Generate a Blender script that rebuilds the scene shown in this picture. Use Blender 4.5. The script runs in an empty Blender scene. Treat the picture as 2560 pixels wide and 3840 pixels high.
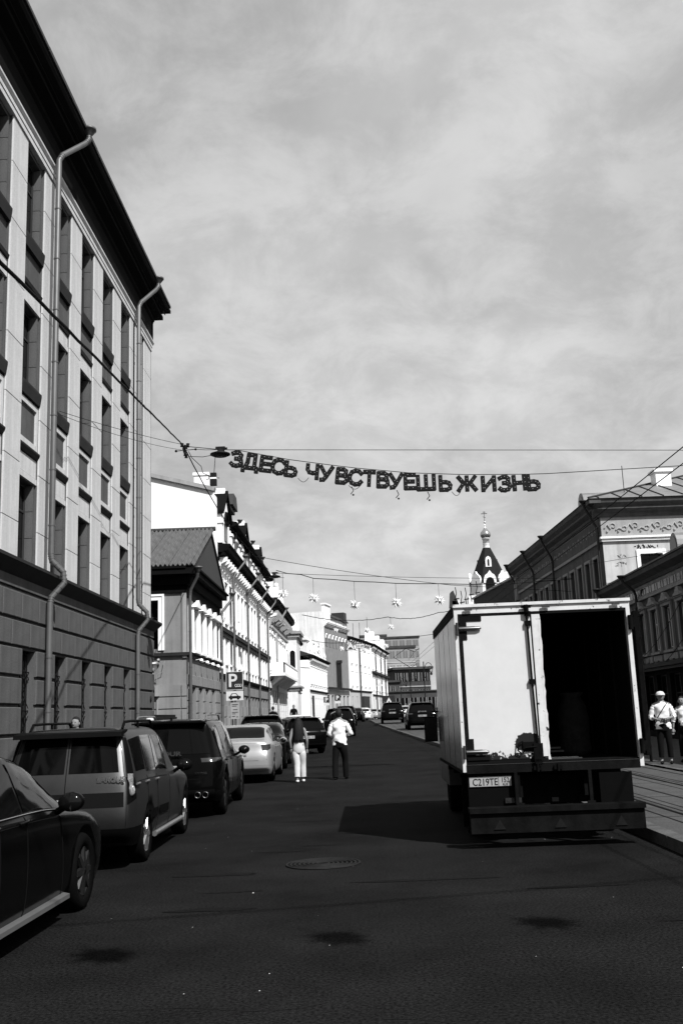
import bpy, bmesh, math, random
from mathutils import Vector, Matrix
import numpy as np
random.seed(7)
R = math.radians
sc = bpy.context.scene
COL = sc.collection

# ------------------------------------------------------------------ camera
def rot3(ax, a):
    return Matrix.Rotation(a, 3, ax)
cam_d = bpy.data.cameras.new('camera'); cam = bpy.data.objects.new('camera', cam_d); COL.objects.link(cam)
cam_d.sensor_fit = 'VERTICAL'; cam_d.sensor_height = 36.0; cam_d.sensor_width = 24.0; cam_d.lens = 35.0
cam_d.clip_start = 0.1; cam_d.clip_end = 3000
M3 = rot3('Z', R(0.69)) @ rot3('X', R(11.57)) @ rot3('X', R(90)) @ rot3('Z', R(-2.24))
cam.matrix_world = Matrix.Translation((0, 0, 1.62)) @ M3.to_4x4()
sc.camera = cam

# ------------------------------------------------------------------ sun, sky, exposure
SUN = Vector((0.55, -0.75, 1.0)).normalized()
sl = bpy.data.lights.new('sun', 'SUN'); sl.energy = 5.0; sl.angle = R(0.5); sl.color = (1.0, 1.0, 1.0)
so = bpy.data.objects.new('sun', sl); COL.objects.link(so); so.rotation_euler = SUN.to_track_quat('Z', 'Y').to_euler()
w = bpy.data.worlds.new('World'); sc.world = w; w.use_nodes = True
nt = w.node_tree; nt.nodes.clear()
def N(nt, t, **k):
    n = nt.nodes.new(t)
    for a, b in k.items():
        if a == 'inp':
            for i, v in b.items(): n.inputs[i].default_value = v
        else: setattr(n, a, b)
    return n
def lk(nt, a, b): nt.links.new(a, b)
out = N(nt, 'ShaderNodeOutputWorld'); bg = N(nt, 'ShaderNodeBackground'); bg.inputs[1].default_value = 0.1
sky = N(nt, 'ShaderNodeTexSky', sky_type='NISHITA', sun_disc=False, sun_elevation=R(47), sun_rotation=math.atan2(SUN.x, SUN.y))
bw = N(nt, 'ShaderNodeRGBToBW'); lk(nt, sky.outputs[0], bw.inputs[0])
tc = N(nt, 'ShaderNodeTexCoord'); sx = N(nt, 'ShaderNodeSeparateXYZ'); lk(nt, tc.outputs['Generated'], sx.inputs[0])
def math_n(nt, op, a, b, clamp=False):
    m = N(nt, 'ShaderNodeMath', operation=op, use_clamp=clamp)
    for i, v in enumerate((a, b)):
        if isinstance(v, (int, float)): m.inputs[i].default_value = v
        else: lk(nt, v, m.inputs[i])
    return m.outputs[0]
zc = math_n(nt, 'MAXIMUM', sx.outputs[2], 0.0); zd = math_n(nt, 'ADD', zc, 0.42)
cx = N(nt, 'ShaderNodeCombineXYZ'); lk(nt, math_n(nt, 'DIVIDE', sx.outputs[0], zd), cx.inputs[0]); lk(nt, math_n(nt, 'DIVIDE', sx.outputs[1], zd), cx.inputs[1])
def cloud(scale, det, rough, lo, hi, off, stretch=(1, 1, 1), dist=0.0):
    mp = N(nt, 'ShaderNodeMapping'); mp.inputs['Location'].default_value = off; mp.inputs['Scale'].default_value = stretch
    lk(nt, cx.outputs[0], mp.inputs[0])
    n = N(nt, 'ShaderNodeTexNoise'); n.inputs['Scale'].default_value = scale; n.inputs['Detail'].default_value = det
    n.inputs['Roughness'].default_value = rough; n.inputs['Distortion'].default_value = dist
    lk(nt, mp.outputs[0], n.inputs['Vector'])
    mr = N(nt, 'ShaderNodeMapRange'); mr.inputs['From Min'].default_value = lo; mr.inputs['From Max'].default_value = hi
    mr.interpolation_type = 'SMOOTHSTEP'
    lk(nt, n.outputs[0], mr.inputs[0]); return mr.outputs[0]
c1 = cloud(2.4, 7, 0.55, 0.33, 0.66, (3.1, 1.7, 0), (1, 0.9, 1), 0.2)
c2 = cloud(8.0, 12, 0.66, 0.36, 0.66, (7.3, 0.2, 0), (1.0, 1.05, 1), 0.3)
c3 = cloud(0.9, 3, 0.5, 0.35, 0.65, (0.4, 5.0, 0))
veil = math_n(nt, 'ADD', math_n(nt, 'MULTIPLY', c1, 0.50), math_n(nt, 'MULTIPLY', c2, 0.40))
veil = math_n(nt, 'ADD', veil, math_n(nt, 'MULTIPLY', c3, 0.3))
lum = math_n(nt, 'ADD', math_n(nt, 'MULTIPLY', veil, 2.3), 2.65)          # thin high cloud, radiance before the 0.1 strength
tot = math_n(nt, 'ADD', lum, math_n(nt, 'MULTIPLY', bw.outputs[0], 0.16))
lk(nt, tot, bg.inputs[0]); lk(nt, bg.outputs[0], out.inputs[0])
sc.view_settings.view_transform = 'Standard'; sc.view_settings.look = 'None'
sc.view_settings.exposure = 0.4; sc.view_settings.gamma = 1.0; sc.view_settings.use_curve_mapping = False
sc.cycles.max_bounces = 5; sc.cycles.diffuse_bounces = 3; sc.cycles.glossy_bounces = 3; sc.cycles.transmission_bounces = 3
sc.cycles.sample_clamp_indirect = 3.0

# ------------------------------------------------------------------ materials (all neutral: the place is seen in black and white)
def G3(v): return (v, v, v, 1)
_mats = {}
def mat(name, v, rough=0.8, amt=0.12, scale=2.0, bump=0.0, bscale=40.0, metal=0.0, spec=0.12, coat=0.0, streak=0.0, v2=None, lo=0.45, hi=0.55, stretch=(1, 1, 1), fine=0.0):
    if name in _mats: return _mats[name]
    m = bpy.data.materials.new(name); m.use_nodes = True; t = m.node_tree; b = t.nodes['Principled BSDF']
    b.inputs['Roughness'].default_value = rough; b.inputs['Metallic'].default_value = metal
    b.inputs['Specular IOR Level'].default_value = spec; b.inputs['Coat Weight'].default_value = coat; b.inputs['Coat Roughness'].default_value = 0.04
    tcn = N(t, 'ShaderNodeTexCoord'); src = tcn.outputs['Object']
    if stretch != (1, 1, 1):
        mp = N(t, 'ShaderNodeMapping'); mp.inputs['Scale'].default_value = stretch; lk(t, src, mp.inputs[0]); base = mp.outputs[0]
    else: base = src
    n = N(t, 'ShaderNodeTexNoise'); n.inputs['Scale'].default_value = scale; n.inputs['Detail'].default_value = 6; n.inputs['Roughness'].default_value = 0.65
    lk(t, base, n.inputs['Vector'])
    mr = N(t, 'ShaderNodeMapRange'); mr.inputs['From Min'].default_value = 0.3; mr.inputs['From Max'].default_value = 0.7
    mr.inputs['To Min'].default_value = v * (1 - amt); mr.inputs['To Max'].default_value = v * (1 + amt); lk(t, n.outputs[0], mr.inputs[0])
    val = mr.outputs[0]
    if streak:
        mp = N(t, 'ShaderNodeMapping'); mp.inputs['Scale'].default_value = (3.0, 3.0, 0.18); lk(t, src, mp.inputs[0])
        n2 = N(t, 'ShaderNodeTexNoise'); n2.inputs['Scale'].default_value = 1.6; n2.inputs['Detail'].default_value = 5; lk(t, mp.outputs[0], n2.inputs['Vector'])
        r2 = N(t, 'ShaderNodeMapRange'); r2.inputs['From Min'].default_value = 0.42; r2.inputs['From Max'].default_value = 0.68
        r2.inputs['To Min'].default_value = 1.0; r2.inputs['To Max'].default_value = 1 - streak; lk(t, n2.outputs[0], r2.inputs[0])
        val = math_n(t, 'MULTIPLY', val, r2.outputs[0])
    if fine:
        n4 = N(t, 'ShaderNodeTexNoise'); n4.inputs['Scale'].default_value = 45; n4.inputs['Detail'].default_value = 3; lk(t, src, n4.inputs['Vector'])
        r4 = N(t, 'ShaderNodeMapRange'); r4.inputs['From Min'].default_value = 0.3; r4.inputs['From Max'].default_value = 0.7
        r4.inputs['To Min'].default_value = 1 - fine; r4.inputs['To Max'].default_value = 1 + fine; lk(t, n4.outputs[0], r4.inputs[0])
        val = math_n(t, 'MULTIPLY', val, r4.outputs[0])
    if v2 is not None:
        n3 = N(t, 'ShaderNodeTexNoise'); n3.inputs['Scale'].default_value = scale * 2.3; n3.inputs['Detail'].default_value = 9; n3.inputs['Roughness'].default_value = 0.7
        lk(t, base, n3.inputs['Vector'])
        r3 = N(t, 'ShaderNodeMapRange'); r3.inputs['From Min'].default_value = lo; r3.inputs['From Max'].default_value = hi; lk(t, n3.outputs[0], r3.inputs[0])
        mx = N(t, 'ShaderNodeMix'); lk(t, r3.outputs[0], mx.inputs[0]); lk(t, val, mx.inputs[2]); mx.inputs[3].default_value = v2; val = mx.outputs[0]
    lk(t, val, b.inputs['Base Color'])
    if bump:
        bn = N(t, 'ShaderNodeTexNoise'); bn.inputs['Scale'].default_value = bscale; bn.inputs['Detail'].default_value = 4; lk(t, src, bn.inputs['Vector'])
        bp = N(t, 'ShaderNodeBump'); bp.inputs['Strength'].default_value = bump; bp.inputs['Distance'].default_value = 0.02
        lk(t, bn.outputs[0], bp.inputs['Height']); lk(t, bp.outputs[0], b.inputs['Normal'])
    _mats[name] = m; return m

M = {
 'pil': mat('light_stone_facing', 0.51, .85, .10, 1.2, .15, 30, streak=.16, fine=.1),
 'dark_stucco': mat('dark_grey_stucco', 0.085, .9, .16, 1.5, .25, 35, streak=.2, fine=.12),
 'block': mat('rusticated_stone', 0.085, .9, .16, 2.0, .3, 30, streak=.22, fine=.14),
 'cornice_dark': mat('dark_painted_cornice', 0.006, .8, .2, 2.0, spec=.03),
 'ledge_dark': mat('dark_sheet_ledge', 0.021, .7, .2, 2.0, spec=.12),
 'pipe': mat('grey_galvanised_pipe', 0.105, .5, .15, 3, metal=.3, spec=.5, streak=.2),
 'pipe_white': mat('pale_painted_pipe', 0.30, .6, .12, 3, streak=.2),
 'pipe_dark': mat('dark_painted_pipe', 0.03, .6, .12, 3),
 'white': mat('white_stucco', 0.80, .9, .05, 1.0, .15, 25, streak=.08),
 'white2': mat('off_white_stucco', 0.68, .9, .10, 1.3, .15, 25, streak=.2, fine=.08),
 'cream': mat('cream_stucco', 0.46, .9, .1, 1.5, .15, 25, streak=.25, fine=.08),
 'grey': mat('grey_stucco', 0.21, .9, .12, 1.5, .2, 25, streak=.2, fine=.1),
 'grey2': mat('mid_grey_stucco', 0.22, .9, .12, 1.5, .2, 25, streak=.2, fine=.1),
 'trim_grey': mat('grey_trim', 0.30, .85, .1, 2, streak=.15),
 'white_trim': mat('white_trim', 0.82, .8, .05, 2),
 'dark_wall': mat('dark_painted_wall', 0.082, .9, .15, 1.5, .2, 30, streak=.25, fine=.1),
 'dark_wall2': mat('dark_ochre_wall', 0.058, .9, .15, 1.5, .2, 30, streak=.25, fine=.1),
 'dim_trim': mat('dull_grey_trim', 0.23, .85, .12, 2, streak=.2),
 'glass': mat('dark_window_glass', 0.004, .10, .1, 1, spec=.2),
 'frame_dark': mat('dark_window_frame', 0.03, .6, .1, 3),
 'frame_white': mat('white_window_frame', 0.6, .6, .1, 3),
 'iron': mat('black_iron', 0.010, .6, .2, 5),
 'wire': mat('black_cable', 0.008, .8, .1, 5),
 'roof_dark': mat('dark_sheet_roof', 0.02, .6, .2, 1.5, spec=.4),
 'roof_light': mat('pale_metal_roof', 0.17, .55, .15, 1.0, metal=.2, spec=.5, streak=.2),
 'tile': mat('weathered_roof_sheet', 0.085, .85, .35, 3.0, .3, 20),
 'asphalt': mat('asphalt', 0.0100, .95, .40, .6, .5, 170, spec=.03, fine=.75),
 'patch': mat('asphalt_patch', 0.008, .95, .2, .8, .4, 120, spec=.03, fine=.3),
 'pave': mat('pavement_slab', 0.055, .9, .2, 1.5, .3, 60, fine=.2),
 'tram': mat('tram_bed_concrete', 0.060, .9, .25, .8, .35, 70, fine=.25, streak=.0),
 'kerb': mat('granite_kerb', 0.075, .85, .3, 3.0, .3, 50, fine=.25),
 'rail': mat('steel_rail', 0.10, .35, .2, 5, metal=.8, spec=.5),
 'groove': mat('dark_groove', 0.006, .9, .2, 5),
 'chip': mat('white_chip', 0.5, .8, .2, 5),
 'chrome': mat('chrome', 0.55, .12, .05, 5, metal=1.0),
 'rubber': mat('tyre_rubber', 0.0035, .9, .2, 8, .2, 60, spec=.02),
 'rim': mat('alloy_rim', 0.26, .35, .1, 5, metal=.7, spec=.5),
 'rim_dark': mat('dark_alloy_rim', 0.02, .3, .1, 5, metal=.5, spec=.5),
 'plastic': mat('black_plastic', 0.003, .6, .1, 8, spec=.03),
 'carglass': mat('tinted_car_glass', 0.002, .05, .05, 4, spec=.16),
 'plate': mat('white_plate', 0.30, .5, .05, 8),
 'ink': mat('black_ink', 0.008, .6, .05, 8),
 'lens': mat('clear_lamp_lens', 0.22, .2, .6, 45, spec=.5, coat=.3),
 'redlens': mat('dark_red_lamp_lens', 0.02, .12, .1, 8, spec=.6, coat=.6),
 'seam': mat('panel_gap', 0.003, .9, .05, 8),
 'paint_black': mat('black_car_paint', 0.0018, .14, .1, 3, spec=.07, coat=.02),
 'paint_dgrey': mat('dark_grey_car_paint', 0.06, .42, .12, 3, metal=.85, spec=.3, coat=.05),
 'paint_silver': mat('silver_car_paint', 0.40, .32, .05, 3, metal=.55, coat=.3),
 'paint_white': mat('white_car_paint', 0.70, .35, .04, 3, coat=.4),
 'truck_white': mat('worn_white_truck_paint', 0.68, .6, .03, 3.0, .04, 20),
 'truck_frame': mat('worn_white_truck_frame', 0.55, .55, .12, 5.0, .05, 20, v2=.02, lo=.60, hi=.64),
 'truck_side': mat('truck_side_painted_reflections', 0.30, .28, .6, 2.0, 0, spec=.9, stretch=(1, 5, .25), streak=.6),  # upright streaks imitate reflections on the glossy side
 'truck_in': mat('truck_lining_painted_shade', 0.006, .95, .1, 3, spec=.1),  # near-black colour stands in for shade inside the load space
 'steel': mat('dirty_steel', 0.0055, .8, .4, 6, .15, 40, spec=.03),
 'steel_dark': mat('dirty_dark_steel', 0.004, .8, .4, 8, .15, 40, spec=.03),
 'rust': mat('rust', 0.02, .95, .4, 20, .3, 60),
 'skin': mat('skin', 0.20, .6, .06, 6), 'hair': mat('dark_hair', 0.012, .6, .3, 30),
 'shirt': mat('white_cotton_shirt', 0.75, .9, .05, 6, .35, 12), 'black_cloth': mat('black_cloth', 0.004, .95, .1, 6),
 'pale_cloth': mat('pale_linen', 0.50, .9, .10, 5, .4, 10), 'grey_cloth': mat('grey_cloth', 0.12, .9, .1, 6),
 'shoe_pale': mat('pale_shoe', 0.6, .6, .05, 6), 'leather': mat('black_leather', 0.01, .4, .1, 6),
 'sign_dark': mat('dark_sign_face', 0.022, .5, .05, 3), 'sign_white': mat('white_sign_face', 0.55, .5, .06, 3),
 'bulb': mat('unlit_bulb', 0.65, .3, .05, 3), 'letter': mat('black_letter_box', 0.007, .7, .1, 3),
 'star': mat('white_star_plastic', 0.8, .5, .04, 3), 'sack': mat('woven_sack', 0.022, .9, .3, 12, .4, 40),
 'onion': mat('gilded_dome', 0.45, .25, .1, 2, metal=.9), 'church_roof': mat('dark_tented_roof', 0.010, .7, .2, .6),
 'far_a': mat('far_hazed_concrete', 0.25, .8, .12, .25), 'far_b': mat('far_hazed_band', 0.34, .7, .12, .25), 'far_glass': mat('far_glazing', 0.13, .4, .2, .3, spec=.5),  # concrete and band toned lighter to paint in distance haze
 'far_dark': mat('far_dark_wall', 0.05, .9, .3, .5), 'ivy': mat('rough_dark_wall', 0.022, .95, .8, 3, .5, 10, v2=.05, lo=.5, hi=.7),
 'ground': mat('ground', 0.03, .95, .2, .2),
}

# ------------------------------------------------------------------ mesh helpers
class MB:
    def __init__(s): s.v = []; s.f = []; s.sm = []
    def add(s, vs, fs, smooth=False):
        o = len(s.v); s.v += [tuple(p) for p in vs]
        for f in fs: s.f.append([i + o for i in f]); s.sm.append(smooth)
        return s
    def box(s, x0, x1, y0, y1, z0, z1):
        return s.add([(x0,y0,z0),(x1,y0,z0),(x1,y1,z0),(x0,y1,z0),(x0,y0,z1),(x1,y0,z1),(x1,y1,z1),(x0,y1,z1)],
              [(0,3,2,1),(4,5,6,7),(0,1,5,4),(1,2,6,5),(2,3,7,6),(3,0,4,7)])
    def bbox(s, x0, x1, y0, y1, z0, z1, b=0.012):
        # box with the four outward (+x) edges chamfered
        return s.add([(x0,y0,z0),(x0,y1,z0),(x0,y1,z1),(x0,y0,z1),(x1-b,y0,z0),(x1-b,y1,z0),(x1-b,y1,z1),(x1-b,y0,z1),(x1,y0+b,z0+b),(x1,y1-b,z0+b),(x1,y1-b,z1-b),(x1,y0+b,z1-b)],
              [(0,1,2,3),(0,4,5,1),(1,5,6,2),(2,6,7,3),(3,7,4,0),(4,8,9,5),(5,9,10,6),(6,10,11,7),(7,11,8,4),(8,11,10,9)][1:])
    def prism(s, prof, a0, a1, axis='y'):
        # prof: list of 2d points; axis y -> (x,z) ; axis x -> (y,z) ; axis z -> (x,y)
        n = len(prof)
        def P(p, a):
            return (p[0], a, p[1]) if axis == 'y' else ((a, p[0], p[1]) if axis == 'x' else (p[0], p[1], a))
        vs = [P(p, a0) for p in prof] + [P(p, a1) for p in prof]
        fs = [(i, (i+1) % n, n+(i+1) % n, n+i) for i in range(n)] + [tuple(range(n))[::-1], tuple(range(n, 2*n))]
        return s.add(vs, fs)
    def tube(s, path, r, seg=8, caps=True, smooth=True):
        P = [Vector(p) for p in path]; n = len(P); rs = r if isinstance(r, (list, tuple)) else [r]*n
        vs = []; up = None
        for i, p in enumerate(P):
            d = (P[min(i+1, n-1)] - P[max(i-1, 0)]).normalized()
            if up is None: up = Vector((0,0,1)) if abs(d.z) < .9 else Vector((1,0,0))
            a = d.cross(up).normalized(); b = a.cross(d).normalized(); up = b
            for k in range(seg):
                t = 2*math.pi*k/seg; vs.append(p + a*math.cos(t)*rs[i] + b*math.sin(t)*rs[i])
        fs = [(i*seg+k, i*seg+(k+1) % seg, (i+1)*seg+(k+1) % seg, (i+1)*seg+k) for i in range(n-1) for k in range(seg)]
        s.add(vs, fs, smooth)
        if caps: s.add([vs[k] for k in range(seg)], [tuple(range(seg))]); s.add(vs[-seg:], [tuple(range(seg))[::-1]])
        return s
    def lathe(s, prof, c=(0,0,0), seg=16, axis='z', smooth=True):
        n = len(prof); vs = []
        for k in range(seg):
            t = 2*math.pi*k/seg; ca, sa = math.cos(t), math.sin(t)
            for r, h in prof:
                if axis == 'z': vs.append((c[0]+r*ca, c[1]+r*sa, c[2]+h))
                elif axis == 'x': vs.append((c[0]+h, c[1]+r*ca, c[2]+r*sa))
                else: vs.append((c[0]+r*ca, c[1]+h, c[2]+r*sa))
        fs = [(k*n+i, ((k+1) % seg)*n+i, ((k+1) % seg)*n+i+1, k*n+i+1) for k in range(seg) for i in range(n-1)]
        return s.add(vs, fs, smooth)
    def ball(s, c, r, seg=10, rings=6, sc_=(1,1,1)):
        vs = []; 
        for i in range(rings+1):
            p = math.pi*i/rings
            for k in range(seg):
                t = 2*math.pi*k/seg
                vs.append((c[0]+r*sc_[0]*math.sin(p)*math.cos(t), c[1]+r*sc_[1]*math.sin(p)*math.sin(t), c[2]+r*sc_[2]*math.cos(p)))
        fs = [(i*seg+k, (i+1)*seg+k, (i+1)*seg+(k+1) % seg, i*seg+(k+1) % seg) for i in range(rings) for k in range(seg)]
        return s.add(vs, fs, True)
    def quad(s, a, b, c, d): return s.add([a,b,c,d], [(0,1,2,3)])
    def mesh(s, name, m, fix=True):
        me = bpy.data.meshes.new(name); me.from_pydata(s.v, [], s.f)
        me.polygons.foreach_set('use_smooth', s.sm); 
        if m is not None: me.materials.append(m)
        if fix:
            bm = bmesh.new(); bm.from_mesh(me); bmesh.ops.recalc_face_normals(bm, faces=bm.faces); bm.to_mesh(me); bm.free()
        me.update(); return me
def link(name, me, parent=None, loc=(0,0,0), rz=0.0, kind=None, label=None, rot=None, scale=None):
    o = bpy.data.objects.new(name, me); COL.objects.link(o); o.location = loc
    o.rotation_euler = rot if rot else (0, 0, rz)
    if scale: o.scale = scale
    if parent is not None: o.parent = parent
    if kind: o['kind'] = kind
    if label: o['label'] = label
    return o
def obj(name, mb, m, parent=None, **k):
    if getattr(mb, 'halves', None) and name in SPLIT_PAIR:
        return [link(name, h.mesh(name, m), parent, **k) for h in mb.halves][0]
    return link(name, mb.mesh(name, m), parent, **k)
SPLIT_PAIR = {'tail_lamp', 'headlight', 'side_window', 'lamp_surround', 'door_moulding'}
def tag(o, label, cat=None, group=None, kind=None):
    if label: o['label'] = label
    if cat: o['category'] = cat
    if group: o['group'] = group
    if kind: o['kind'] = kind
    return o
def thing(name, label, cat, loc=(0,0,0), rz=0.0, group=None):
    o = bpy.data.objects.new(name, None); COL.objects.link(o); o.location = loc; o.rotation_euler = (0, 0, rz)
    return tag(o, label, cat, group)
def dup(root, loc, rz=0.0, label=None, repaint=None):
    kids = {}
    for o in ALLKIDS(root): pass
    r = root.copy(); COL.objects.link(r); r.location = loc; r.rotation_euler = (0, 0, rz)
    if label: r['label'] = label
    for ch in root.children:
        c = ch.copy(); COL.objects.link(c); c.parent = r; _rp(c, repaint)
        for g in ch.children:
            d = g.copy(); COL.objects.link(d); d.parent = c; _rp(d, repaint)
    return r
def ALLKIDS(r): return list(r.children)
def _rp(o, repaint):
    if not repaint: return
    for sl_ in o.material_slots:
        if sl_.material and sl_.material.name in repaint:
            new = repaint[sl_.material.name]; sl_.link = 'OBJECT'; sl_.material = new
def text_mesh(s, size, depth=0.002, off=0.0):
    cu = bpy.data.curves.new('txt', 'FONT'); cu.body = s; cu.size = size; cu.extrude = depth; cu.align_x = 'CENTER'; cu.offset = off; cu.resolution_u = 3
    o = bpy.data.objects.new('txt', cu); COL.objects.link(o)
    dg = bpy.context.evaluated_depsgraph_get(); dg.update()
    me = bpy.data.meshes.new_from_object(o.evaluated_get(dg)); bpy.data.objects.remove(o); return me
def text_obj(name, s, size, m, parent, loc, rot=(math.pi/2, 0, 0), depth=.002, off=0.0, sx_=1.0):
    me = text_mesh(s, size, depth, off); me.materials.clear(); me.materials.append(m); me.name = name
    return link(name, me, parent, loc=loc, rot=rot, scale=(sx_, 1, 1))
def gz(y):     # the street rises gently beyond the lorry
    t = min(max((y-22)/85.0, 0), 1); return 0.95*t*t*(3-2*t)*0.85 + 0.95*t*0.15

# ------------------------------------------------------------------ ground and street
def strip(x0, x1, y0, y1, dz, step=3.0, xs=None):
    b = MB(); ys = []; y = y0
    while y < y1: ys.append(y); y += step
    ys.append(y1)
    for i in range(len(ys)-1):
        a, c = ys[i], ys[i+1]; fx0 = x0 if not callable(x0) else None
        X0a, X0c = (x0(a), x0(c)) if callable(x0) else (x0, x0); X1a, X1c = (x1(a), x1(c)) if callable(x1) else (x1, x1)
        b.quad((X0a, a, gz(a)+dz), (X1a, a, gz(a)+dz), (X1c, c, gz(c)+dz), (X0c, c, gz(c)+dz))
    return b
gb = strip(-1200, 1200, -400, 1600, -0.03, 8.0)
obj('ground', gb, M['ground'], kind='structure')
obj('road', strip(-4.6, 3.42, -30, 230, 0.0, 3.0), M['asphalt'], kind='structure')
# left pavement and kerb
def raised(x0, x1, y0, y1, h, step=3.0):
    b = strip(x0, x1, y0, y1, h, step); ys = []; y = y0
    while y < y1: ys.append(y); y += step
    ys.append(y1)
    f0 = x0 if callable(x0) else (lambda y, v=x0: v); f1 = x1 if callable(x1) else (lambda y, v=x1: v)
    for i in range(len(ys)-1):
        a, c = ys[i], ys[i+1]
        for f in (f0, f1):
            b.quad((f(a), a, gz(a)-.02), (f(c), c, gz(c)-.02), (f(c), c, gz(c)+h), (f(a), a, gz(a)+h))
    x0, x1 = f0(y0), f1(y0)
    b.quad((x0, y0, gz(y0)-.02), (x1, y0, gz(y0)-.02), (x1, y0, gz(y0)+h), (x0, y0, gz(y0)+h))
    return b
lp = obj('pavement', raised(-7.2, -4.78, -20, 112, 0.12), M['pave'], kind='structure')
def kerb_stones(parent, X0, X1, y0, y1, h, ln=1.0):
    b = MB(); b.bbox(0, X1-X0, 0.008, ln-.008, -.25, h, .015)
    me = b.mesh('kerb_stone', M['kerb']); y = y0
    while y < y1 - .01:
        ang = math.atan2(gz(y+ln)-gz(y), ln)
        link('kerb_stone', me, parent, loc=(X0, y, gz(y)+random.uniform(-.004, .004)), rot=(ang, 0, 0)); y += ln
kerb_stones(lp, -4.78, -4.60, 4, 60, 0.13)
obj('kerb', raised(-4.78, -4.60, 60, 112, .125), M['kerb'], lp)
# tram bed, its kerb drifting into the road farther on
def kx(y):
    K = ((-50, 3.43), (32, 3.43), (44, 3.22), (65, 2.1), (85, 1.15), (120, .7), (400, .7))
    for (a, p), (c, q_) in zip(K, K[1:]):
        if a <= y <= c: return p+(q_-p)*(y-a)/(c-a)
tb = obj('tram_bed', raised(lambda y: kx(y)+.19, 7.0, -20, 118, 0.125), M['tram'], kind='structure')
bm_ = MB(); bm_.box(0, .19, .008, .992, -.25, .135)
me_k = bm_.mesh('kerb_stone', M['kerb'])
for i in range(97):
    y = 3 + i; ang = math.atan2(gz(y+1)-gz(y), 1)
    o = link('kerb_stone', me_k, tb, loc=(kx(y), y, gz(y)+random.uniform(-.006, .006)), rot=(ang, 0, -math.atan2(kx(y+1)-kx(y), 1)))
obj('kerb', raised(kx, lambda y: kx(y)+.19, 100, 118, .135), M['kerb'], tb)
jt = MB()
for X, wd in ((4.02, .03), (5.06, .05), (6.12, .03), (6.72, .05), (4.62, .02), (5.6, .02)):
    for i in range(42):
        a = 4+i*3.0; c = a+3.0; j = random.uniform(-.006, .006)
        jt.quad((X-wd/2+j, a, gz(a)+.129), (X+wd/2, a, gz(a)+.129), (X+wd/2+j, c, gz(c)+.129), (X-wd/2, c, gz(c)+.129))
for i in range(28):
    a = 5+i*3.0
    jt.quad((3.64, a, gz(a)+.130), (6.98, a, gz(a)+.130), (6.98, a+.025, gz(a)+.130), (3.64, a+.025, gz(a)+.130))
obj('joint', jt, M['groove'], tb, kind='stuff')
for X in (4.36, 5.88):
    r_ = MB(); gr = MB()
    for i in range(42):
        a = 2+i*3.0; c = a+3.0
        r_.add([(X-.035,a,gz(a)+.12),(X+.035,a,gz(a)+.12),(X+.035,c,gz(c)+.12),(X-.035,c,gz(c)+.12),(X-.035,a,gz(a)+.139),(X+.035,a,gz(a)+.139),(X+.035,c,gz(c)+.139),(X-.035,c,gz(c)+.139)], [(4,5,6,7),(0,4,7,3),(1,5,6,2)])
        gr.quad((X+.035,a,gz(a)+.133),(X+.10,a,gz(a)+.133),(X+.10,c,gz(c)+.133),(X+.035,c,gz(c)+.133))
        gr.quad((X-.07,a,gz(a)+.133),(X-.035,a,gz(a)+.133),(X-.035,c,gz(c)+.133),(X-.07,c,gz(c)+.133))
    ro = obj('rail', r_, M['rail'], tb); obj('rail_groove', gr, M['groove'], ro)
rp = obj('pavement_right', raised(7.18, 12.6, -20, 150, 0.15), M['pave'], kind='structure'); rp.name = 'pavement'
kerb_stones(rp, 7.0, 7.18, 10, 50, 0.165)
# wear on the carriageway: patches, cracks, chips
pt = MB()
for (cx_, cy, a, b_) in ((-1.6, 11.2, .5, .12), (-1.3, 10.1, .35, .05), (.6, 10.4, .9, .08), (-1.1, 12.9, .4, .05), (-.6, 13.4, .3, .04), (1.9, 9.7, .6, .05), (-.1, 14.6, .5, .05), (-1.4, 9.2, .45, .1), (-.9, 16.5, .5, .08), (2.6, 8.1, .5, .05)):
    n = 14; base = [(cx_+a*math.cos(t*2*math.pi/n)*random.uniform(.6, 1.1), cy+b_*math.sin(t*2*math.pi/n)*random.uniform(.5, 1.2)) for t in range(n)]
    pt.add([(p[0], p[1], .004) for p in base], [tuple(range(n))])
tag(obj('asphalt_stain', pt, M['patch']), 'dark worn stains on the asphalt', kind='stuff')
ck = MB()
for k in range(9):
    x, y = random.uniform(-2.2, 3.0), random.uniform(5, 22); a = random.uniform(-.25, .25) if random.random() < .75 else random.uniform(1.2, 1.9)
    for s in range(random.randint(4, 12)):
        nx, ny = x+math.cos(a)*.14, y+math.sin(a)*.14; wd = .0015+.0003*y
        ck.quad((x, y-wd, .0045), (nx, ny-wd, .0045), (nx, ny+wd, .0045), (x, y+wd, .0045)); x, y = nx, ny; a += random.uniform(-.5, .5)
tag(obj('asphalt_crack', ck, M['groove']), 'fine cracks in the asphalt', kind='stuff')
ch = MB()
for k in range(60):
    y = 3.5+18*random.random()**1.3; x = random.uniform(-2.6, 3.3)*min(1, y/6+.2); r = random.uniform(.002, .005) if random.random() < .96 else .009
    ch.add([(x-r, y-r, .003), (x+r, y-r*.6, .003), (x+r*.8, y+r, .003), (x-r*.7, y+r*.8, .003), (x, y, .003+r*.7)], [(0,1,4),(1,2,4),(2,3,4),(3,0,4)])
tag(obj('gravel', ch, M['chip']), 'pale grit scattered on the asphalt', kind='stuff')
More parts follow.
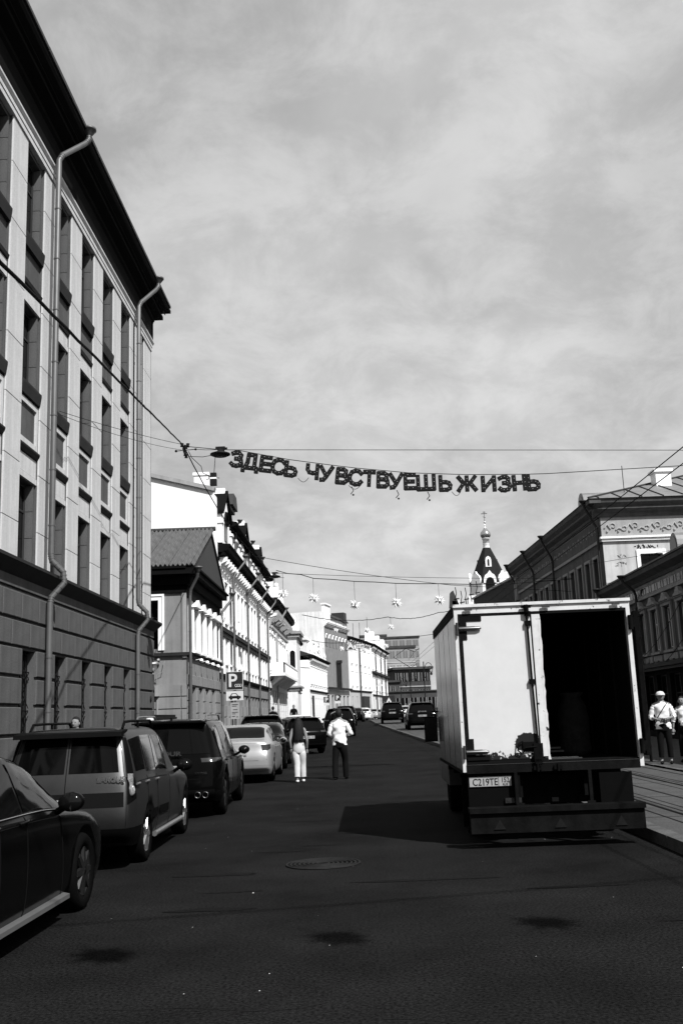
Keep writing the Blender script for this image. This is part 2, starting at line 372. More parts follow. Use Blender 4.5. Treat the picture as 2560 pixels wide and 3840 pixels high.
# manhole
mh = thing('manhole_cover', 'round ribbed iron manhole cover set in the asphalt left of the lorry', 'manhole cover', (-.5, 11.72, 0))
b = MB(); b.lathe([(0, .004), (.37, .004), (.375, .009), (.41, .009), (.42, 0)], seg=36); obj('lid', b, M['patch'], mh)
b = MB()
for r in (.41, .365, .32, .27, .22, .17, .12, .07): b.lathe([(r-.011, .0095), (r-.009, .016), (r+.009, .016), (r+.011, .0095)], seg=36)
obj('rib', b, mat('worn_iron', .014, .7, .3, 9, spec=.05), mh)

# ------------------------------------------------------------------ building kit: local x = outward, y = along the front, z = up
def building(name, label, loc, rz=0.0, cat='building'):
    return thing(name, label, cat, loc, rz)
def wall_grid(b, y0, y1, z0, z1, ops, x=0.0, r=0.2):
    ys = sorted({y0, y1} | {v for o in ops for v in (o[0], o[1]) if y0 < v < y1}); zs = sorted({z0, z1} | {v for o in ops for v in (o[2], o[3]) if z0 < v < z1})
    for i in range(len(ys)-1):
        for j in range(len(zs)-1):
            cy, cz = (ys[i]+ys[i+1])/2, (zs[j]+zs[j+1])/2
            if any(o[0] < cy < o[1] and o[2] < cz < o[3] for o in ops): continue
            b.quad((x, ys[i], zs[j]), (x, ys[i+1], zs[j]), (x, ys[i+1], zs[j+1]), (x, ys[i], zs[j+1]))
    for (a, c, d, e) in ops:
        b.quad((x, a, d), (x-r, a, d), (x-r, a, e), (x, a, e)); b.quad((x, c, d), (x-r, c, d), (x-r, c, e), (x, c, e))
        b.quad((x, a, d), (x-r, a, d), (x-r, c, d), (x, c, d)); b.quad((x, a, e), (x-r, a, e), (x-r, c, e), (x, c, e))
def body_box(b, D, y0, y1, z0, z1):
    # sides and back of a building (front is the wall grid at x=0)
    b.quad((0,y0,z0),(-D,y0,z0),(-D,y0,z1),(0,y0,z1)); b.quad((0,y1,z0),(-D,y1,z0),(-D,y1,z1),(0,y1,z1))
    b.quad((-D,y0,z0),(-D,y1,z0),(-D,y1,z1),(-D,y0,z1)); b.quad((0,y0,z1),(-D,y0,z1),(-D,y1,z1),(0,y1,z1))
_wc = {}
def window(parent, y, z, w_, h, x=0.0, frame='frame_dark', bars=(1, 1), sill=None, rz=0.0, t=.06):
    k = (round(w_, 3), round(h, 3), frame, bars, sill, t)
    if k not in _wc:
        f = MB(); f.box(-.05, 0, -w_/2, -w_/2+t, 0, h); f.box(-.05, 0, w_/2-t, w_/2, 0, h); f.box(-.05, 0, -w_/2+t, w_/2-t, 0, t); f.box(-.05, 0, -w_/2+t, w_/2-t, h-t, h)
        for i in range(bars[0]):
            c = -w_/2+w_*(i+1)/(bars[0]+1); f.box(-.045, -.004, c-.022, c+.022, t, h-t)
        for i in range(bars[1]):
            c = h*.66 if bars[1] == 1 else h*(i+1)/(bars[1]+1); f.box(-.043, -.007, -w_/2+t, w_/2-t, c-.022, c+.022)
        p = MB(); p.box(-.035, -.025, -w_/2+t, w_/2-t, t, h-t)
        s = None
        if sill: s = MB(); s.prism([(-.04, -.1), (sill, -.1), (sill, -.06), (-.04, 0)], -w_/2-.06, w_/2+.06, 'y')
        _wc[k] = (f.mesh('window', M[frame]), p.mesh('pane', M['glass']), s.mesh('sill', M['dim_trim']) if s else None)
    f, p, s = _wc[k]
    o = link('window', f, parent, loc=(x, y, z), rz=rz); link('pane', p, o)
    if s: link('sill', s, o)
    return o
def pipe(parent, pts, r=.07, m='pipe', funnel=True, rings=True):
    b = MB(); b.tube(pts, r, 10)
    if rings:
        for i in range(len(pts)-1):
            a, c = Vector(pts[i]), Vector(pts[i+1]); L = (c-a).length
            if L > 1.5:
                n = int(L/1.25)
                for j in range(1, n+1):
                    p = a.lerp(c, j/(n+.5)); d = (c-a).normalized(); b.tube([p-d*.015, p+d*.015], r*1.14, 10)
            elif L < .5:
                for t in (0.0, .33, .66):
                    p = a.lerp(c, t); d = (c-a).normalized(); b.tube([p-d*.008, p+d*.008], r*1.1, 10)
    o = obj('downpipe', b, M[m], parent)
    if funnel:
        f = MB(); f.lathe([(r, -.12), (r*1.3, -.09), (r*2.5, .02), (r*2.7, .03), (r*2.7, .075), (r*2.5, .075), (r*.9, -.06)], pts[0], 16); obj('funnel', f, M[m], o)
    return o

# ================================================================== left foreground building (four storeys)
XF = -6.5
B1 = building('office_building', 'four storey office block with pale stone pilasters above a rusticated ground floor', (XF, 0, 0))
Y0, Y1, PER = -6.7, 31.3, 2.06
cols = [19.44 + PER*k for k in range(-12, 5)]        # window centres
ops = []
for c in cols:
    ops += [(c-.47, c+.47, 4.86, 6.52), (c-.47, c+.47, 8.52, 10.22), (c-.47, c+.47, 11.72, 13.66)]
wb = MB(); wall_grid(wb, Y0, Y1, 4.7, 13.75, ops, -.085, .19); body_box(wb, 14, Y0, Y1, -.3, 15.0)
wb.quad((-.085, Y0, 13.75), (-.085, Y1, 13.75), (-.085, Y1, 15.0), (-.085, Y0, 15.0))
gops = [(c-.43+.0, c+.43+.0, .35, 3.1) for c in cols]
wall_grid(wb, Y0, Y1, -.3, 4.7, gops, .04, .2)
obj('wall', wb, M['dark_stucco'], B1)
for c in cols:
    if c < 8: det = False
    else: det = True
    window(B1, c, 4.86, .94, 1.66, -.225); window(B1, c, 8.52, .94, 1.70, -.225); window(B1, c, 11.72, .94, 1.94, -.225); window(B1, c, .35, .86, 2.75, -.11)
# pilasters: dark core with pale facing slabs
me_slab = {}
def slab(parent, name, x0, x1, y0, y1, z0, z1, m, bev=.006):
    k = (name, round(x1-x0, 3), round(y1-y0, 3), round(z1-z0, 3), m)
    if k not in me_slab:
        b = MB(); b.bbox(0, x1-x0, 0, y1-y0, 0, z1-z0, bev); me_slab[k] = b.mesh(name, M[m])
    return link(name, me_slab[k], parent, loc=(x0, y0, z0))
joints = [4.82, 5.55, 6.75, 7.95, 9.15, 10.35, 11.55, 12.75, 13.74]
pils = [(c-PER+PER/2-.45+.0, c-PER+PER/2+.45) for c in cols] + [(cols[-1]+.58, cols[-1]+1.0), (28.95, 29.85), (30.2, 31.26)]
core = MB()
for a, c in pils: core.box(-.09, -.03, a, c, 4.8, 13.745)
obj('pilaster_core', core, M['dark_stucco'], B1)
for a, c in pils:
    if c < 8: 
        slab(B1, 'pilaster', -.03, .0, a, c, 4.8, 13.745, 'pil'); continue
    for i in range(len(joints)-1): slab(B1, 'facing_slab', -.03, random.choice((0, .001, -.001)), a, c, joints[i]+.006, joints[i+1]-.006, 'pil')
# between-window dressings
a0, e0 = -.577, .577
def pc(name, m, fn):
    q = MB(); fn(q); dr[('b1', name, len(dr))] = (name, q.mesh(name, M[m]))
dr = {}
pc('lintel', 'pil', lambda q: q.box(-.085, -.04, a0, e0, 6.54, 6.66)); pc('plain_panel', 'pil', lambda q: q.box(-.085, -.06, a0, e0, 6.68, 7.05))
pc('panel_frame', 'pil', lambda q: (q.box(-.085, -.04, a0, a0+.1, 7.25, 8.2), q.box(-.085, -.04, e0-.1, e0, 7.25, 8.2), q.box(-.085, -.04, a0+.1, e0-.1, 7.25, 7.36), q.box(-.085, -.04, a0+.1, e0-.1, 8.09, 8.2)))
pc('lintel', 'pil', lambda q: q.box(-.085, -.04, a0, e0, 10.24, 10.36)); pc('plain_panel', 'pil', lambda q: q.box(-.085, -.055, a0, e0, 10.38, 10.60))
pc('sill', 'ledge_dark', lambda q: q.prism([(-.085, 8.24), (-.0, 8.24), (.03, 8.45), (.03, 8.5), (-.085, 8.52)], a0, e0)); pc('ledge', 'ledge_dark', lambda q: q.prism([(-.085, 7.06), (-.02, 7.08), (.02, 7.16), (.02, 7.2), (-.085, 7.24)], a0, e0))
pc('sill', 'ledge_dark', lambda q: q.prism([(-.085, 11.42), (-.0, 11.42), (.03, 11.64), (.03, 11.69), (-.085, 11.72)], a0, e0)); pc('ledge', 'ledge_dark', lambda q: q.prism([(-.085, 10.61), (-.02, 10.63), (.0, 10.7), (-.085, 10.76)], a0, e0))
jst = {}
for z0, z1 in ((4.86, 6.52), (8.52, 10.22), (11.72, 13.66)):
    n = 3 if z1-z0 < 1.9 else 4; h = round((z1-z0)/n, 3)
    if h not in jst: q = MB(); q.box(-.225, -.07, .45, .49, .006, h-.006); jst[h] = q.mesh('jamb_stone', M['dark_stucco'])
for c in cols:
    for k, (nm, me_) in list(dr.items()): link(nm, me_, B1, loc=(0, c, 0))
    if c < 8: continue
    for z0, z1 in ((4.86, 6.52), (8.52, 10.22), (11.72, 13.66)):
        n = 3 if z1-z0 < 1.9 else 4; h = round((z1-z0)/n, 3)
        for j in range(n): link('jamb_stone', jst[h], B1, loc=(random.uniform(-.002, .002), c, z0+j*h))
# architrave, frieze, cornice
b = MB()
b.box(-.08, .03, Y0, Y1+.03, 13.75, 13.86); b.box(-.08, .045, Y0, Y1+.045, 13.875, 13.97); b.prism([(-.08, 13.985), (.05, 13.985), (.09, 14.05), (.09, 14.1), (-.08, 14.1)], Y0, Y1+.09)
obj('architrave', b, M['pil'], B1)
b = MB(); prof = [(-.2, 14.1), (.06, 14.1), (.06, 14.75), (.12, 14.8), (.12, 14.9), (.34, 15.0), (.34, 15.1), (.40, 15.12), (.40, 15.16), (.52, 15.24), (.56, 15.32), (.56, 15.4), (-.5, 15.45), (-.5, 14.1)]
b.prism(prof, Y0, Y1)
# cornice returns round the far corner
b.prism([(Y1-.001+p[0], p[1]) for p in prof if p[0] > -.45] + [(Y1-.2, 15.43)], -14, .06, 'x')
b.box(-.2, .34, Y1, Y1+.34, 14.98, 15.1); b.box(-.2, .56, Y1, Y1+.56, 15.3, 15.4)
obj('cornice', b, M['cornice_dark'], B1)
b = MB(); b.tube([(.40, Y0, 15.19), (.40, Y1+.38, 15.19)], .018, 6); obj('cornice_bead', b, M['ledge_dark'], B1)
b = MB(); b.prism([(.55, 15.41), (-7, 17.4), (-14.4, 15.41)], Y0, Y1+.5); obj('roof', b, M['roof_dark'], B1)
gt = MB()
y = Y0
while y < Y1: gt.box(.5, .60, y, min(y+1.9, Y1+.5), 15.4+random.uniform(0, .02), 15.47+random.uniform(0, .03)); y += 1.92
obj('gutter', gt, M['roof_dark'], B1)
# string course above ground floor
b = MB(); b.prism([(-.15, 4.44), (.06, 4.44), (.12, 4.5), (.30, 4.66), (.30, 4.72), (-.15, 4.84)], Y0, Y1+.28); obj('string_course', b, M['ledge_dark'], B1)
# rusticated blocks
def blk(y0, y1, z0, z1): slab(B1, 'stone_block', .04, .10, y0+.004, y1-.004, z0, z1, 'block', .014)
b = MB(); b.box(.04, .09, 8, Y1, 4.24, 4.44); b.box(.04, .06, 8, Y1, 4.16, 4.2); obj('frieze_band', b, M['block'], B1)
for zi, (z0, z1, off) in enumerate(((3.16, 3.62, 0), (3.68, 4.16, .5))):
    y = 9.14+off*1.03
    while y < Y1-.2:
        e = min(y+1.03, Y1)
        blk(y, e if Y1-e > .3 else Y1, z0, z1); y += 1.03
for i in range(len(cols)):
    c = cols[i]; a = c+.43; e = cols[i+1]-.43 if i+1 < len(cols) else Y1
    if e < 8: continue
    for z0, z1 in ((.05, .93), (.99, 1.46), (1.52, 2.01), (2.07, 2.55), (2.61, 3.11)):
        if e-a > 1.6:
            m_ = (a+e)/2; blk(a, m_, z0, z1); blk(m_, e, z0, z1)
        else: blk(a, e, z0, z1)
# window grilles
b = MB()
for z in (.45, 1.2, 1.95, 2.7): b.box(-.06, -.045, -.42, .42, z-.01, z+.01)
for yy in (-.3, -.1, .1, .3): b.box(-.065, -.05, yy-.009, yy+.009, .36, 3.09)
for zc_ in (.85, 1.55, 2.3, 2.85):
    for s in (-1, 1):
        b.tube([(-.05, s*(.05+.14*math.sin(t)), zc_+.28*math.cos(t)) for t in [k*math.pi/6 for k in range(7)]], .010, 4)
        b.tube([(-.045, s*.4, zc_-.3), (-.045, 0, zc_), (-.045, s*.4, zc_+.3)], .009, 4)
me_gr = b.mesh('grille', M['steel'])
for c in cols:
    if c > 8: link('grille', me_gr, B1, loc=(0, c, 0))
for yp in (20.32, 28.55, 12.1):
    pipe(B1, [(.62, yp+.9, 15.42), (.62, yp+.9, 15.2), (.56, yp+.8, 15.05), (.24, yp+.12, 14.35), (.2, yp, 14.15), (.2, yp, 5.15), (.22, yp, 5.0), (.42, yp+.12, 4.78), (.45, yp+.13, 4.55), (.22, yp+.02, 4.25), (.2, yp, 4.1), (.2, yp, .3)], .064)
b = MB(); b.box(.0, .28, 31.0, 31.25, 3.42, 3.47); b.box(0.1, .2, 31.1, 31.2, 3.2, 3.42); obj('lamp_bracket', b, M['white_trim'], B1)
b = MB(); b.lathe([(0, 0), (.09, 0), (.1, .02), (0, .025)], (.1, 30.75, 2.35), 16, 'x'); obj('wall_medallion', b, M['iron'], B1)

# ================================================================== generic ornate front
def cornice_profile(out, h): 
    return [(-.05, 0), (.05, 0), (.08, h*.25), (out*.35, h*.45), (out*.4, h*.55), (out*.85, h*.62), (out*.9, h*.78), (out, h*.9), (out, h), (-.05, h+.05)]
def ornate(Bd, y0, y1, n, H, gf, fl, wallm, gfm, trim, D=10, eave=.55, cdark=True, hood='tri', w_=.95, frame='frame_dark', first_sill=.5, bal=None, brackets=True, base=-.6, pil_strips=True, roof=True, corn_h=.55, pieces=True):
    """n window axes between y0 and y1; gf = ground floor height; fl = list of (sill z, head z)"""
    per = (y1-y0)/n; cs = [y0+per*(i+.5) for i in range(n)]
    up = [(c-w_/2, c+w_/2, a, e) for c in cs for a, e in fl]; g_ = [(c-w_/2-.05, c+w_/2+.05, first_sill, gf-.65) for c in cs]
    b = MB(); wall_grid(b, y0, y1, gf, H, up, 0, .22); obj('wall', b, M[wallm], Bd)
    b = MB(); wall_grid(b, y0, y1, base, gf, g_, .02, .26); obj('ground_floor_wall', b, M[gfm], Bd)
    b = MB(); body_box(b, D, y0, y1, base, H); obj('side_wall', b, M[wallm], Bd)
    for c in cs:
        for a, e in fl: window(Bd, c, a, w_, e-a, -.2, frame)
        window(Bd, c, first_sill, w_+.1, gf-.65-first_sill, -.2, frame, (1, 0))
    # belt course
    b = MB(); b.prism([(-.02, 0), (.05, 0), (.1, .06), (.22, .14), (.22, .2), (-.02, .26)], y0, y1); 
    for v in range(len(b.v)): b.v[v] = (b.v[v][0], b.v[v][1], b.v[v][2]+gf)
    obj('string_course', b, M['ledge_dark' if cdark else trim], Bd)
    # hoods, surrounds, sills on each window
    for (a, e) in fl:
        k = ('hd', hood, w_, a, e, trim)
        if k not in dr:
            q = MB(); hw = w_/2
            if hood == 'slim':
                q.box(0, .035, -hw-.12, -hw, a, e+.1); q.box(0, .035, hw, hw+.12, a, e+.1); q.box(0, .08, -hw-.14, hw+.14, e+.1, e+.2); q.box(0, .07, -hw-.12, hw+.12, a-.1, a); q.box(0, .09, -.06, .06, e+.2, e+.42); dr[k] = q.mesh('window_surround', M[trim])
                for c in cs: link('window_surround', dr[k], Bd, loc=(0, c, 0))
                continue
            q.box(0, .07, -hw-.16, -hw, a-.02, e+.1); q.box(0, .07, hw, hw+.16, a-.02, e+.1); q.box(0, .065, -hw, hw, e, e+.1)
            q.box(0, .17, -hw-.22, hw+.22, a-.16, a-.06); q.box(0, .12, -hw-.16, -hw+.0, a-.34, a-.165); q.box(0, .12, hw, hw+.16, a-.34, a-.165)
            if hood == 'tri':
                q.box(0, .2, -hw-.26, hw+.26, e+.12, e+.2); q.prism([(-hw-.26, e+.205), (hw+.26, e+.205), (0, e+.5)], 0, .17, 'x'); q.prism([(-hw-.3, e+.22), (0, e+.53), (hw+.3, e+.22), (hw+.3, e+.29), (0, e+.61), (-hw-.3, e+.29)], 0, .25, 'x')
            elif hood == 'seg':
                pts = [(-hw*1.35*math.cos(t), e+.15+.32*math.sin(t)) for t in [math.pi*i/8 for i in range(9)]]
                q.prism(pts, 0, .14, 'x'); q.tube([(.1, p[0], p[1]) for p in pts], .05, 6); q.box(0, .16, -.09, .09, e+.1, e+.5)
            else:
                q.box(0, .12, -hw-.18, hw+.18, e+.12, e+.3); q.box(0, .22, -hw-.26, hw+.26, e+.3, e+.38); q.box(0, .17, -hw-.16, -hw-.04, e-.05, e+.3); q.box(0, .17, hw+.04, hw+.16, e-.05, e+.3); q.box(0, .18, -.07, .07, e+.0, e+.3)
            dr[k] = q.mesh('window_surround', M[trim])
        for c in cs: link('window_surround', dr[k], Bd, loc=(0, c, 0))
    # ground floor rustication
    if pieces:
        st = MB(); rows = max(3, int((gf-.1)/.5)); hh = (gf-.1-.1)/rows
        for i in range(n+1):
            a = y0+per*(i-.5)+w_/2+.06 if i else y0; e = y0+per*(i+.5)-w_/2-.06 if i < n else y1
            for r in range(rows):
                z = .1+r*hh
                if z+hh > gf-.66: continue
                st.bbox(.02, .07, a+.01, e-.01, z+.02, z+hh-.02, .012)
        z = gf-.62; y = y0
        while y < y1-.1: st.bbox(.02, .07, y+.01, min(y+per/2, y1)-.01, z, gf-.05, .012); y += per/2
        o = obj('stone_block', st, M[gfm], Bd); o['kind'] = 'stuff'
    if pil_strips:
        q = MB(); q.box(0, .06, -.1, .1, gf+.27, H-.3); q.box(0, .1, -.14, .14, H-.3, H-.1); me_l = q.mesh('pilaster', M[trim])
        for i in range(0, n+1): link('pilaster', me_l, Bd, loc=(0, min(max(y0+per*i, y0+.14), y1-.14), 0))
    b = MB(); b.prism([(p[0], p[1]+H) for p in cornice_profile(eave, corn_h)], y0-.02, y1+.02)
    b.box(-.02, eave*.55, y0-.02, y1+.02, H+corn_h*.3, H+corn_h*.5)
    obj('cornice', b, M['cornice_dark' if cdark else trim], Bd)
    if brackets:
        q = MB(); q.prism([(0, -.4), (.07, -.4), (.12, -.15), (eave*.7, -.02), (eave*.7, .16), (0, .16)], -.07, .07)
        for v in range(len(q.v)): q.v[v] = (q.v[v][0], q.v[v][1], q.v[v][2]+H)
        me = q.mesh('bracket', M[trim])
        y = y0+.3
        while y < y1: link('bracket', me, Bd, loc=(0, y, 0)); y += per/2
    if roof:
        b = MB(); b.prism([(eave, H+corn_h), (-D/2, H+corn_h+1.8), (-D-.3, H+corn_h)], y0, y1); obj('roof', b, M['roof_dark'], Bd)
    return cs

# ---- low gabled house behind the office block
B2 = building('gabled_house', 'low grey house with a sheet roof and dark gable, just past the office block', (XF, 37.7, 0))
L2 = 8.8
b = MB(); ops = [(a, a+.95, 4.45, 5.95) for a in (1.5, 3.1, 4.7, 6.3, 7.7)]; gops = [(a, a+1.05, .5, 2.95) for a in (1.0, 2.75, 4.5, 6.25)]
wall_grid(b, 0, L2, 3.95, 6.6, ops, 0, .25); obj('wall', b, M['cream'], B2)
b = MB(); wall_grid(b, 0, L2, -.3, 3.95, gops, .02, .35); obj('ground_floor_wall', b, M['grey2'], B2)
for a, c, d, e in ops: window(B2, (a+c)/2, d, .95, 1.5, -.22, 'frame_white')
for a, c, d, e in gops: window(B2, (a+c)/2, d, 1.05, 2.45, -.3)
for a, c, d, e in ops:
    q = MB(); m_ = (a+c)/2; q.box(0, .08, a-.14, a, d-.1, e+.1); q.box(0, .08, c, c+.14, d-.1, e+.1); q.prism([(m_-.7, e+.1), (m_+.7, e+.1), (m_, e+.42)], 0, .2, 'x'); q.box(0, .16, a-.2, c+.2, d-.2, d-.1); obj('window_surround', q, M['white_trim'], B2)
q = MB()
for i in range(7): z = .1+i*.46; [q.bbox(.02, .065, a, c, z+.02, z+.44, .01) for a, c in ((.02, .98), (2.07, 2.73), (3.82, 4.48), (5.57, 6.23), (7.32, 8.78)) if z < 2.6]
q.bbox(.02, .065, .02, 8.78, 3.0, 3.38, .01); o = obj('stone_block', q, M['grey2'], B2); o['kind'] = 'stuff'
# end wall facing the viewer (local -y face), with window and rusticated lower part
def endwall(ops, x0, x1, z0, z1, y=0.0, r=.3):
    b = MB(); wall_grid(b, x0, x1, z0, z1, ops, 0, r)
    b.v = [(v[1], y-v[0], v[2]) for v in b.v]; return b
b = endwall([(-1.75, -1.05, 4.35, 6.2)], -9, 0, 3.95, 6.75); obj('end_wall', b, M['grey'], B2)
b = endwall([], -9, 0, -.3, 3.95); obj('end_wall', b, M['grey'], B2)
wo = window(B2, 0, 4.35, .7, 1.85, 0, 'frame_dark'); wo.location = (-1.4, .28, 4.35); wo.rotation_euler = (0, 0, -math.pi/2)
q = MB()
for a, c, d, e in ((-1.9, -1.75, 4.3, 6.35), (-1.05, -.9, 4.3, 6.35), (-1.75, -1.05, 6.2, 6.35)): q.box(a, c, -.05, 0, d, e)
for a, c, d, e in ((-1.98, -1.9, 4.3, 6.43), (-.9, -.82, 4.3, 6.43), (-1.9, -.9, 6.35, 6.43)): q.box(a, c, -.08, 0, d, e)
obj('window_surround', q, M['white_trim'], B2)
q = MB(); q.box(-.16, .0, -.04, 0, 4.0, 6.7); q.box(-.12, .03, -.07, -.04, 4.0, 6.7); obj('corner_pilaster', q, M['trim_grey'], B2)
st = slab
for r in range(6):
    z = .32+r*.45
    for (a, c) in ((-2.35, -1.22), (-1.2, -.2), (-.18, .02)):
        k = MB(); k.box(a+.006, c-.006, -.045, 0, z+.02, z+.43); obj('stone_block', k, M['grey'], B2)
q = MB(); q.box(-9, .12, -.12, 0, 4.08, 4.2); q.box(0, .12, 0, L2, 4.02, 4.16); q.box(0, .2, 0, L2, 4.165, 4.2); obj('string_course', q, M['ledge_dark'], B2)
# frieze and heavy dark eaves
q = MB(); q.box(-9, .08, -.08, 0, 6.45, 6.75); q.box(-9, .2, -.22, -.081, 6.75, 7.1); q.box(-9, .42, -.5, -.221, 7.12, 7.32); q.box(0.001, .08, 0, L2, 6.3, 6.75); q.box(0.001, .2, 0, L2, 6.755, 7.1); q.box(0.001, .42, 0, L2, 7.12, 7.32)
q.prism([(-.5, 7.33), (L2+.1, 7.33), (L2+.1, 7.4), (-.5, 7.4)], -.3, .5, 'x'); q.box(-9, .1, -.55, 5, 7.33, 7.42)
obj('cornice', q, M['cornice_dark'], B2)
ridge = (4.7, 9.75)
q = MB(); q.prism([(.1, 7.45), (L2, 7.45), (ridge[0], ridge[1]-.2)], -.05, .1, 'x'); obj('gable', q, M['grey'], B2)
q = MB()
for sgn, ya in ((1, -.55), (-1, L2+.3)):
    q.prism([(ya, 7.42), (ya+sgn*.35, 7.42), (ridge[0], ridge[1]-.28), (ridge[0], ridge[1])], .1, .34, 'x')
obj('gable_cornice', q, M['cornice_dark'], B2)
q = MB(); q.box(.1, .14, 3.9, 4.1, 7.75, 8.8); q.box(.1, .14, 5.1, 5.3, 7.75, 8.8); q.box(.1, .14, 4.1, 5.1, 8.7, 8.85); q.tube([(.13, 4.6+.6*math.cos(t), 8.75+.4*math.sin(t)) for t in [math.pi*k/8 for k in range(9)]], .06, 6); q.box(.1, .13, 4.55, 4.65, 7.75, 8.7); obj('gable_window_frame', q, M['white_trim'], B2)
# corrugated roof sheets, each a piece
def sheet(wd, ln):
    b = MB(); n = 36; vs = []
    for j in (0, 1):
        for i in range(n+1): x = wd*i/n; vs.append((x, ln*j, .05*math.cos(2*math.pi*x/.175)))
    b.add(vs, [(i, i+1, n+2+i, n+1+i) for i in range(n)], True)
    b.add([(v[0], v[1], v[2]-.008) for v in vs], [(i, i+1, n+2+i, n+1+i) for i in range(n)], True)
    b.add([vs[i] for i in range(n+1)]+[(vs[i][0], vs[i][1], vs[i][2]-.03) for i in range(n+1)], [(i, i+1, n+2+i, n+1+i) for i in range(n)])
    return b.mesh('roof_sheet', M['tile'])
sm_ = sheet(1.05, .98)
sl_len = math.hypot(ridge[0]+.55, ridge[1]-7.42); ang = math.atan2(ridge[1]-7.42, ridge[0]+.55); rowsn = 6
rf = MB(); rf.prism([(-.5, 7.43), (L2+.25, 7.43), (ridge[0], ridge[1]-.06)], -9, .3, 'x'); ro2 = obj('roof', rf, M['roof_dark'], B2)
for r in range(rowsn):
    t0 = r*(sl_len/rowsn)
    for k in range(10):
        x = .5-1.05*(k+1)+k*.04; link('roof_sheet', sm_, ro2, loc=(x, -.55+math.cos(ang)*t0, 7.45+math.sin(ang)*t0+random.uniform(0, .02)), rot=(ang+random.uniform(-.01, .01)+.02, 0, 0), scale=(1, (sl_len/rowsn+.12)/.98, 1))
q = MB(); q.tube([(.5, ridge[0], ridge[1]+.04), (-9, ridge[0], ridge[1]+.1)], .1, 8); obj('ridge_cap', q, M['roof_dark'], B2)
pipe(B2, [(.55, -.42, 7.3), (.5, -.35, 7.0), (.2, -.06, 6.55), (.17, -.04, 6.3), (.17, -.04, .3)], .06, funnel=True)
pipe(B2, [(.62, L2+.35, 7.45), (.6, L2+.33, 7.2), (.2, L2-.1, 6.6), (.16, L2-.15, 6.35), (.16, L2-.15, .3)], .06, 'pipe')
q = MB(); q.box(-1.15, -1.0, -.2, -.05, 2.6, 3.0); q.box(-1.1, -1.05, -.1, 0, .3, 2.6); q.tube([(-1.08, -.1, 3.0), (-1.08, -.15, 3.4), (-.85, -.15, 3.5), (-.8, -.12, 3.9)], .012, 6); q.tube([(-1.0, -.1, 3.85), (-1.0, -.25, 3.95)], .05, 8); q.tube([(-2.4, -.06, 3.05), (-1.6, -.06, 3.2), (-1.1, -.06, 3.15)], .015, 5); obj('electric_box', q, M['trim_grey'], B2)
for i in range(5):
    q = MB(); yy = 1.6+i*1.55; q.tube([(.05, yy, 3.98), (.30, yy, 4.02)], .014, 6); q.lathe([(.01, .10), (.06, .07), (.08, 0)], (.32, yy, 3.94), 10); obj('wall_lamp', q, M['white_trim'], B2)
q = MB(); q.box(.1, .16, 3.55, 5.0, 2.95, 3.02)
# a fragment of pavement-side gateway between the two buildings
gw = tag(obj('gate', (lambda q: ([q.box(-6.9, -6.86, 31.6+i*.24, 31.64+i*.24, .1, 1.9) for i in range(25)], q.box(-6.92, -6.84, 31.4, 37.6, 1.75, 1.82), q.box(-6.92, -6.84, 31.4, 37.6, .3, .37), q)[-1])(MB()), M['iron']), 'black iron bar gate closing the gap between office block and gabled house', 'gate')

# ---- white ornate house with blank fire wall
B3 = building('white_mansion', 'long white ornate mansion with a tall blank fire wall, mansard dormers and several downpipes', (XF, 46.6, 0))
cs3 = ornate(B3, 0, 25.5, 15, 9.1, 3.55, [(4.35, 5.5), (6.35, 8.2)], 'white2', 'grey2', 'white_trim', D=11, eave=.6, hood='slim', w_=.80, first_sill=.9, roof=False, corn_h=.75)
q = MB(); q.box(0, .16, 0, 25.5, 5.78, 5.98); q.box(0, .1, 0, 25.5, 5.55, 5.78); obj('string_course', q, M['ledge_dark'], B3)
# fire wall facing the viewer
q = MB(); q.prism([(-9.5, -.3), (0, -.3), (0, 12.1), (-.15, 12.3), (-.17, 12.4), (-11, 15.3), (-11, -.3)], -.25, -.02, 'y'); obj('fire_wall', q, M['white'], B3)
q = MB(); q.prism([(-.1, 12.38), (-11, 15.3), (-11, 15.48), (-.05, 12.56)], -.4, .1, 'y'); obj('coping', q, M['trim_grey'], B3)
# mansard and dormers, gable fronts, attic pedestals
q = MB(); q.prism([(.0, 9.95), (-.5, 11.9), (-5, 12.9), (-10.8, 9.95)], .1, 25.4, 'y'); obj('mansard_roof', q, M['roof_dark'], B3)
for yy in (2.0, 10.5, 19.0):
    q = MB(); q.box(-1.4, .12, yy-1.5, yy+1.5, 9.9, 11.4); q.prism([(yy-1.5, 11.4), (yy-.9, 11.5), (yy-.7, 12.3), (yy-.25, 12.5), (yy-.2, 13.0), (yy+.2, 13.0), (yy+.25, 12.5), (yy+.7, 12.3), (yy+.9, 11.5), (yy+1.5, 11.4)], -.5, .14, 'x'); dm = obj('dormer', q, M['white_trim'], B3)
    q = MB(); q.prism([(yy-.45, 10.3), (yy+.45, 10.3)]+[(yy+.45*math.cos(t), 11.2+.5*math.sin(t)) for t in [math.pi*k/8 for k in range(9)]], .14, .16, 'x'); obj('pane', q, M['glass'], dm)
    q = MB(); q.tube([(.17, yy+.55*math.cos(t), 11.15+.6*math.sin(t)) for t in [math.pi*k/8 for k in range(9)]], .08, 6); q.prism([(yy-1.7, 11.4), (yy, 12.7), (yy+1.7, 11.4), (yy+1.7, 11.55), (yy, 12.9), (yy-1.7, 11.55)], -.6, .28, 'x'); obj('dormer_hood', q, M['cornice_dark'], dm)
for yy in (0.3, 3.9, 5.6, 7.2, 8.6, 12.4, 14.0, 15.6, 17.0, 21.0, 22.6, 24.2):
    q = MB(); q.box(-.25, .2, yy-.2, yy+.2, 9.95, 10.9); q.box(-.3, .26, yy-.26, yy+.26, 10.9, 11.02); q.box(-.2, .15, yy-.14, yy+.14, 11.02, 11.2); obj('pedestal', q, M['white_trim'], B3)
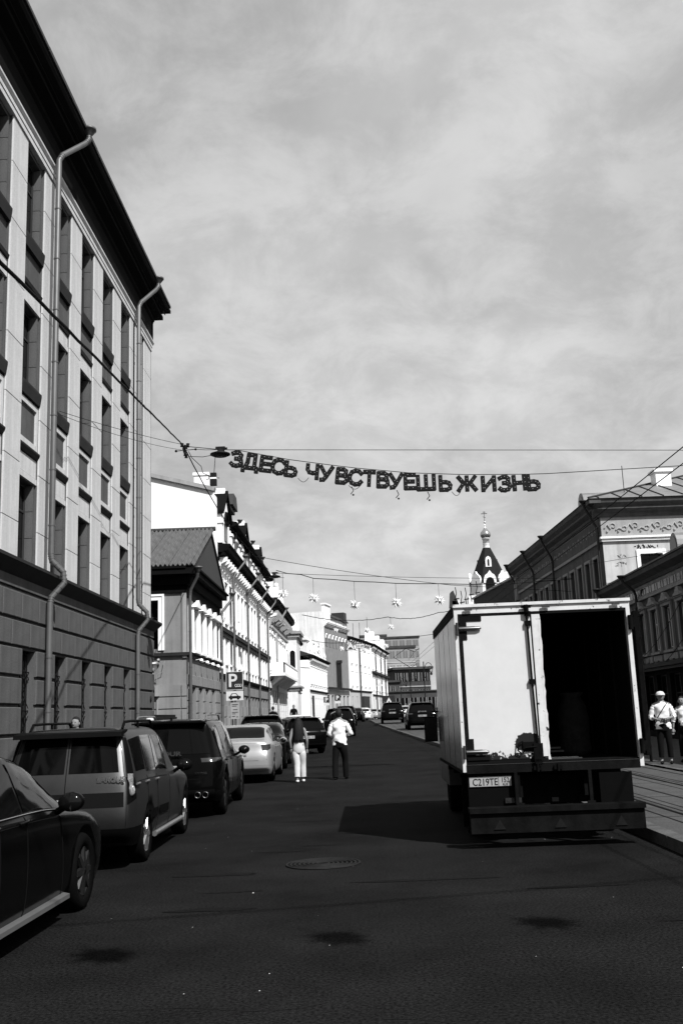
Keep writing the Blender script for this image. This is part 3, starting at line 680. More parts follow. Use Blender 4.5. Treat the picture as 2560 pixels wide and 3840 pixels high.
q = MB(); q.prism([(.35, 11.4), (.5, 11.5), (.5, 11.62), (-.7, 11.8), (-.7, 11.4)], 3.6, 25.5, 'y'); obj('attic_cornice', q, M['cornice_dark'], B3)
q = MB(); q.box(-1.6, -.3, 6.4, 8.0, 11.6, 12.9); q.box(-1.75, -.15, 6.2, 8.2, 12.9, 13.1); q.prism([(6.1, 13.1), (8.3, 13.1), (7.8, 13.8), (6.6, 13.8)], -1.8, 0, 'x'); obj('roof_turret', q, M['roof_dark'], B3)
q = MB(); q.box(-1.2, -.5, .6, 1.3, 12.0, 13.4); q.box(-1.25, -.45, .55, 1.35, 13.4, 13.55); obj('chimney', q, M['white_trim'], B3)
for yy in (4.4, 10.9, 17.1, 23.4):
    pipe(B3, [(.75, yy+.6, 10.0), (.7, yy+.55, 9.7), (.25, yy+.05, 9.0), (.17, yy, 8.8), (.17, yy, .3)], .06, 'pipe')
    if yy < 20: pipe(B3, [(.45, yy+1.0, 12.0), (.2, yy+1.0, 11.6), (.2, yy+1.0, 10.1)], .055, 'pipe')

# ---- ornate house with brackets, balcony and corner bay
B4 = building('stucco_mansion', 'white stucco mansion with a heavy bracketed cornice and a long balcony', (XF, 72.2, 0))
ornate(B4, 0, 16, 8, 9.0, 4.3, [(5.2, 7.6)], 'white2', 'white2', 'white_trim', D=10, eave=.9, hood='seg', w_=.95, corn_h=1.1)
q = MB(); q.prism([(0, 8.2), (.15, 8.2), (.3, 8.7), (.75, 9.05), (.75, 9.35), (0, 9.35)], -.12, .12, 'y'); q.ball((.22, 0, 8.15), .14, 6, 4); me_c = q.mesh('corbel', M['trim_grey']); y = .4
while y < 16: link('corbel', me_c, B4, loc=(0, y, 0)); y += .8
q = MB(); q.box(0, 1.1, .5, 15.5, 4.65, 4.85); [q.box(1.0, 1.1, .5+i*.25, .58+i*.25, 4.85, 5.55) for i in range(60)]; q.box(.98, 1.14, .5, 15.5, 5.55, 5.66); q.box(0, 1.1, .5, .6, 4.85, 5.6)
for i in range(6): q.prism([(0, 4.0), (.15, 4.0), (.9, 4.55), (.9, 4.65), (0, 4.65)], 1.2+i*2.7, 1.45+i*2.7, 'y')
obj('balcony', q, M['white_trim'], B4)
for yy in (2.5, 8, 13): 
    q = MB(); q.prism([(yy-.8, 10.1), (yy+.8, 10.1), (yy+.65, 11.3), (yy, 12.1), (yy-.65, 11.3)], -.8, .2, 'x'); q.ball((0, yy, 12.2), .2, 8, 5); obj('gablet', q, M['white_trim'], B4)
q = MB(); q.box(-1.6, -.8, 3.2, 4.4, 10.6, 12.5); q.box(-1.7, -.7, 3.1, 4.5, 12.5, 12.75); obj('chimney', q, M['white_trim'], B4)
pipe(B4, [(1.0, 5.2, 10.0), (.9, 5.2, 9.7), (.2, 5.0, 8.6), (.2, 5.0, .4)], .075, 'pipe_white')
B5 = building('corner_tower_house', 'white corner house with a projecting round-topped bay, arched window and oval attic opening', (XF, 88.5, 0))
ornate(B5, 0, 20, 7, 8.9, 4.0, [(5.3, 7.4)], 'white2', 'white2', 'white_trim', D=10, eave=.5, hood='seg', w_=.9)
q = MB(); q.box(0, .95, 1.2, 5.6, -.3, 9.3); obj('bay', q, M['white2'], B5)
q = MB(); q.box(-.05, 1.2, 1.0, 5.8, 8.7, 8.95); q.box(-.05, 1.35, .85, 5.95, 9.0, 9.25); q.box(0, 1.1, 1.1, 5.7, 4.0, 4.2); q.box(0, 1.25, .95, 5.85, 4.25, 4.4); obj('bay_cornice', q, M['trim_grey'], B5)
q = MB(); c5 = .55; q.prism([(c5-.22, 5.3), (c5+.22, 5.3)]+[(c5+.22*math.cos(t), 7.3+.22*math.sin(t)) for t in [math.pi*k/8 for k in range(9)]], 1.14, 1.19, 'y'); obj('arched_window', q, M['glass'], B5)
q = MB(); q.tube([(c5+.27*math.cos(t), 1.17, 7.3+.27*math.sin(t)) for t in [math.pi*k/8 for k in range(9)]], .05, 6); q.box(c5-.32, c5-.24, 1.12, 1.2, 5.2, 7.3); q.box(c5+.24, c5+.32, 1.12, 1.2, 5.2, 7.3); obj('window_surround', q, M['white_trim'], B5)
q = MB(); q.prism([(-.1, 9.25), (1.2, 9.25), (1.15, 9.7), (.95, 10.1), (.9, 10.5), (.55, 10.85), (.2, 10.5), (.15, 10.1), (-.05, 9.7)], 1.2, 1.6, 'y'); obj('attic_gable', q, M['white_trim'], B5)
q = MB(); q.lathe([(0, -.02), (.2, -.02), (.26, -.05), (.3, 0)], (.55, 1.19, 10.0), 14, 'y'); obj('oval_opening', q, M['ledge_dark'], B5)
for yy in (8, 12.5, 17): 
    q = MB(); q.prism([(yy-1.2, 9.4), (yy+1.2, 9.4), (yy+.9, 10.4), (yy+.3, 11.2), (yy-.3, 11.2), (yy-.9, 10.4)], -.6, .2, 'x'); obj('gablet', q, M['white_trim'], B5)
q = MB(); q.box(-1.3, -.5, .4, 1.7, 9.4, 12.6); q.box(-1.4, -.4, .3, 1.8, 12.6, 12.75); obj('chimney', q, M['white_trim'], B5)
an = thing('roof_aerial', 'thin television aerial standing on a pale chimney', 'aerial', (-7.4, 89.6, 12.75))
q = MB(); q.tube([(0,0,0),(0,0,1.9)], .03, 6); q.tube([(-.6,0,1.5),(.9,0,1.35)], .02, 5); q.tube([(-.35,-.3,1.48),(-.35,.3,1.48)], .02, 4); q.tube([(.5,-.3,1.4),(.5,.3,1.4)], .02, 4); obj('mast', q, M['iron'], an)

def vase(parent, x, y, z, k=1.0):
    q = MB(); q.box(x-.16*k, x+.16*k, y-.16*k, y+.16*k, z, z+.35*k); q.lathe([(.05*k, .35*k), (.17*k, .6*k), (.12*k, .85*k), (.04*k, 1.0*k), (0, 1.25*k)], (x, y, z), 8); obj('vase', q, M['white_trim'], parent)
for yy in (.6, 4.2, 6.6, 10.2, 11.6, 15.2): vase(B4, .1, yy, 10.0, 1.1)
for yy in (6.3, 9.9, 11.1, 14.4, 15.6, 19): vase(B5, .1, yy, 9.35, 1.1)
q = MB(); q.lathe([(1.15, 9.35), (1.15, 10.4), (1.3, 10.5), (1.1, 11.1), (.6, 11.9), (.25, 12.4), (.05, 13.2)], (-1.0, 18.2, 0), 12); obj('corner_turret', q, M['trim_grey'], B5)
# ---- beyond the bend (fronts turn to the right)
def turned(name, label, a, c):
    d = Vector((c[0]-a[0], c[1]-a[1])); return building(name, label, (a[0], a[1], 0), -math.atan2(d.x, d.y)), d.length
B6, l6 = turned('low_white_house', 'low white two storey house with a dark bracketed eave and plain lower wall', (-5.6, 112), (-4.3, 130))
ornate(B6, 0, l6, 8, 7.9, 4.4, [(5.4, 6.9)], 'white', 'white', 'white_trim', D=9, eave=.6, hood='flat', w_=.7, first_sill=3.0, pieces=False, brackets=True, corn_h=.5)
q = MB(); q.box(.02, .1, 1.5, 3.0, 0, 4.0); obj('doorway', q, M['frame_dark'], B6)
for yy in (3, 8, 13): q = MB(); q.prism([(yy-1, 8.3), (yy+1, 8.3), (yy+.8, 9.4), (yy, 10.2), (yy-.8, 9.4)], -.9, .1, 'x'); obj('gablet', q, M['white_trim'], B6)
for yy in (.6, 5.4, 10.5, 15.5): vase(B6, .1, yy, 8.4, 1.0)
q = MB(); q.box(-3.2, -.4, 1.0, l6-1, 8.4, 10.2); q.prism([(-3.4, 10.2), (-.2, 10.2), (-1.8, 11.4)], .8, l6-.8, 'y'); obj('attic', q, M['white2'], B6)
B7, l7 = turned('arcaded_house', 'tall grey house with a row of small arched windows under a pale attic', (-4.4, 130), (-1.6, 143.5))
ornate(B7, 0, l7, 6, 13.2, 5.0, [], 'grey2', 'cream', 'white_trim', D=12, eave=.5, hood='flat', pil_strips=False, first_sill=1.2, w_=1.2, brackets=False, pieces=False, cdark=False)
for i in range(7):
    yy = 1.0+i*l7/7.2
    q = MB(); q.prism([(yy-.45, 10.6), (yy+.45, 10.6)]+[(yy+.45*math.cos(t), 11.7+.45*math.sin(t)) for t in [math.pi*k/6 for k in range(7)]], .0, .03, 'x'); o = obj('arched_window', q, M['glass'], B7)
    q = MB(); q.tube([(.05, yy+.55*math.cos(t), 11.7+.55*math.sin(t)) for t in [math.pi*k/6 for k in range(7)]], .08, 5); obj('arch_moulding', q, M['white_trim'], o)
q = MB(); q.prism([(.3, 14.6), (.0, 15.0), (-6, 15.3), (-12, 14.6)], 3.0, l7, 'y'); q.box(-1.5, .3, l7-3.2, l7-1.5, 14.5, 15.9); obj('roof', q, M['roof_dark'], B7)
q = MB(); q.box(-12, -.01, -.3, -.02, 0, 15.1); obj('side_wall', q, M['white2'], B7)
q = MB(); q.box(-12, .0, 3.0, l7, 13.76, 14.59); obj('attic_wall', q, M['white'], B7)
q = MB(); q.box(-.3, .15, 0, 3.0, 13.5, 16.0); q.box(-.4, .3, -.1, 3.1, 16.0, 16.2); obj('attic_gable', q, M['white'], B7)
q = MB(); q.box(.1, .7, 6.0, 6.25, 5.2, 8.6); q.box(.1, .8, 5.9, 6.35, 8.6, 9.0); obj('sign_blade', q, M['ledge_dark'], B7)
q = MB(); q.box(0, .5, 0, l7, 5.1, 5.35); obj('awning', q, M['ledge_dark'], B7)
B8, l8 = turned('white_shop_house', 'plain white three storey house with dark eave and doorway, third past the bend', (-1.5, 144), (1.7, 160))
ornate(B8, 0, l8, 5, 12.2, 5.0, [(6.0, 7.6), (9.2, 10.8)], 'white', 'cream', 'white_trim', D=12, eave=.6, hood='flat', pil_strips=False, w_=.5, brackets=True, pieces=False, frame='frame_white')
q = MB(); q.box(.02, .4, 8, 12.5, .5, 4.4); obj('doorway', q, M['frame_dark'], B8)
pipe(B8, [(.5, 7, 12.4), (.2, 7, 11.8), (.2, 7, 1.0)], .1, 'pipe_dark')
B9, l9 = turned('far_white_house', 'farthest white house on the left side with three belt courses and roof gables', (1.9, 161), (5.0, 188))
ornate(B9, 0, l9, 9, 12.2, 4.6, [(5.6, 7.4), (9.0, 11.0)], 'white', 'white2', 'white_trim', D=12, eave=.7, hood='flat', w_=.7, pieces=False)
q = MB(); q.box(0, .5, 0, l9, 8.1, 8.45); obj('string_course', q, M['ledge_dark'], B9)
for yy in (4, 13, 22): q = MB(); q.prism([(yy-1.6, 12.6), (yy+1.6, 12.6), (yy+1.3, 14.2), (yy+.5, 15.0), (yy-.5, 15.0), (yy-1.3, 14.2)], -1.2, .2, 'x'); obj('roof_gable', q, M['white_trim'], B9)
for yy in (5, 14, 22): pipe(B9, [(.6, yy, 12.3), (.2, yy, 11.7), (.2, yy, 1.0)], .1, 'pipe_dark')

# ---- far end of the street
def slabs(name, label, loc, rz, W_, D_, H, floors, wm, bm_, gm, nx, cap=.6, overhang=.3, z0=0.0):
    Bd = building(name, label, loc, rz)     # local: front faces -y
    q = MB(); q.box(-W_/2, W_/2, 0, D_, z0-1, H); obj('wall', q, M[wm], Bd)
    fh = (H-z0)/floors; px = W_/nx
    pb = MB(); pb.box(-px*.42, px*.42, -.05, 0, 0, fh*.5); me = pb.mesh('window', M[gm])
    pf = MB(); [pf.box(x-.04, x+.04, -.09, -.051, 0, fh*.5) for x in (-px*.4, -.0, px*.4)]; me2 = pf.mesh('frame', M[bm_])
    for f in range(floors):
        for i in range(nx):
            o = link('window', me, Bd, loc=(-W_/2+px*(i+.5), 0, z0+f*fh+fh*.3)); link('frame', me2, o)
    q = MB()
    for f in range(1, floors): q.box(-W_/2-.02, W_/2+.02, -.14, 0, z0+f*fh-.12, z0+f*fh+.12)
    obj('belt_course', q, M[bm_], Bd)
    q = MB(); q.box(-W_/2-overhang, W_/2+overhang, -overhang, D_, H, H+cap); obj('roof_edge', q, M['far_dark'], Bd)
    return Bd
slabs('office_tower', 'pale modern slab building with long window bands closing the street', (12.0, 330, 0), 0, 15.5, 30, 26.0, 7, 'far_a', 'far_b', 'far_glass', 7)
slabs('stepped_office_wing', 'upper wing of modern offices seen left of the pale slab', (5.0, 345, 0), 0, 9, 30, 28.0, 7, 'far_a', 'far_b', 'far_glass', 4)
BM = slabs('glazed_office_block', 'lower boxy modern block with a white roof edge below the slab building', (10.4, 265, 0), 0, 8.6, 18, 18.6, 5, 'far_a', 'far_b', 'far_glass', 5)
q = MB(); q.box(-2.6, 4.4, -1.6, 0, 13.0, 13.6); obj('canopy', q, M['white_trim'], BM)
slabs('dark_corner_house', 'dark old corner house with pale ornament below the modern block', (11.2, 215, 0), R(8), 7.6, 16, 10.8, 3, 'far_dark', 'trim_grey', 'glass', 6, cap=.5, overhang=.6)
slabs('small_dark_house', 'small dark house with a white roof edge at the end of the left side', (6.6, 208, 0), 0, 2.9, 14, 8.0, 2, 'far_dark', 'trim_grey', 'glass', 3, cap=.4, overhang=.4)
slabs('shop_row', 'low cluttered shop fronts at the end of the street', (11.5, 190, 0), 0, 15, 10, 5.6, 1, 'far_dark', 'trim_grey', 'glass', 9, cap=.2)

# ================================================================== right side
# near house, dark, ornate upper windows over shop fronts (local x points to the street = world -x)
RB = building('shop_house', 'dark two storey house with carved upper windows over shop fronts beyond the tram bed', (12.0, 47.3, 0), math.pi)
LR = 34.0      # local y runs towards the viewer
ops = []; yy = 1.0; wins = []
while yy < LR-1: wins.append(yy); yy += 1.77
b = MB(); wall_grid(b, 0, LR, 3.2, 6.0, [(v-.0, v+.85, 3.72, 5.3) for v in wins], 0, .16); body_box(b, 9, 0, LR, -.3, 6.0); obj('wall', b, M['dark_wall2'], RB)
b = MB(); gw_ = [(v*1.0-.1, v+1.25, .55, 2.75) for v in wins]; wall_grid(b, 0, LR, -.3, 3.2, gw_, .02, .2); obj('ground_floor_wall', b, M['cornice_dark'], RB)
for v in gw_: window(RB, (v[0]+v[1])/2, .55, 1.35, 2.2, -.15, 'frame_dark', (1, 1))
for v in wins:
    window(RB, v+.425, 3.72, .85, 1.58, -.12, 'frame_white', (1, 1), None, 0, .05)
q = MB(); hw = .425
q.box(0, .07, -hw-.17, -hw, 3.6, 5.35); q.box(0, .07, hw, hw+.17, 3.6, 5.35); q.box(0, .09, -hw-.2, hw+.2, 5.35, 5.5)
q.prism([(-hw-.22, 5.5), (-hw-.05, 5.62), (-.3, 5.66), (-.12, 5.85), (.12, 5.85), (.3, 5.66), (hw+.05, 5.62), (hw+.22, 5.5)], 0, .16, 'x'); q.box(0, .16, -hw-.24, hw+.24, 5.48, 5.54)
q.box(0, .14, -hw-.2, hw+.2, 3.55, 3.64); q.box(0, .06, -hw-.12, hw+.12, 3.3, 3.5); q.lathe([(0, .12), (.09, .1), (.1, 0)], (.05, 0, 5.68), 10, 'x')
me_s = q.mesh('window_surround', M['dim_trim'])
for v in wins: link('window_surround', me_s, RB, loc=(0, v+.425, 0))
q = MB(); q.box(0, .05, 0, .42, 3.26, 3.5); me_p = q.mesh('panel', M['dim_trim']); y = .3
while y < LR-.4: link('panel', me_p, RB, loc=(0, y, 0)); y += .66
q = MB(); q.box(0, .1, 0, LR, 5.9, 5.99); q.box(0, .06, 0, LR, 6.4, 6.5); q.box(0, .045, 0, LR, 6.0, 6.4); obj('frieze', q, M['dim_trim'], RB)
q = MB(); q.box(.045, .06, 0, .36, 6.08, 6.34); me_p = q.mesh('frieze_panel', M['glass']); q = MB(); q.box(.045, .06, 0, .16, 6.08, 6.34); me_q = q.mesh('frieze_panel', M['glass']); y = .35
while y < LR-.5: link('frieze_panel', me_p, RB, loc=(0, y, 0)); link('frieze_panel', me_q, RB, loc=(0, y+.5, 0)); y += .82
q = MB(); q.box(-9, .02, 0, LR, 5.99, 6.5); obj('attic_wall', q, M['dark_wall2'], RB)
q = MB(); q.prism([(-.05, 6.5), (.12, 6.5), (.2, 6.62), (.5, 6.78), (.55, 6.95), (-.05, 7.0)], -.3, LR, 'y'); obj('cornice', q, M['dark_wall'], RB)
q = MB(); q.prism([(.6, 6.96), (.6, 7.03), (-4.5, 8.3), (-9.2, 7.0)], -.4, LR, 'y'); obj('roof', q, M['roof_dark'], RB)
q = MB(); q.box(0, .5, 0, LR, 3.02, 3.18); q.box(0, .42, 0, LR, 2.9, 3.0); obj('shop_cornice', q, M['ledge_dark'], RB)
for yp in (.25, 4.85, 14):
    pipe(RB, [(.68, yp-.15, 6.98), (.62, yp-.12, 6.75), (.22, yp, 6.35), (.16, yp, 6.15), (.16, yp, .3)], .06, 'pipe_dark')
q = MB(); q.prism([(6.4, 7.0), (7.4, 7.0)]+[(6.9+.5*math.cos(t), 7.9+.55*math.sin(t)) for t in [math.pi*k/8 for k in range(9)]], -2.4, -1.0, 'x'); dmo = obj('dormer', q, M['roof_light'], RB)
q = MB(); q.prism([(6.5, 7.1), (7.3, 7.1)]+[(6.9+.4*math.cos(t), 7.85+.45*math.sin(t)) for t in [math.pi*k/8 for k in range(9)]], -.999, -.98, 'x'); obj('pane', q, M['glass'], dmo)
# long house behind it
ang_r = math.atan2(.8, 21.6)
RC = building('long_house', 'long dark two storey house with pale sunlit end wall, scroll frieze and hipped metal roof', (11.2, 69.4, 0), math.pi+ang_r)
LC = 21.6
wy = [.9+i*1.57 for i in range(13)]
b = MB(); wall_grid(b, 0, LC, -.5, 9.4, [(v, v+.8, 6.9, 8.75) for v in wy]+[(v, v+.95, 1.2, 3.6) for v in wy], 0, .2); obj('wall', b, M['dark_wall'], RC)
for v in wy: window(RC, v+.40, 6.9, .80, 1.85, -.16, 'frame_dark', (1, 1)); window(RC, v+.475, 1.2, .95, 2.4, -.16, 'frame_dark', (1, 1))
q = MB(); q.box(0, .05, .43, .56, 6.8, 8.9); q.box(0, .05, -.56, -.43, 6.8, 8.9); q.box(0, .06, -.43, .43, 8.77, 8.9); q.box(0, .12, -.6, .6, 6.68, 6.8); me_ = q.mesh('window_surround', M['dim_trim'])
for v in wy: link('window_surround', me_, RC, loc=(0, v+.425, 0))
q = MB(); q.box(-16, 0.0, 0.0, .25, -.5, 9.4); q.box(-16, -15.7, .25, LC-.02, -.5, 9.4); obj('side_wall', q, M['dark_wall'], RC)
# end wall facing the viewer: at local y = LC, normal +y local (world -y)
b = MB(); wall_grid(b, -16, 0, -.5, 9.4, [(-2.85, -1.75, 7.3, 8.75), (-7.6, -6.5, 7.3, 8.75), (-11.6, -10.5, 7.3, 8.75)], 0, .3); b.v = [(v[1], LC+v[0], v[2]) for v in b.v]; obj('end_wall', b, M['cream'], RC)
for xx in (-2.3, -7.05, -11.05):
    wo = window(RC, 0, 7.3, 1.1, 1.45, 0, 'frame_dark', (1, 1)); wo.location = (xx, LC-.25, 7.3); wo.rotation_euler = (0, 0, math.pi/2)
    q = MB(); q.box(xx-.72, xx-.55, LC, LC+.06, 7.1, 8.95); q.box(xx+.55, xx+.72, LC, LC+.06, 7.1, 8.95); q.box(xx-.55, xx+.55, LC, LC+.055, 8.75, 8.95); q.box(xx-.75, xx+.75, LC, LC+.12, 7.1, 7.25); obj('window_surround', q, M['white_trim'], RC)
q = MB(); q.box(-16, .06, LC, LC+.12, 9.4, 9.52); q.box(-16, .14, LC, LC+.2, 9.53, 9.62); obj('moulding', q, M['white_trim'], RC); q = MB(); q.box(0, .1, 0, LC, 9.4, 9.55); obj('moulding', q, M['dim_trim'], RC)
q = MB(); q.box(-15.9, .02, .0, LC+.02, 9.55, 10.6); obj('frieze', q, M['trim_grey'], RC)
# relief scrolls on the frieze
q = MB(); x = -15.4; k_ = 0
while x < -.2:
    s = 1 if k_ % 2 else -1
    pts = [(x+.17*math.cos(t)*(1-t/9), LC+.04, 10.1+s*.05+.17*math.sin(t)*s*(1-t/9)) for t in [i*.7 for i in range(9)]]
    q.tube(pts, .035, 5); q.tube([(x+.12, LC+.04, 10.0), (x+.28, LC+.05, 10.15+s*.1), (x+.42, LC+.04, 10.0+s*.05)], .04, 5); q.ball((x+.3, LC+.04, 9.88), .06, 6, 4); x += .55; k_ += 1
obj('scroll', q, M['trim_grey'], RC, kind='stuff')
q = MB(); y = .3; k_ = 0
while y < LC-.1:
    s = 1 if k_ % 2 else -1
    q.tube([(.04, y+.17*math.cos(t)*(1-t/9), 10.1+.17*math.sin(t)*s*(1-t/9)) for t in [i*.9 for i in range(7)]], .035, 4); y += .55; k_ += 1
obj('scroll', q, M['dim_trim'], RC, kind='stuff')
q = MB(); q.box(0.02, .045, 0, LC, 9.6, 10.55); obj('frieze_band', q, M['dark_wall'], RC)
q = MB(); prof = [(-.05, 10.6), (.1, 10.6), (.16, 10.72), (.16, 10.8), (.42, 10.95), (.42, 11.05), (.6, 11.22), (.66, 11.4), (-.05, 11.42)]
q.prism(prof, -.5, LC+.1, 'y'); q.prism([(LC+p[0], p[1]) for p in prof], -16.5, .4, 'x'); q.box(.1, .66, LC, LC+.66, 11.2, 11.4); q.box(0, .4, LC, LC+.42, 10.95, 11.1)
obj('cornice', q, M['dark_wall'], RC)
q = MB(); q.add([(.72, LC+.72, 11.42), (.72, -.5, 11.42), (-16.6, -.5, 11.42), (-16.6, LC+.72, 11.42), (-7.9, LC-7.5, 14.4), (-7.9, 7, 14.4)], [(0,1,5,4),(1,2,5),(2,3,4,5),(3,0,4),(0,3,2,1)]); rfm = obj('roof', q, M['roof_light'], RC)
q = MB()
for i in range(17):
    x = -16.6+i*1.05; t = min(1, min((x+16.6)/8.7, (.72-x)/8.6)); 
    if t > .03: q.tube([(x, LC+.72, 11.45), (x, LC+.72-8.2*t, 11.45+2.98*t)], .03, 4)
q.tube([(.72, LC+.72, 11.46), (-7.9, LC-7.5, 14.44)], .05, 5); obj('standing_seam', q, M['roof_dark'], rfm)
q = MB(); q.box(-4.7, -3.9, LC-3.6, LC-2.8, 12.0, 13.45); q.box(-4.8, -3.8, LC-3.7, LC-2.7, 13.45, 13.6); obj('chimney', q, M['white_trim'], RC)
q = MB(); q.prism([(17.0, 11.5), (18.2, 11.5)]+[(17.6+.6*math.cos(t), 12.1+.6*math.sin(t)) for t in [math.pi*k/8 for k in range(9)]], -1.6, -.2, 'x'); dmo = obj('dormer', q, M['roof_light'], RC)
q = MB(); q.prism([(17.15, 11.6), (18.05, 11.6)]+[(17.6+.45*math.cos(t), 12.05+.45*math.sin(t)) for t in [math.pi*k/8 for k in range(9)]], -.199, -.18, 'x'); obj('pane', q, M['glass'], dmo)
q = MB(); q.tube([(-1.6, LC-1, 11.7), (-1.6, LC-1, 13.4)], .02, 5); obj('rod', q, M['iron'], RC)
for yp in (.3, 6.2, 11.6, LC-.25):
    pipe(RC, [(.74, yp, 11.45), (.7, yp, 11.2), (.2, yp, 10.2), (.15, yp, 10.0), (.15, yp, .3)], .065, 'pipe_dark')
# graffiti on the end wall
gf_ = thing('graffiti', 'black spray painted scrawl over the top window of the pale end wall', 'graffiti', (0, 0, 0))
gf_.parent = None; gf_.matrix_world = RC.matrix_basis.copy() if False else Matrix.Translation((11.2, 69.4, 0)) @ Matrix.Rotation(math.pi+ang_r, 4, 'Z')
q = MB(); random.seed(11)
def scrawl(q, x0, x1, z0, z1, n, r):
    x = x0
    for i in range(n):
        xx = x0+(x1-x0)*i/n; pts = [(xx+random.uniform(-.03, .12), LC+.008, random.uniform(z0, z1)) for _ in range(4)]
        q.tube(pts, r, 4)
scrawl(q, -1.6, -2.75, 9.0, 9.22, 10, .018); scrawl(q, -1.75, -2.6, 9.02, 9.06, 3, .014)
obj('scrawl', q, M['ink'], gf_)
q = MB(); scrawl(q, -.75, -1.15, 8.55, 8.75, 4, .010); scrawl(q, -.6, -1.2, 8.15, 8.4, 6, .012)
obj('scrawl', q, M['dim_trim'], gf_)
random.seed(21)
# rough dark gable wall beyond and pale roofs
RD = building('rough_dark_house', 'rough dark building with a slanting top edge between the long house and the church', (11.12, 69.7, 0))
q = MB(); q.prism([(0, -.5), (25.5, -.5), (25.5, 12.05), (0, 10.65)], 0, 8, 'x'); obj('wall', q, M['ivy'], RD)
q = MB(); q.prism([(-.1, 10.65), (25.6, 12.05), (25.6, 12.2), (-.1, 10.8)], -.15, 8, 'x'); obj('coping', q, M['trim_grey'], RD)
q = MB(); q.box(-.1, 1.4, -1, -.1, 9.0, 10.6); obj('extension', q, M['grey2'], RD)
RE = building('white_pinnacle_house', 'white house with small iron roof ornaments left of the church', (12.6, 132, 0))
q = MB(); q.box(0, 3.8, 0, 14, -.5, 15.2); q.box(2.2, 3.6, 0, 3, 15.2, 16.6); q.box(0, 1.0, 0, 3, 15.2, 16.0); obj('wall', q, M['white'], RE)
for i, (x, z) in enumerate(((.6, 15.7), (1.3, 15.2), (1.9, 15.6), (2.6, 16.2), (3.4, 16.4))):
    q = MB(); q.tube([(x, 0, z-.4), (x-.15, 0, z+.6), (x, 0, z+1.3), (x-.1, 0, z+2.1)], .06, 5); q.tube([(x-.3, 0, z+.5), (x+.35, 0, z+.6)], .08, 5); obj('roof_ornament', q, M['iron'], RE)
q = MB(); q.prism([(-.3, 15.2), (1.0, 15.2), (.2, 17.4), (-.1, 17.2)], 0, 2, 'y'); obj('dark_gable', q, M['roof_dark'], RE)

# church bell tower
CH = building('church_tower', 'white church bell tower with a dark tented roof, onion dome and cross', (27.7, 208, 0), R(-3), 'church tower')
def ngon(r, n, rot=0): return [(r*math.cos(2*math.pi*i/n+rot), r*math.sin(2*math.pi*i/n+rot)) for i in range(n)]
q = MB()
for r0, r1, z0, z1 in ((3.7, 3.7, 0, 27.3),):
    a = ngon(4.2, 8, R(22.5)); q.add([(p[0], p[1], z0) for p in a]+[(p[0], p[1], z1) for p in a], [(i, (i+1) % 8, 8+(i+1) % 8, 8+i) for i in range(8)]+[tuple(range(8, 16))])
obj('wall', q, M['white'], CH)
q = MB(); q.prism([(-.95, 20), (.95, 20), (.95, 27.2)]+[(.95*math.cos(t), 27.2+.95*math.sin(t)) for t in [math.pi*k/8 for k in range(9)]]+[(-.95, 27.2)], -3.95, -3.9, 'y'); obj('bell_opening', q, M['glass'], CH)
q = MB()
for k in range(8):
    a = R(22.5+45*k-22.5); ca, sa = math.cos(a), math.sin(a)
    pr = [(-1.3, 27.3)]+[(-1.25+.0, 28.2), (-.95, 28.9), (-.45, 29.25), (0, 29.9), (.45, 29.25), (.95, 28.9), (1.25, 28.2)]+[(1.3, 27.3)]
    hole = None
    for s0, s1 in ((3.6, 4.05),):
        n = len(pr); vs = [(ca*s0-sa*p[0], sa*s0+ca*p[0], p[1]) for p in pr]+[(ca*s1-sa*p[0], sa*s1+ca*p[0], p[1]) for p in pr]
        q.add(vs, [(i, (i+1) % n, n+(i+1) % n, n+i) for i in range(n)]+[tuple(range(n)), tuple(range(n, 2*n))])
obj('kokoshnik', q, M['white_trim'], CH)
q = MB(); q.prism([(-.85, 27.0), (.85, 27.0)]+[(.85*math.cos(t), 27.5+.95*math.sin(t)) for t in [math.pi*k/8 for k in range(9)]], -4.12, -4.06, 'y'); obj('arch_opening', q, M['glass'], CH)
q = MB(); a = ngon(4.3, 8, R(22.5)); c = ngon(2.25, 8, R(22.5)); d = ngon(.85, 8, R(22.5))
q.add([(p[0], p[1], 27.4) for p in a]+[(p[0], p[1], 32.2) for p in c]+[(p[0], p[1], 35.15) for p in d], [(i+o_, (i+1) % 8+o_, 8+(i+1) % 8+o_, 8+i+o_) for o_ in (0, 8) for i in range(8)]+[tuple(range(16, 24))])
q.box(-2.1, -1.7, -.4, .4, 31.9, 32.6); q.box(1.7, 2.1, -.4, .4, 31.9, 32.6); obj('tented_roof', q, M['church_roof'], CH)
q = MB(); q.prism([(-.6, 30.8), (.6, 30.8), (.6, 32.2), (.45, 32.75), (0, 33.05), (-.45, 32.75), (-.6, 32.2)], -2.75, -1.6, 'y'); dl = obj('lucarne', q, M['white_trim'], CH)
q = MB(); q.prism([(-.2, 31.0), (.2, 31.0), (.2, 32.2), (0, 32.5), (-.2, 32.2)], -2.8, -2.75, 'y'); obj('opening', q, M['ledge_dark'], dl)
q = MB(); q.lathe([(.68, 35.1), (.68, 36.9), (.74, 36.9), (.74, 37.05), (.85, 37.1), (.85, 37.25)], seg=20); q.lathe([(.72, 35.9), (.74, 35.95), (.72, 36.0)], seg=20); obj('drum', q, M['white_trim'], CH)
q = MB(); q.lathe([(.7, 37.25), (.95, 37.5), (1.12, 37.85), (1.13, 38.15), (1.0, 38.5), (.72, 38.85), (.42, 39.2), (.2, 39.6), (.08, 40.1), (.05, 40.5), (.0, 40.5)], seg=24); q.ball((0, 0, 40.65), .24, 12, 8); obj('onion_dome', q, M['onion'], CH)
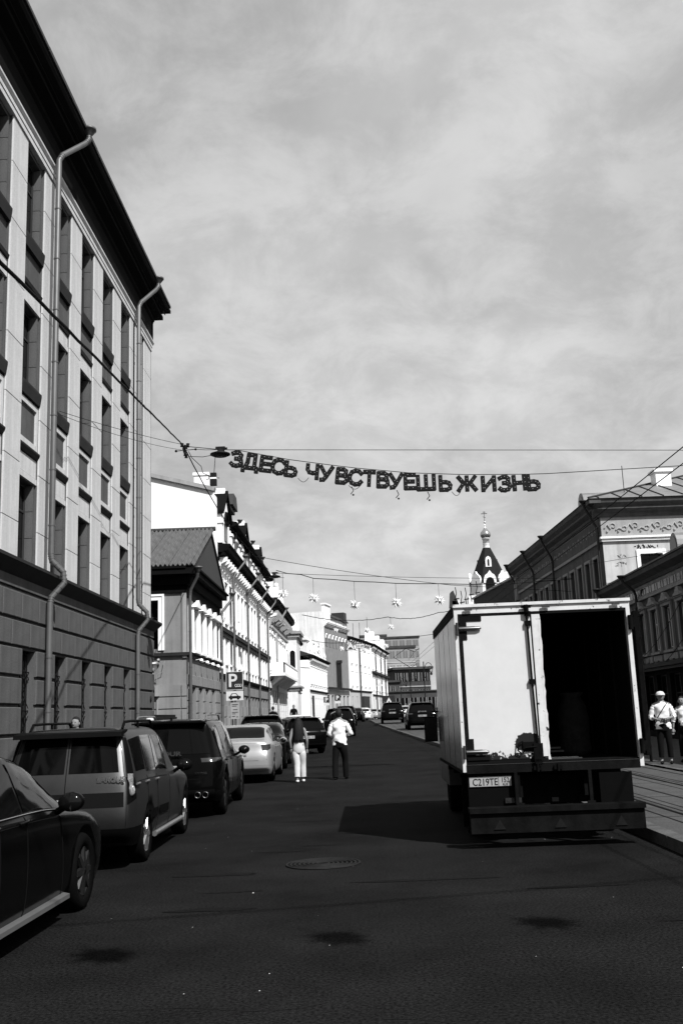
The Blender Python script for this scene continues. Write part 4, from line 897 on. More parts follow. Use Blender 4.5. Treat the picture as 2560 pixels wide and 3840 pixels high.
q = MB(); q.tube([(0,0,40.8),(0,0,43.1)], .05, 6); q.box(-.62, .62, -.05, .05, 42.5, 42.62); q.box(-.3, .3, -.05, .05, 42.85, 42.93); q.tube([(-.3,0,41.9),(.3,0,41.7)], .05, 5); obj('cross', q, M['iron'], CH)

# ================================================================== lorry
TK = thing('delivery_lorry', 'white box lorry seen from behind, its right rear door open on a dark load space', 'lorry', (2.33, 12.7, 0), R(-.4))
HW = 1.11; ZB, ZT = .90, 2.93; LB = 3.95
b = MB(); b.box(-HW, -HW+.045, .06, LB, ZB, ZT-.12); obj('side_panel', b, M['truck_side'], TK)
b = MB(); b.box(HW-.045, HW, .06, LB, ZB, ZT-.12); obj('side_panel', b, M['truck_side'], TK)
b = MB(); b.box(-HW-.012, -HW+.05, .06, LB+.02, ZT-.12, ZT+.01); b.box(HW-.05, HW+.012, .06, LB+.02, ZT-.12, ZT+.01); b.box(-HW-.012, -HW+.02, .06, LB, ZB-.04, ZB); obj('side_rail', b, M['steel'], TK)
b = MB()
for y in (1.0, 1.9, 2.9): b.box(-HW-.002, -HW+.01, y, y+.012, ZB, ZT-.12)
obj('panel_joint', b, M['seam'], TK)
b = MB(); b.box(-HW+.05, HW-.05, .02, LB, ZT-.04, ZT+.012); obj('roof', b, M['truck_frame'], TK)
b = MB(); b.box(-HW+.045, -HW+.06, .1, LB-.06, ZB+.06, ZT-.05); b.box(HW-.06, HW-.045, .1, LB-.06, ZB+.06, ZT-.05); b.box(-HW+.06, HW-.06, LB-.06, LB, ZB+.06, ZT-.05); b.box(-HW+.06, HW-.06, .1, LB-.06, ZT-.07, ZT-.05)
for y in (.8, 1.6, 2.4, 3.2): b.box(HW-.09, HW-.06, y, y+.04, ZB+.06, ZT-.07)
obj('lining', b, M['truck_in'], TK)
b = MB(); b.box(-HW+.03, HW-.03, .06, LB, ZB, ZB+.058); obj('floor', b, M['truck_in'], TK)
# rear frame
b = MB(); b.box(-HW, -HW+.045, -.02, .06, ZB-.02, ZT); obj('corner_post', b, M['truck_frame'], TK)
b = MB(); b.box(HW-.05, HW, -.02, .06, ZB-.02, ZT); obj('corner_post', b, M['truck_frame'], TK)
b = MB(); b.box(-HW+.045, HW-.05, -.02, .06, ZT-.10, ZT-.02); b.box(-HW-.01, HW+.01, -.045, .06, ZT-.018, ZT+.02); obj('header', b, M['truck_frame'], TK)
b = MB(); b.box(-HW+.045, HW-.05, -.018, .0, ZT-.135, ZT-.1); obj('header_gasket', b, M['seam'], TK)
b = MB(); b.box(-HW+.045, HW-.05, -.03, .06, ZB-.04, ZB+.07); b.box(-.02, HW-.05, .0, .3, ZB+.07, ZB+.085); obj('sill', b, M['steel'], TK)
b = MB(); b.box(-HW+.05, HW-.055, -.034, -.031, ZB+.063, ZB+.068); obj('sill_edge', b, M['rail'], TK)
b = MB(); b.box(-HW+.045, HW-.05, -.042, -.031, ZB-.035, ZB-.02)
def sidemat():  # streaks and darker foot paint street reflections into the colour
    m = mat('lorry_side_painted_reflections', 0.46, .25, .10, 2.0, 0, spec=.6); t = m.node_tree; bsdf = t.nodes['Principled BSDF']; src = bsdf.inputs['Base Color'].links[0].from_socket
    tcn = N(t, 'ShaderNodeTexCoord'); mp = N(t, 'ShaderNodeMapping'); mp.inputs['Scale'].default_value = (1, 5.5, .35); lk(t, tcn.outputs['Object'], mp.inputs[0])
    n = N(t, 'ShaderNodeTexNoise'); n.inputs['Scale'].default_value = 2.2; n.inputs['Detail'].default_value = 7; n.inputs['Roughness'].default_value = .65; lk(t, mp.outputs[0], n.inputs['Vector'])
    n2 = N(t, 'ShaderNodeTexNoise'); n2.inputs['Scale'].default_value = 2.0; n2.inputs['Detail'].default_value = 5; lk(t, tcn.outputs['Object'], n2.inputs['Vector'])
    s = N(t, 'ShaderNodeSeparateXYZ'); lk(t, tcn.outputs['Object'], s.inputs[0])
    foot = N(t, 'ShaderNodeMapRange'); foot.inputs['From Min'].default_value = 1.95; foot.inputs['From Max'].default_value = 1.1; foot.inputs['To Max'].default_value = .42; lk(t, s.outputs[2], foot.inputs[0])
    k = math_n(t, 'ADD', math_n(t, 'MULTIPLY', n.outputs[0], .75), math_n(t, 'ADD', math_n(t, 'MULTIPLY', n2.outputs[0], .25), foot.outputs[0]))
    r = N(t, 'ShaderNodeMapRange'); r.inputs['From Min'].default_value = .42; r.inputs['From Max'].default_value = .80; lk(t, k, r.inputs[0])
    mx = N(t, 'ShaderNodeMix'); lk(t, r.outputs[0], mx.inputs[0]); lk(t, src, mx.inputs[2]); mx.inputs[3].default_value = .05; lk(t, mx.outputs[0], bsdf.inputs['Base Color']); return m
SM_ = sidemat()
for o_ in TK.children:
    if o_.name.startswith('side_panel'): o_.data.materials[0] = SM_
# doors
D1 = MB(); D1.bbox(0, .04, 0, 1, 0, 1, .004)
dl = MB(); dl.box(-HW+.06, -.155, -.028, .02, ZB+.12, ZT-.14); dL = obj('door', dl, M['truck_white'], TK)
# rust along the door foot
def rustmat():
    m = mat('worn_white_door', .54, .6, .05, 3.0, .04, 20); t = m.node_tree; bsdf = t.nodes['Principled BSDF']; src = bsdf.inputs['Base Color'].links[0].from_socket
    tcn = N(t, 'ShaderNodeTexCoord'); s = N(t, 'ShaderNodeSeparateXYZ'); lk(t, tcn.outputs['Object'], s.inputs[0])
    n = N(t, 'ShaderNodeTexNoise'); n.inputs['Scale'].default_value = 32; n.inputs['Detail'].default_value = 5; lk(t, tcn.outputs['Object'], n.inputs['Vector'])
    n2 = N(t, 'ShaderNodeTexNoise'); n2.inputs['Scale'].default_value = 7; n2.inputs['Detail'].default_value = 4; lk(t, tcn.outputs['Object'], n2.inputs['Vector'])
    foot = N(t, 'ShaderNodeMapRange'); foot.inputs['From Min'].default_value = ZB+.30; foot.inputs['From Max'].default_value = ZB+.10; lk(t, s.outputs[2], foot.inputs[0])
    dx = math_n(t, 'MULTIPLY', math_n(t, 'ADD', s.outputs[0], .29), 1/.17); dz = math_n(t, 'MULTIPLY', math_n(t, 'SUBTRACT', s.outputs[2], ZB+.31), 1/.12)
    rr = math_n(t, 'SQRT', math_n(t, 'ADD', math_n(t, 'MULTIPLY', dx, dx), math_n(t, 'MULTIPLY', dz, dz)), 0)
    spot = N(t, 'ShaderNodeMapRange'); spot.inputs['From Min'].default_value = 1.25; spot.inputs['From Max'].default_value = .7; lk(t, rr, spot.inputs[0])
    edge = N(t, 'ShaderNodeMapRange'); edge.inputs['From Min'].default_value = -.185; edge.inputs['From Max'].default_value = -.158; lk(t, s.outputs[0], edge.inputs[0])
    k = math_n(t, 'MAXIMUM', math_n(t, 'MULTIPLY', foot.outputs[0], .42), math_n(t, 'MULTIPLY', spot.outputs[0], .55))
    tot = math_n(t, 'ADD', math_n(t, 'ADD', k, math_n(t, 'MULTIPLY', n.outputs[0], .6)), math_n(t, 'MULTIPLY', n2.outputs[0], .5))
    st = N(t, 'ShaderNodeMapRange'); st.inputs['From Min'].default_value = .80; st.inputs['From Max'].default_value = .85; lk(t, tot, st.inputs[0])
    mx = N(t, 'ShaderNodeMix'); lk(t, st.outputs[0], mx.inputs[0]); lk(t, src, mx.inputs[2]); mx.inputs[3].default_value = .012; lk(t, mx.outputs[0], bsdf.inputs['Base Color']); return m
dL.data.materials[0] = rustmat()
b = MB(); b.box(-.135, -.055, -.03, .02, ZB+.14, ZT-.14)
n_ = 26; pr = [(-.055, ZB+.1), (-.055, ZT-.14)]+[(-.03+random.uniform(-.006, .010), ZT-.14-(ZT-.14-ZB-.1)*i/n_) for i in range(n_+1)]
b.prism(pr, -.032, -.015, 'y'); obj('door_edge_strip', b, M['truck_frame'], dL)
b = MB(); b.box(-HW+.045, -HW+.06, -.022, .02, ZB+.07, ZT-.135); b.box(-HW+.06, -.03, -.022, .02, ZB+.072, ZB+.118); b.box(-.155, -.135, -.022, .02, ZB+.1, ZT-.14)
b.box(-HW+.061, -HW+.095, -.036, -.0285, ZB+.12, ZT-.14)
obj('gasket', b, M['seam'], dL)
for z0, z1, z2 in ((ZT-.14-.06, ZT-.14, ZT-.43), (ZB+.12, ZB+.18, ZB+.38)):
    b = MB(); b.box(-HW+.061, -HW+.34, -.038, -.0365, z0, z1); b.box(-HW+.061, -HW+.15, -.038, -.0365, min(z1, z2), max(z1, z2)) if z2 > z1 else b.box(-HW+.061, -HW+.15, -.038, -.0365, z2, z0); obj('corner_plate', b, M['seam'], dL)
def hinge(parent, z, x, s):
    b = MB(); b.tube([(x+s*.30, -.055, z), (x+s*.26, -.055, z), (x+s*.02, -.055, z)], [.012, .024, .024], 8); b.box(min(x, x+s*.22), max(x, x+s*.22), -.05, -.0385, z-.028, z+.028); b.tube([(x, -.05, z-.08), (x, -.05, z+.08)], .018, 8); obj('hinge', b, M['rail'], parent)
hinge(dL, ZT-.29, -HW+.03, 1); hinge(dL, ZB+.22, -HW+.03, 1)
b = MB(); b.tube([(-.17, -.06, ZB+.02), (-.19, -.06, ZB+1.0), (-.20, -.06, ZT-.07)], .013, 8); 
for z in (ZB+.05, ZB+1.02, ZT-.28, ZT-.16): b.box(-.225, -.15, -.075, -.034, z, z+.06)
b.tube([(-.2, -.075, ZT-.12), (-.2, -.075, ZT-.02)], .03, 8); b.box(-.26, -.14, -.07, -.046, ZT-.06, ZT-.03)
obj('lock_rod', b, M['steel_dark'], dL)
b = MB(); b.box(-.36, -.20, -.055, -.03, ZB+.22, ZB+.32); b.tube([(-.36, -.06, ZB+.33), (-.42, -.07, ZB+.30), (-.43, -.07, ZB+.22), (-.38, -.06, ZB+.18)], .010, 6); b.tube([(-.2, -.07, ZB+.26), (-.34, -.08, ZB+.25)], .012, 6); b.box(-.235, -.12, -.075, -.035, ZB+.08, ZB+.3); obj('latch', b, M['steel_dark'], dL)
for x in (-.93, 0.05, .93):
    b = MB(); b.box(x-.05, x+.05, -.06, -.046, ZT-.065, ZT-.03); b.box(x-.035, x+.035, -.07, -.06, ZT-.06, ZT-.04); obj('marker_lamp', b, M['redlens'], TK)
for x in (-.2, .05): b = MB(); b.box(x-.05, x+.05, -.06, -.03, ZB-.02, ZB+.03); b.tube([(x, -.06, ZB-.04), (x, -.06, ZB+.05)], .018, 8); obj('latch_keeper', b, M['steel_dark'], TK)
# open right door folded back against the side
b = MB(); b.box(0, .045, .02, 1.02, ZB+.10, ZT-.14); rd = obj('door', b, M['steel_dark'], TK, loc=(HW+.055, .0, 0), rz=R(-3.5))
b = MB()
for y in (.10, .16): b.tube([(.065, y, ZB+.02), (.065, y, ZT-.1)], .012, 8)
for k in range(7): b.box(.045, .075, .08, .18, ZB+.2+k*.27, ZB+.22+k*.27)
obj('lock_rod', b, M['steel'], rd)
for z in (ZT-.29, ZB+.22):
    b = MB(); b.tube([(HW-.01, -.045, z-.09), (HW-.01, -.045, z+.09)], .03, 8); b.box(HW-.02, HW+.06, -.05, -.01, z-.06, z+.06); obj('hinge', b, M['steel_dark'], TK)
b = MB(); b.bbox(0, .03, 0, 1, 0, 1)
# chassis, plate, beam, bumper
b = MB(); b.box(-.5, -.38, .1, 5.2, .55, .75); b.box(.38, .5, .1, 5.2, .55, .75); b.box(-.9, .95, .35, .42, .45, .8)
for y in (1.0, 2.0, 3.0): b.box(-HW+.05, HW-.05, y, y+.08, .76, .86)
obj('chassis', b, M['steel_dark'], TK)
b = MB(); b.box(-1.06, -.42, -.0, .02, .40, .84); obj('lamp_board', b, M['plastic'], TK)
b = MB(); b.box(-1.042, -.53, -.012, -.002, .700, .815); pl = obj('number_plate', b, M['plate'], TK)
tl = text_obj('plate_text', 'C219TE', .118, M['ink'], pl, (-.85, -.0135, .717), depth=.0008, off=.0012, sx_=.80)
tl = text_obj('plate_text', '152', .082, M['ink'], pl, (-.605, -.0135, .747), depth=.0008, off=.001, sx_=.85)
tl = text_obj('plate_text', 'RUS', .036, M['ink'], pl, (-.605, -.0135, .710), depth=.0008, off=.0005)
b = MB(); b.box(-.688, -.683, -.0145, -.0125, .702, .813); b.box(-1.04, -.532, -.0145, -.0125, .811, .814); b.box(-1.04, -.532, -.0145, -.0125, .701, .704); obj('plate_border', b, M['ink'], pl)
b = MB(); b.box(-.50, -.46, -.09, -.0, .42, .86); b.box(.40, .44, -.09, -.0, .42, .86); b.box(-.50, -.40, -.12, -.09, .42, .50); b.box(.36, .46, -.12, -.09, .42, .5); b.box(-.05, .03, -.03, 0, .5, .545); obj('bumper_strut', b, M['steel'], TK)
b = MB(); b.prism([(-.30, .17), (-.18, .17), (-.16, .2), (-.16, .39), (-.24, .44), (-.24, .475), (-.34, .475), (-.34, .42), (-.30, .40)], -1.09, 1.0, 'x') if False else b.prism([(-.30, .18), (-.16, .18), (-.16, .47), (-.30, .41)], -1.08, .99, 'x'); b.prism([(-.34, .415), (-.10, .415), (-.10, .475), (-.34, .475)], -1.09, 1.0, 'x'); bp_ = obj('bumper', b, M['steel'], TK)
for x in (-.74, -.02, .7):
    b = MB(); b.prism([(x-.07, .225), (x+.07, .225), (x, .34)], -.312, -.301, 'y'); obj('reflector', b, mat('dull_reflector', .011, .8, .2, 9, spec=.02), bp_)
b = MB(); b.box(-.62, -.42, -.03, .0, .50, .56); b.box(-.60, -.56, -.035, -.03, .515, .545); b.box(-.5, -.46, -.035, -.03, .52, .55); obj('tail_lamp', b, M['redlens'], TK)
b = MB(); b.box(.55, .95, -.0, .02, .44, .82); obj('mud_flap', b, M['plastic'], TK)
b = MB(); b.box(-HW+.02, -.62, .55, .57, .18, .8); obj('mud_flap', b, M['plastic'], TK)
def wheel_mesh(R_, wd, spokes=6, rimr=.62):
    t = MB(); t.lathe([(R_*.62, -wd/2+.02), (R_*.9, -wd/2), (R_*.98, -wd/2+.03), (R_, -wd/4), (R_, wd/4), (R_*.98, wd/2-.03), (R_*.9, wd/2), (R_*.62, wd/2-.02), (R_*.60, 0)], seg=32, axis='x')
    r = MB(); r.lathe([(R_*.66, wd/2-.025), (R_*.60, wd/2-.02), (R_*.58, wd/2-.09), (.0, wd/2-.1)], seg=28, axis='x'); r.lathe([(.0, wd/2-.005), (R_*.13, wd/2-.01), (R_*.18, wd/2-.05)], seg=12, axis='x')
    for k in range(spokes):
        a = 2*math.pi*k/spokes; ca, sa = math.cos(a), math.sin(a); w1, w2 = R_*.13, R_*.085
        def pt(rad, off, x): return (x, rad*ca-off*sa, rad*sa+off*ca)
        r.add([pt(R_*.1, -w1, wd/2-.03), pt(R_*.1, w1, wd/2-.03), pt(R_*.63, w2, wd/2-.035), pt(R_*.63, -w2, wd/2-.035), pt(R_*.1, -w1*.8, wd/2-.005), pt(R_*.1, w1*.8, wd/2-.005), pt(R_*.62, w2*.7, wd/2-.012), pt(R_*.62, -w2*.7, wd/2-.012)], [(4,5,6,7),(0,4,7,3),(1,2,6,5),(2,3,7,6)])
    hub = MB(); hub.lathe([(R_*.585, wd/2-.095), (0.01, wd/2-.095)], seg=20, axis='x')  # dark disc painted in as the shade behind the spokes
    return t, r, hub
def wheels(parent, pts, R_, wd, rimm='rim', spokes=6):
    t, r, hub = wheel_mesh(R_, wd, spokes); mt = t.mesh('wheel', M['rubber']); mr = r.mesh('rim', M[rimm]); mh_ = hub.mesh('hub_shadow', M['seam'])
    for (x, y) in pts:
        o = link('wheel', mt, parent, loc=(x, y, R_), rz=0 if x > 0 else math.pi); link('rim', mr, o); link('hub_shade_disc', mh_, o)
wheels(TK, [(-.86, 1.25), (.86, 1.25), (-.84, 4.55), (.84, 4.55)], .35, .24, 'steel_dark', 5)
# cab
cab = MB(); cab.prism([(4.05, .45), (5.85, .45), (5.95, .95), (5.6, 1.15), (5.05, 1.95), (4.9, 2.08), (4.05, 2.1)], -.98, .98, 'x'); obj('cab', cab, M['paint_dgrey'], TK)
q = MB(); q.prism([(4.3, 1.25), (5.3, 1.25), (4.95, 1.9), (4.3, 1.92)], -.99, -.981, 'x'); q.prism([(4.3, 1.25), (5.3, 1.25), (4.95, 1.9), (4.3, 1.92)], .981, .99, 'x'); obj('side_window', q, M['carglass'], TK)
q = MB(); q.prism([(4.0, 2.1), (4.9, 2.1), (4.2, 2.8), (4.0, 2.85)], -.9, .9, 'x'); obj('wind_deflector', q, M['truck_side'], TK)
q = MB(); q.box(-1.33, -1.12, 5.05, 5.16, 1.32, 1.72); mi = obj('mirror', q, M['plastic'], TK, loc=(0, -.9, -.17)); 
q = MB(); q.tube([(-1.2, 5.1, 1.72), (-1.2, 5.1, 1.8), (-.98, 5.1, 1.8)], .015, 6); q.box(-1.31, -1.25, 5.045, 5.05, 1.33, 1.42); obj('mirror_arm', q, M['plastic'], mi)
q = MB(); q.box(-1.32, -1.14, 5.038, 5.048, 1.34, 1.70); obj('mirror_glass', q, M['glass'], mi)
# load lying inside the lorry
sk = thing('sack', 'bulging woven sack standing in the dark load space of the lorry', 'sack', (2.33+.62, 12.7+1.6, .958))
q = MB(); q.lathe([(0.0, 0), (.18, 0), (.22, .08), (.2, .3), (.23, .5), (.2, .68), (.13, .8), (.17, .86), (0, .84)], seg=14); q.v = [(v[0]*(1+.06*math.sin(7*v[2])), v[1], v[2]) for v in q.v]; obj('bag', q, M['sack'], sk)
for k, (x0, x1, y, z, m_) in enumerate(((-.02, .42, .28, .975, 'rail'), (-.02, .40, .4, .982, 'chrome'), (0, .25, .55, 1.06, 'steel'), (0, .22, .6, 1.1, 'steel'))):
    q = MB(); q.box(0, x1-x0, -.02, .02, 0, .022); o = tag(obj('metal_bar', q, M[m_], loc=(2.33+x0, 12.7+y, z), rz=R(1)), ['thin bright metal bar lying nearest the sill inside the lorry', 'second polished bar lying behind the nearest one in the lorry', 'dull flat strip raised above the lorry floor', 'topmost dull strip lying deepest in the lorry doorway'][k], 'metal bar')

# ================================================================== cars
def pchip(vals):
    n = len(vals); d = np.diff(vals); m = np.zeros(n)
    for i in range(1, n-1):
        m[i] = 0 if d[i-1]*d[i] <= 0 else 2*d[i-1]*d[i]/(d[i-1]+d[i])
    m[0] = d[0]; m[-1] = d[-1]; return m
class Loft:
    """closed half shell of a car: i runs rear centre -> side -> front centre, j runs sill -> roof centre"""
    def __init__(s, ctrl):
        s.C = np.array(ctrl, float); s.ni, s.nj = s.C.shape[:2]
        s.Mi = np.zeros_like(s.C)
        for j in range(s.nj):
            for k in range(3): s.Mi[:, j, k] = pchip(s.C[:, j, k])
    def at(s, u, v):
        i = min(int(u), s.ni-2); t = u-i; h = (2*t**3-3*t**2+1, t**3-2*t**2+t, -2*t**3+3*t**2, t**3-t**2)
        col = s.C[i]*h[0]+s.Mi[i]*h[1]+s.C[i+1]*h[2]+s.Mi[i+1]*h[3]
        j = min(int(v), s.nj-2); t = v-j; h = (2*t**3-3*t**2+1, t**3-2*t**2+t, -2*t**3+3*t**2, t**3-t**2)
        out = np.zeros(3)
        def slope(jj, k):
            if jj == 0: return col[1, k]-col[0, k]
            if jj == s.nj-1: return col[jj, k]-col[jj-1, k]
            a, b = col[jj, k]-col[jj-1, k], col[jj+1, k]-col[jj, k]
            return 0 if a*b <= 0 else 2*a*b/(a+b)
        for k in range(3): out[k] = col[j, k]*h[0]+slope(j, k)*h[1]+col[j+1, k]*h[2]+slope(j+1, k)*h[3]
        return out
    def nrm(s, u, v):
        e = .02; a = s.at(min(u+e, s.ni-1), v)-s.at(max(u-e, 0), v); b = s.at(u, min(v+e, s.nj-1))-s.at(u, max(v-e, 0)); n = np.cross(a, b); L = np.linalg.norm(n)
        return n/L if L > 1e-9 else np.array([0, 0, 1.])
    def body(s, du=5, dv=3):
        b = MB(); us = np.linspace(0, s.ni-1, (s.ni-1)*du+1); vs = np.linspace(0, s.nj-1, (s.nj-1)*dv+1); P = [[s.at(u, v) for v in vs] for u in us]; nv = len(vs)
        for sg in (1, -1):
            b.add([(p[0]*sg, p[1], p[2]) for r in P for p in r], [(a*nv+c, (a+1)*nv+c, (a+1)*nv+c+1, a*nv+c+1) for a in range(len(us)-1) for c in range(nv-1)], True)
        ring = [(r[0][0], r[0][1], r[0][2]) for r in P]; full = ring+[(-p[0], p[1], p[2]) for p in ring[::-1]]
        n = len(ring); b.add(full, [(i, i+1, 2*n-2-i, 2*n-1-i) for i in range(n-1)])
        return b
    def patch(s, u0, u1, v0, v1, off=.004, nu=8, nv=6, side=1, trim=None):
        b = MB(); vs = []
        for a in range(nu+1):
            for c in range(nv+1):
                u = u0+(u1-u0)*a/nu; v = v0+(v1-v0)*c/nv
                if trim: u, v = trim(a/nu, c/nv, u, v)
                p = s.at(u, v)+s.nrm(u, v)*off; vs.append((p[0]*side, p[1], p[2]))
        b.add(vs, [(a*(nv+1)+c, (a+1)*(nv+1)+c, (a+1)*(nv+1)+c+1, a*(nv+1)+c+1) for a in range(nu) for c in range(nv)], True); return b
    def line(s, pts, wd=.004, off=.002, side=1):
        b = MB(); P = []
        for u, v in pts:
            p = s.at(u, v)+s.nrm(u, v)*off; P.append((p[0]*side, p[1], p[2]))
        b.tube(P, wd, 4, True, False); return b
def prep_car(spec):
    W = spec['W']/2; zs = spec['zs']; rows = []
    # rear rings: x fractions; r = list of (y,z) for j=0..7 ; wj = half width by level
    rear = spec['rear']; wr = spec['wr']
    for fx, dy in ((0, 0), (.6, .015), (.90, .06)):
        rows.append([(wr[j]*fx, rear[j][0]+dy*spec.get('round', 1), rear[j][1]) for j in range(8)])
    for (y, wmax, zb, wb, zre, wre, zt) in spec['side']:
        zm = zs+(zb-zs)*.55
        rows.append([(wmax*W*.93, y, zs), (wmax*W*.985, y, zs+.16), (wmax*W, y, zm), (wmax*W*.985, y, zb-.07), (wb*W, y, zb), (wre*W, y, zre), (wre*W*.78, y, zt-.012), (0, y, zt)])
    fr = spec['front']; wf = spec['wf']
    for fx, dy in ((.90, -.09), (.6, -.02), (0, 0)):
        rows.append([(wf[j]*fx, fr[j][0]+dy, fr[j][1]) for j in range(8)])
    # spread rear and front top levels to the hood/roof shape
    return Loft(rows)
def bool_arches(me, ys, R_, W):
    o = bpy.data.objects.new('tmp', me); COL.objects.link(o); cut = []
    for y in ys:
        b = MB(); b.lathe([(0, -W), (R_, -W), (R_, -W+.42), (0, -W+.42)], (0, y, R_-.03), 28, 'x'); b.lathe([(0, W-.42), (R_, W-.42), (R_, W), (0, W)], (0, y, R_-.03), 28, 'x')
        bmx = bmesh.new(); m2 = b.mesh('cut', None); bmx.from_mesh(m2); bmesh.ops.remove_doubles(bmx, verts=bmx.verts, dist=1e-5); bmesh.ops.recalc_face_normals(bmx, faces=bmx.faces); bmx.to_mesh(m2); bmx.free()
        c = bpy.data.objects.new('tmpc', m2); COL.objects.link(c); cut.append(c)
        md = o.modifiers.new('b', 'BOOLEAN'); md.object = c; md.operation = 'DIFFERENCE'; md.solver = 'EXACT'
    dg = bpy.context.evaluated_depsgraph_get(); dg.update(); out = bpy.data.meshes.new_from_object(o.evaluated_get(dg)); bpy.data.objects.remove(o)
    for c in cut: bpy.data.objects.remove(c)
    return out
def car_body(name, loft, m, arch_y, arch_r, W, parent):
    b = loft.body(); me = b.mesh('body', m, False)
    bm = bmesh.new(); bm.from_mesh(me); bmesh.ops.remove_doubles(bm, verts=bm.verts, dist=.0008); bmesh.ops.recalc_face_normals(bm, faces=bm.faces); bm.to_mesh(me); bm.free()
    me2 = bool_arches(me, arch_y, arch_r, W/2+.2); me2.name = 'body'
    if not me2.materials: me2.materials.append(m)
    return link('body', me2, parent)
def plate(parent, y, z, txt, reg, w_=.52, x=0, tilt=0):
    b = MB(); b.box(-w_/2, w_/2, -.012, 0, 0, .112); o = obj('number_plate', b, M['plate'], parent, loc=(x, y, z), rot=(tilt, 0, 0))
    text_obj('plate_text', txt, .105, M['ink'], o, (-.07, -.013, .018), depth=.0006, off=.001, sx_=.8); text_obj('plate_text', reg, .075, M['ink'], o, (.185, -.013, .04), depth=.0006, off=.0008, sx_=.85)
    return o
# --- generic shapes ------------------------------------------------------
def spec_suv(L=4.7, W=1.9, H=1.68, zs=.24):
    zb = 1.02
    return dict(W=W, zs=zs, L=L, rear=[(.10, zs+.06), (.0, zs+.22), (.02, .72), (.06, zb-.10), (.11, zb+.02), (.42, H-.13), (.44, H-.05), (.46, H-.035)], wr=[W/2*.88, W/2*.95, W/2*.97, W/2*.95, W/2*.90, W/2*.72, W/2*.6, .02],
        side=[(.22, .96, zb, .93, 1.10, .85, 1.14) if False else (.50, .985, zb, .945, H-.13, .70, H-.03), (1.1, 1, zb, .955, H-.09, .73, H), (1.9, 1, zb-.01, .955, H-.08, .74, H), (2.6, 1, zb-.03, .95, H-.10, .73, H-.01), (3.1, 1, zb-.05, .94, 1.38, .74, H-.10), (3.65, .995, zb-.05, .92, zb+.0, .80, zb+.09), (4.15, .985, .94, .88, .97, .66, 1.0), (4.5, .96, .85, .84, .87, .6, .89)],
        front=[(L-.12, zs+.05), (L, zs+.2), (L, .60), (L-.03, .72), (L-.08, .80), (L-.13, .83), (L-.15, .84), (L-.17, .85)], wf=[W/2*.85, W/2*.93, W/2*.93, W/2*.88, W/2*.8, W/2*.6, W/2*.45, .02])
def spec_sedan(L=4.65, W=1.80, H=1.46, zs=.20):
    zb = .96
    return dict(W=W, zs=zs, L=L, rear=[(.12, zs+.08), (.0, zs+.2), (.0, .62), (.07, .85), (.10, 1.0), (.14, 1.045), (.18, 1.05), (.2, 1.055)], wr=[W/2*.88, W/2*.95, W/2*.96, W/2*.93, W/2*.86, W/2*.7, W/2*.55, .02],
        side=[(.30, .97, .98, .93, 1.05, .76, 1.07), (.62, .99, .975, .945, 1.10, .76, 1.10), (1.15, 1, .965, .955, 1.33, .72, H-.07), (1.65, 1, zb, .955, H-.08, .72, H), (2.3, 1, zb-.01, .95, H-.08, .73, H), (2.75, 1, zb-.03, .945, H-.14, .73, H-.05), (3.5, .995, zb-.06, .92, zb-.02, .82, zb+.04), (4.0, .985, .86, .88, .88, .66, .91), (4.4, .95, .75, .83, .77, .6, .79)],
        front=[(L-.12, zs+.05), (L, zs+.18), (L, .50), (L-.03, .62), (L-.07, .70), (L-.12, .73), (L-.15, .74), (L-.17, .75)], wf=[W/2*.85, W/2*.93, W/2*.93, W/2*.88, W/2*.8, W/2*.6, W/2*.45, .02])
def spec_hatch(L=4.2, W=1.75, H=1.50, zs=.2):
    s = spec_suv(L, W, H, zs); zb = .95
    s['rear'] = [(.10, zs+.08), (.0, zs+.2), (.0, .6), (.04, .85), (.10, zb+.02), (.38, H-.12), (.40, H-.05), (.42, H-.035)]
    s['side'] = [(.46, .985, zb, .945, H-.12, .70, H-.03), (1.0, 1, zb, .955, H-.08, .73, H), (1.7, 1, zb-.01, .955, H-.07, .74, H), (2.2, 1, zb-.03, .95, H-.11, .73, H-.02), (2.65, 1, zb-.05, .94, 1.24, .75, H-.12), (3.2, .995, zb-.06, .92, zb-.04, .82, zb+.03), (3.7, .98, .84, .87, .86, .66, .89), (4.0, .95, .74, .83, .76, .6, .78)]
    s['front'] = [(L-.12, zs+.05), (L, zs+.18), (L, .50), (L-.03, .62), (L-.07, .70), (L-.12, .73), (L-.15, .74), (L-.17, .75)]
    return s
def seams(lf, parent, lines):
    b = MB()
    for pts in lines:
        for s_ in (1, -1):
            q = lf.line(pts, .0035, .001, s_); b.add(q.v, q.f)
    obj('panel_gap', b, M['seam'], parent)
def merge(*mbs):
    o = MB()
    for q in mbs: o.v, o.f, o.sm = o.v+q.v, o.f+[[i+len(o.v)-0 for i in f] for f in []], o.sm
    return o
def pair(lf, **k):
    a = lf.patch(side=1, **k); c = lf.patch(side=-1, **k); h1 = MB(); h1.add(a.v, a.f, True); a.halves = [h1, c]; n = len(a.v); a.v += c.v; a.f += [[i+n for i in f] for f in c.f]; a.sm += c.sm; return a
def mirror_pair(parent, x, y, z, m):
    for s_ in (1, -1):
        q = MB(); q.ball((0, 0, 0), .1, 12, 8, (1.15, .7, .85)); q.tube([(-s_*.08, .03, -.04), (-s_*.16, .06, -.09)], .025, 6); o = obj('mirror', q, m, parent, loc=(s_*x, y, z))
        q = MB(); q.lathe([(0, -.072), (.07, -.068), (.08, -.05)], seg=14, axis='y'); q.v = [(v[0]*1.1, v[1], v[2]*.8) for v in q.v]; obj('mirror_glass', q, M['glass'], o)
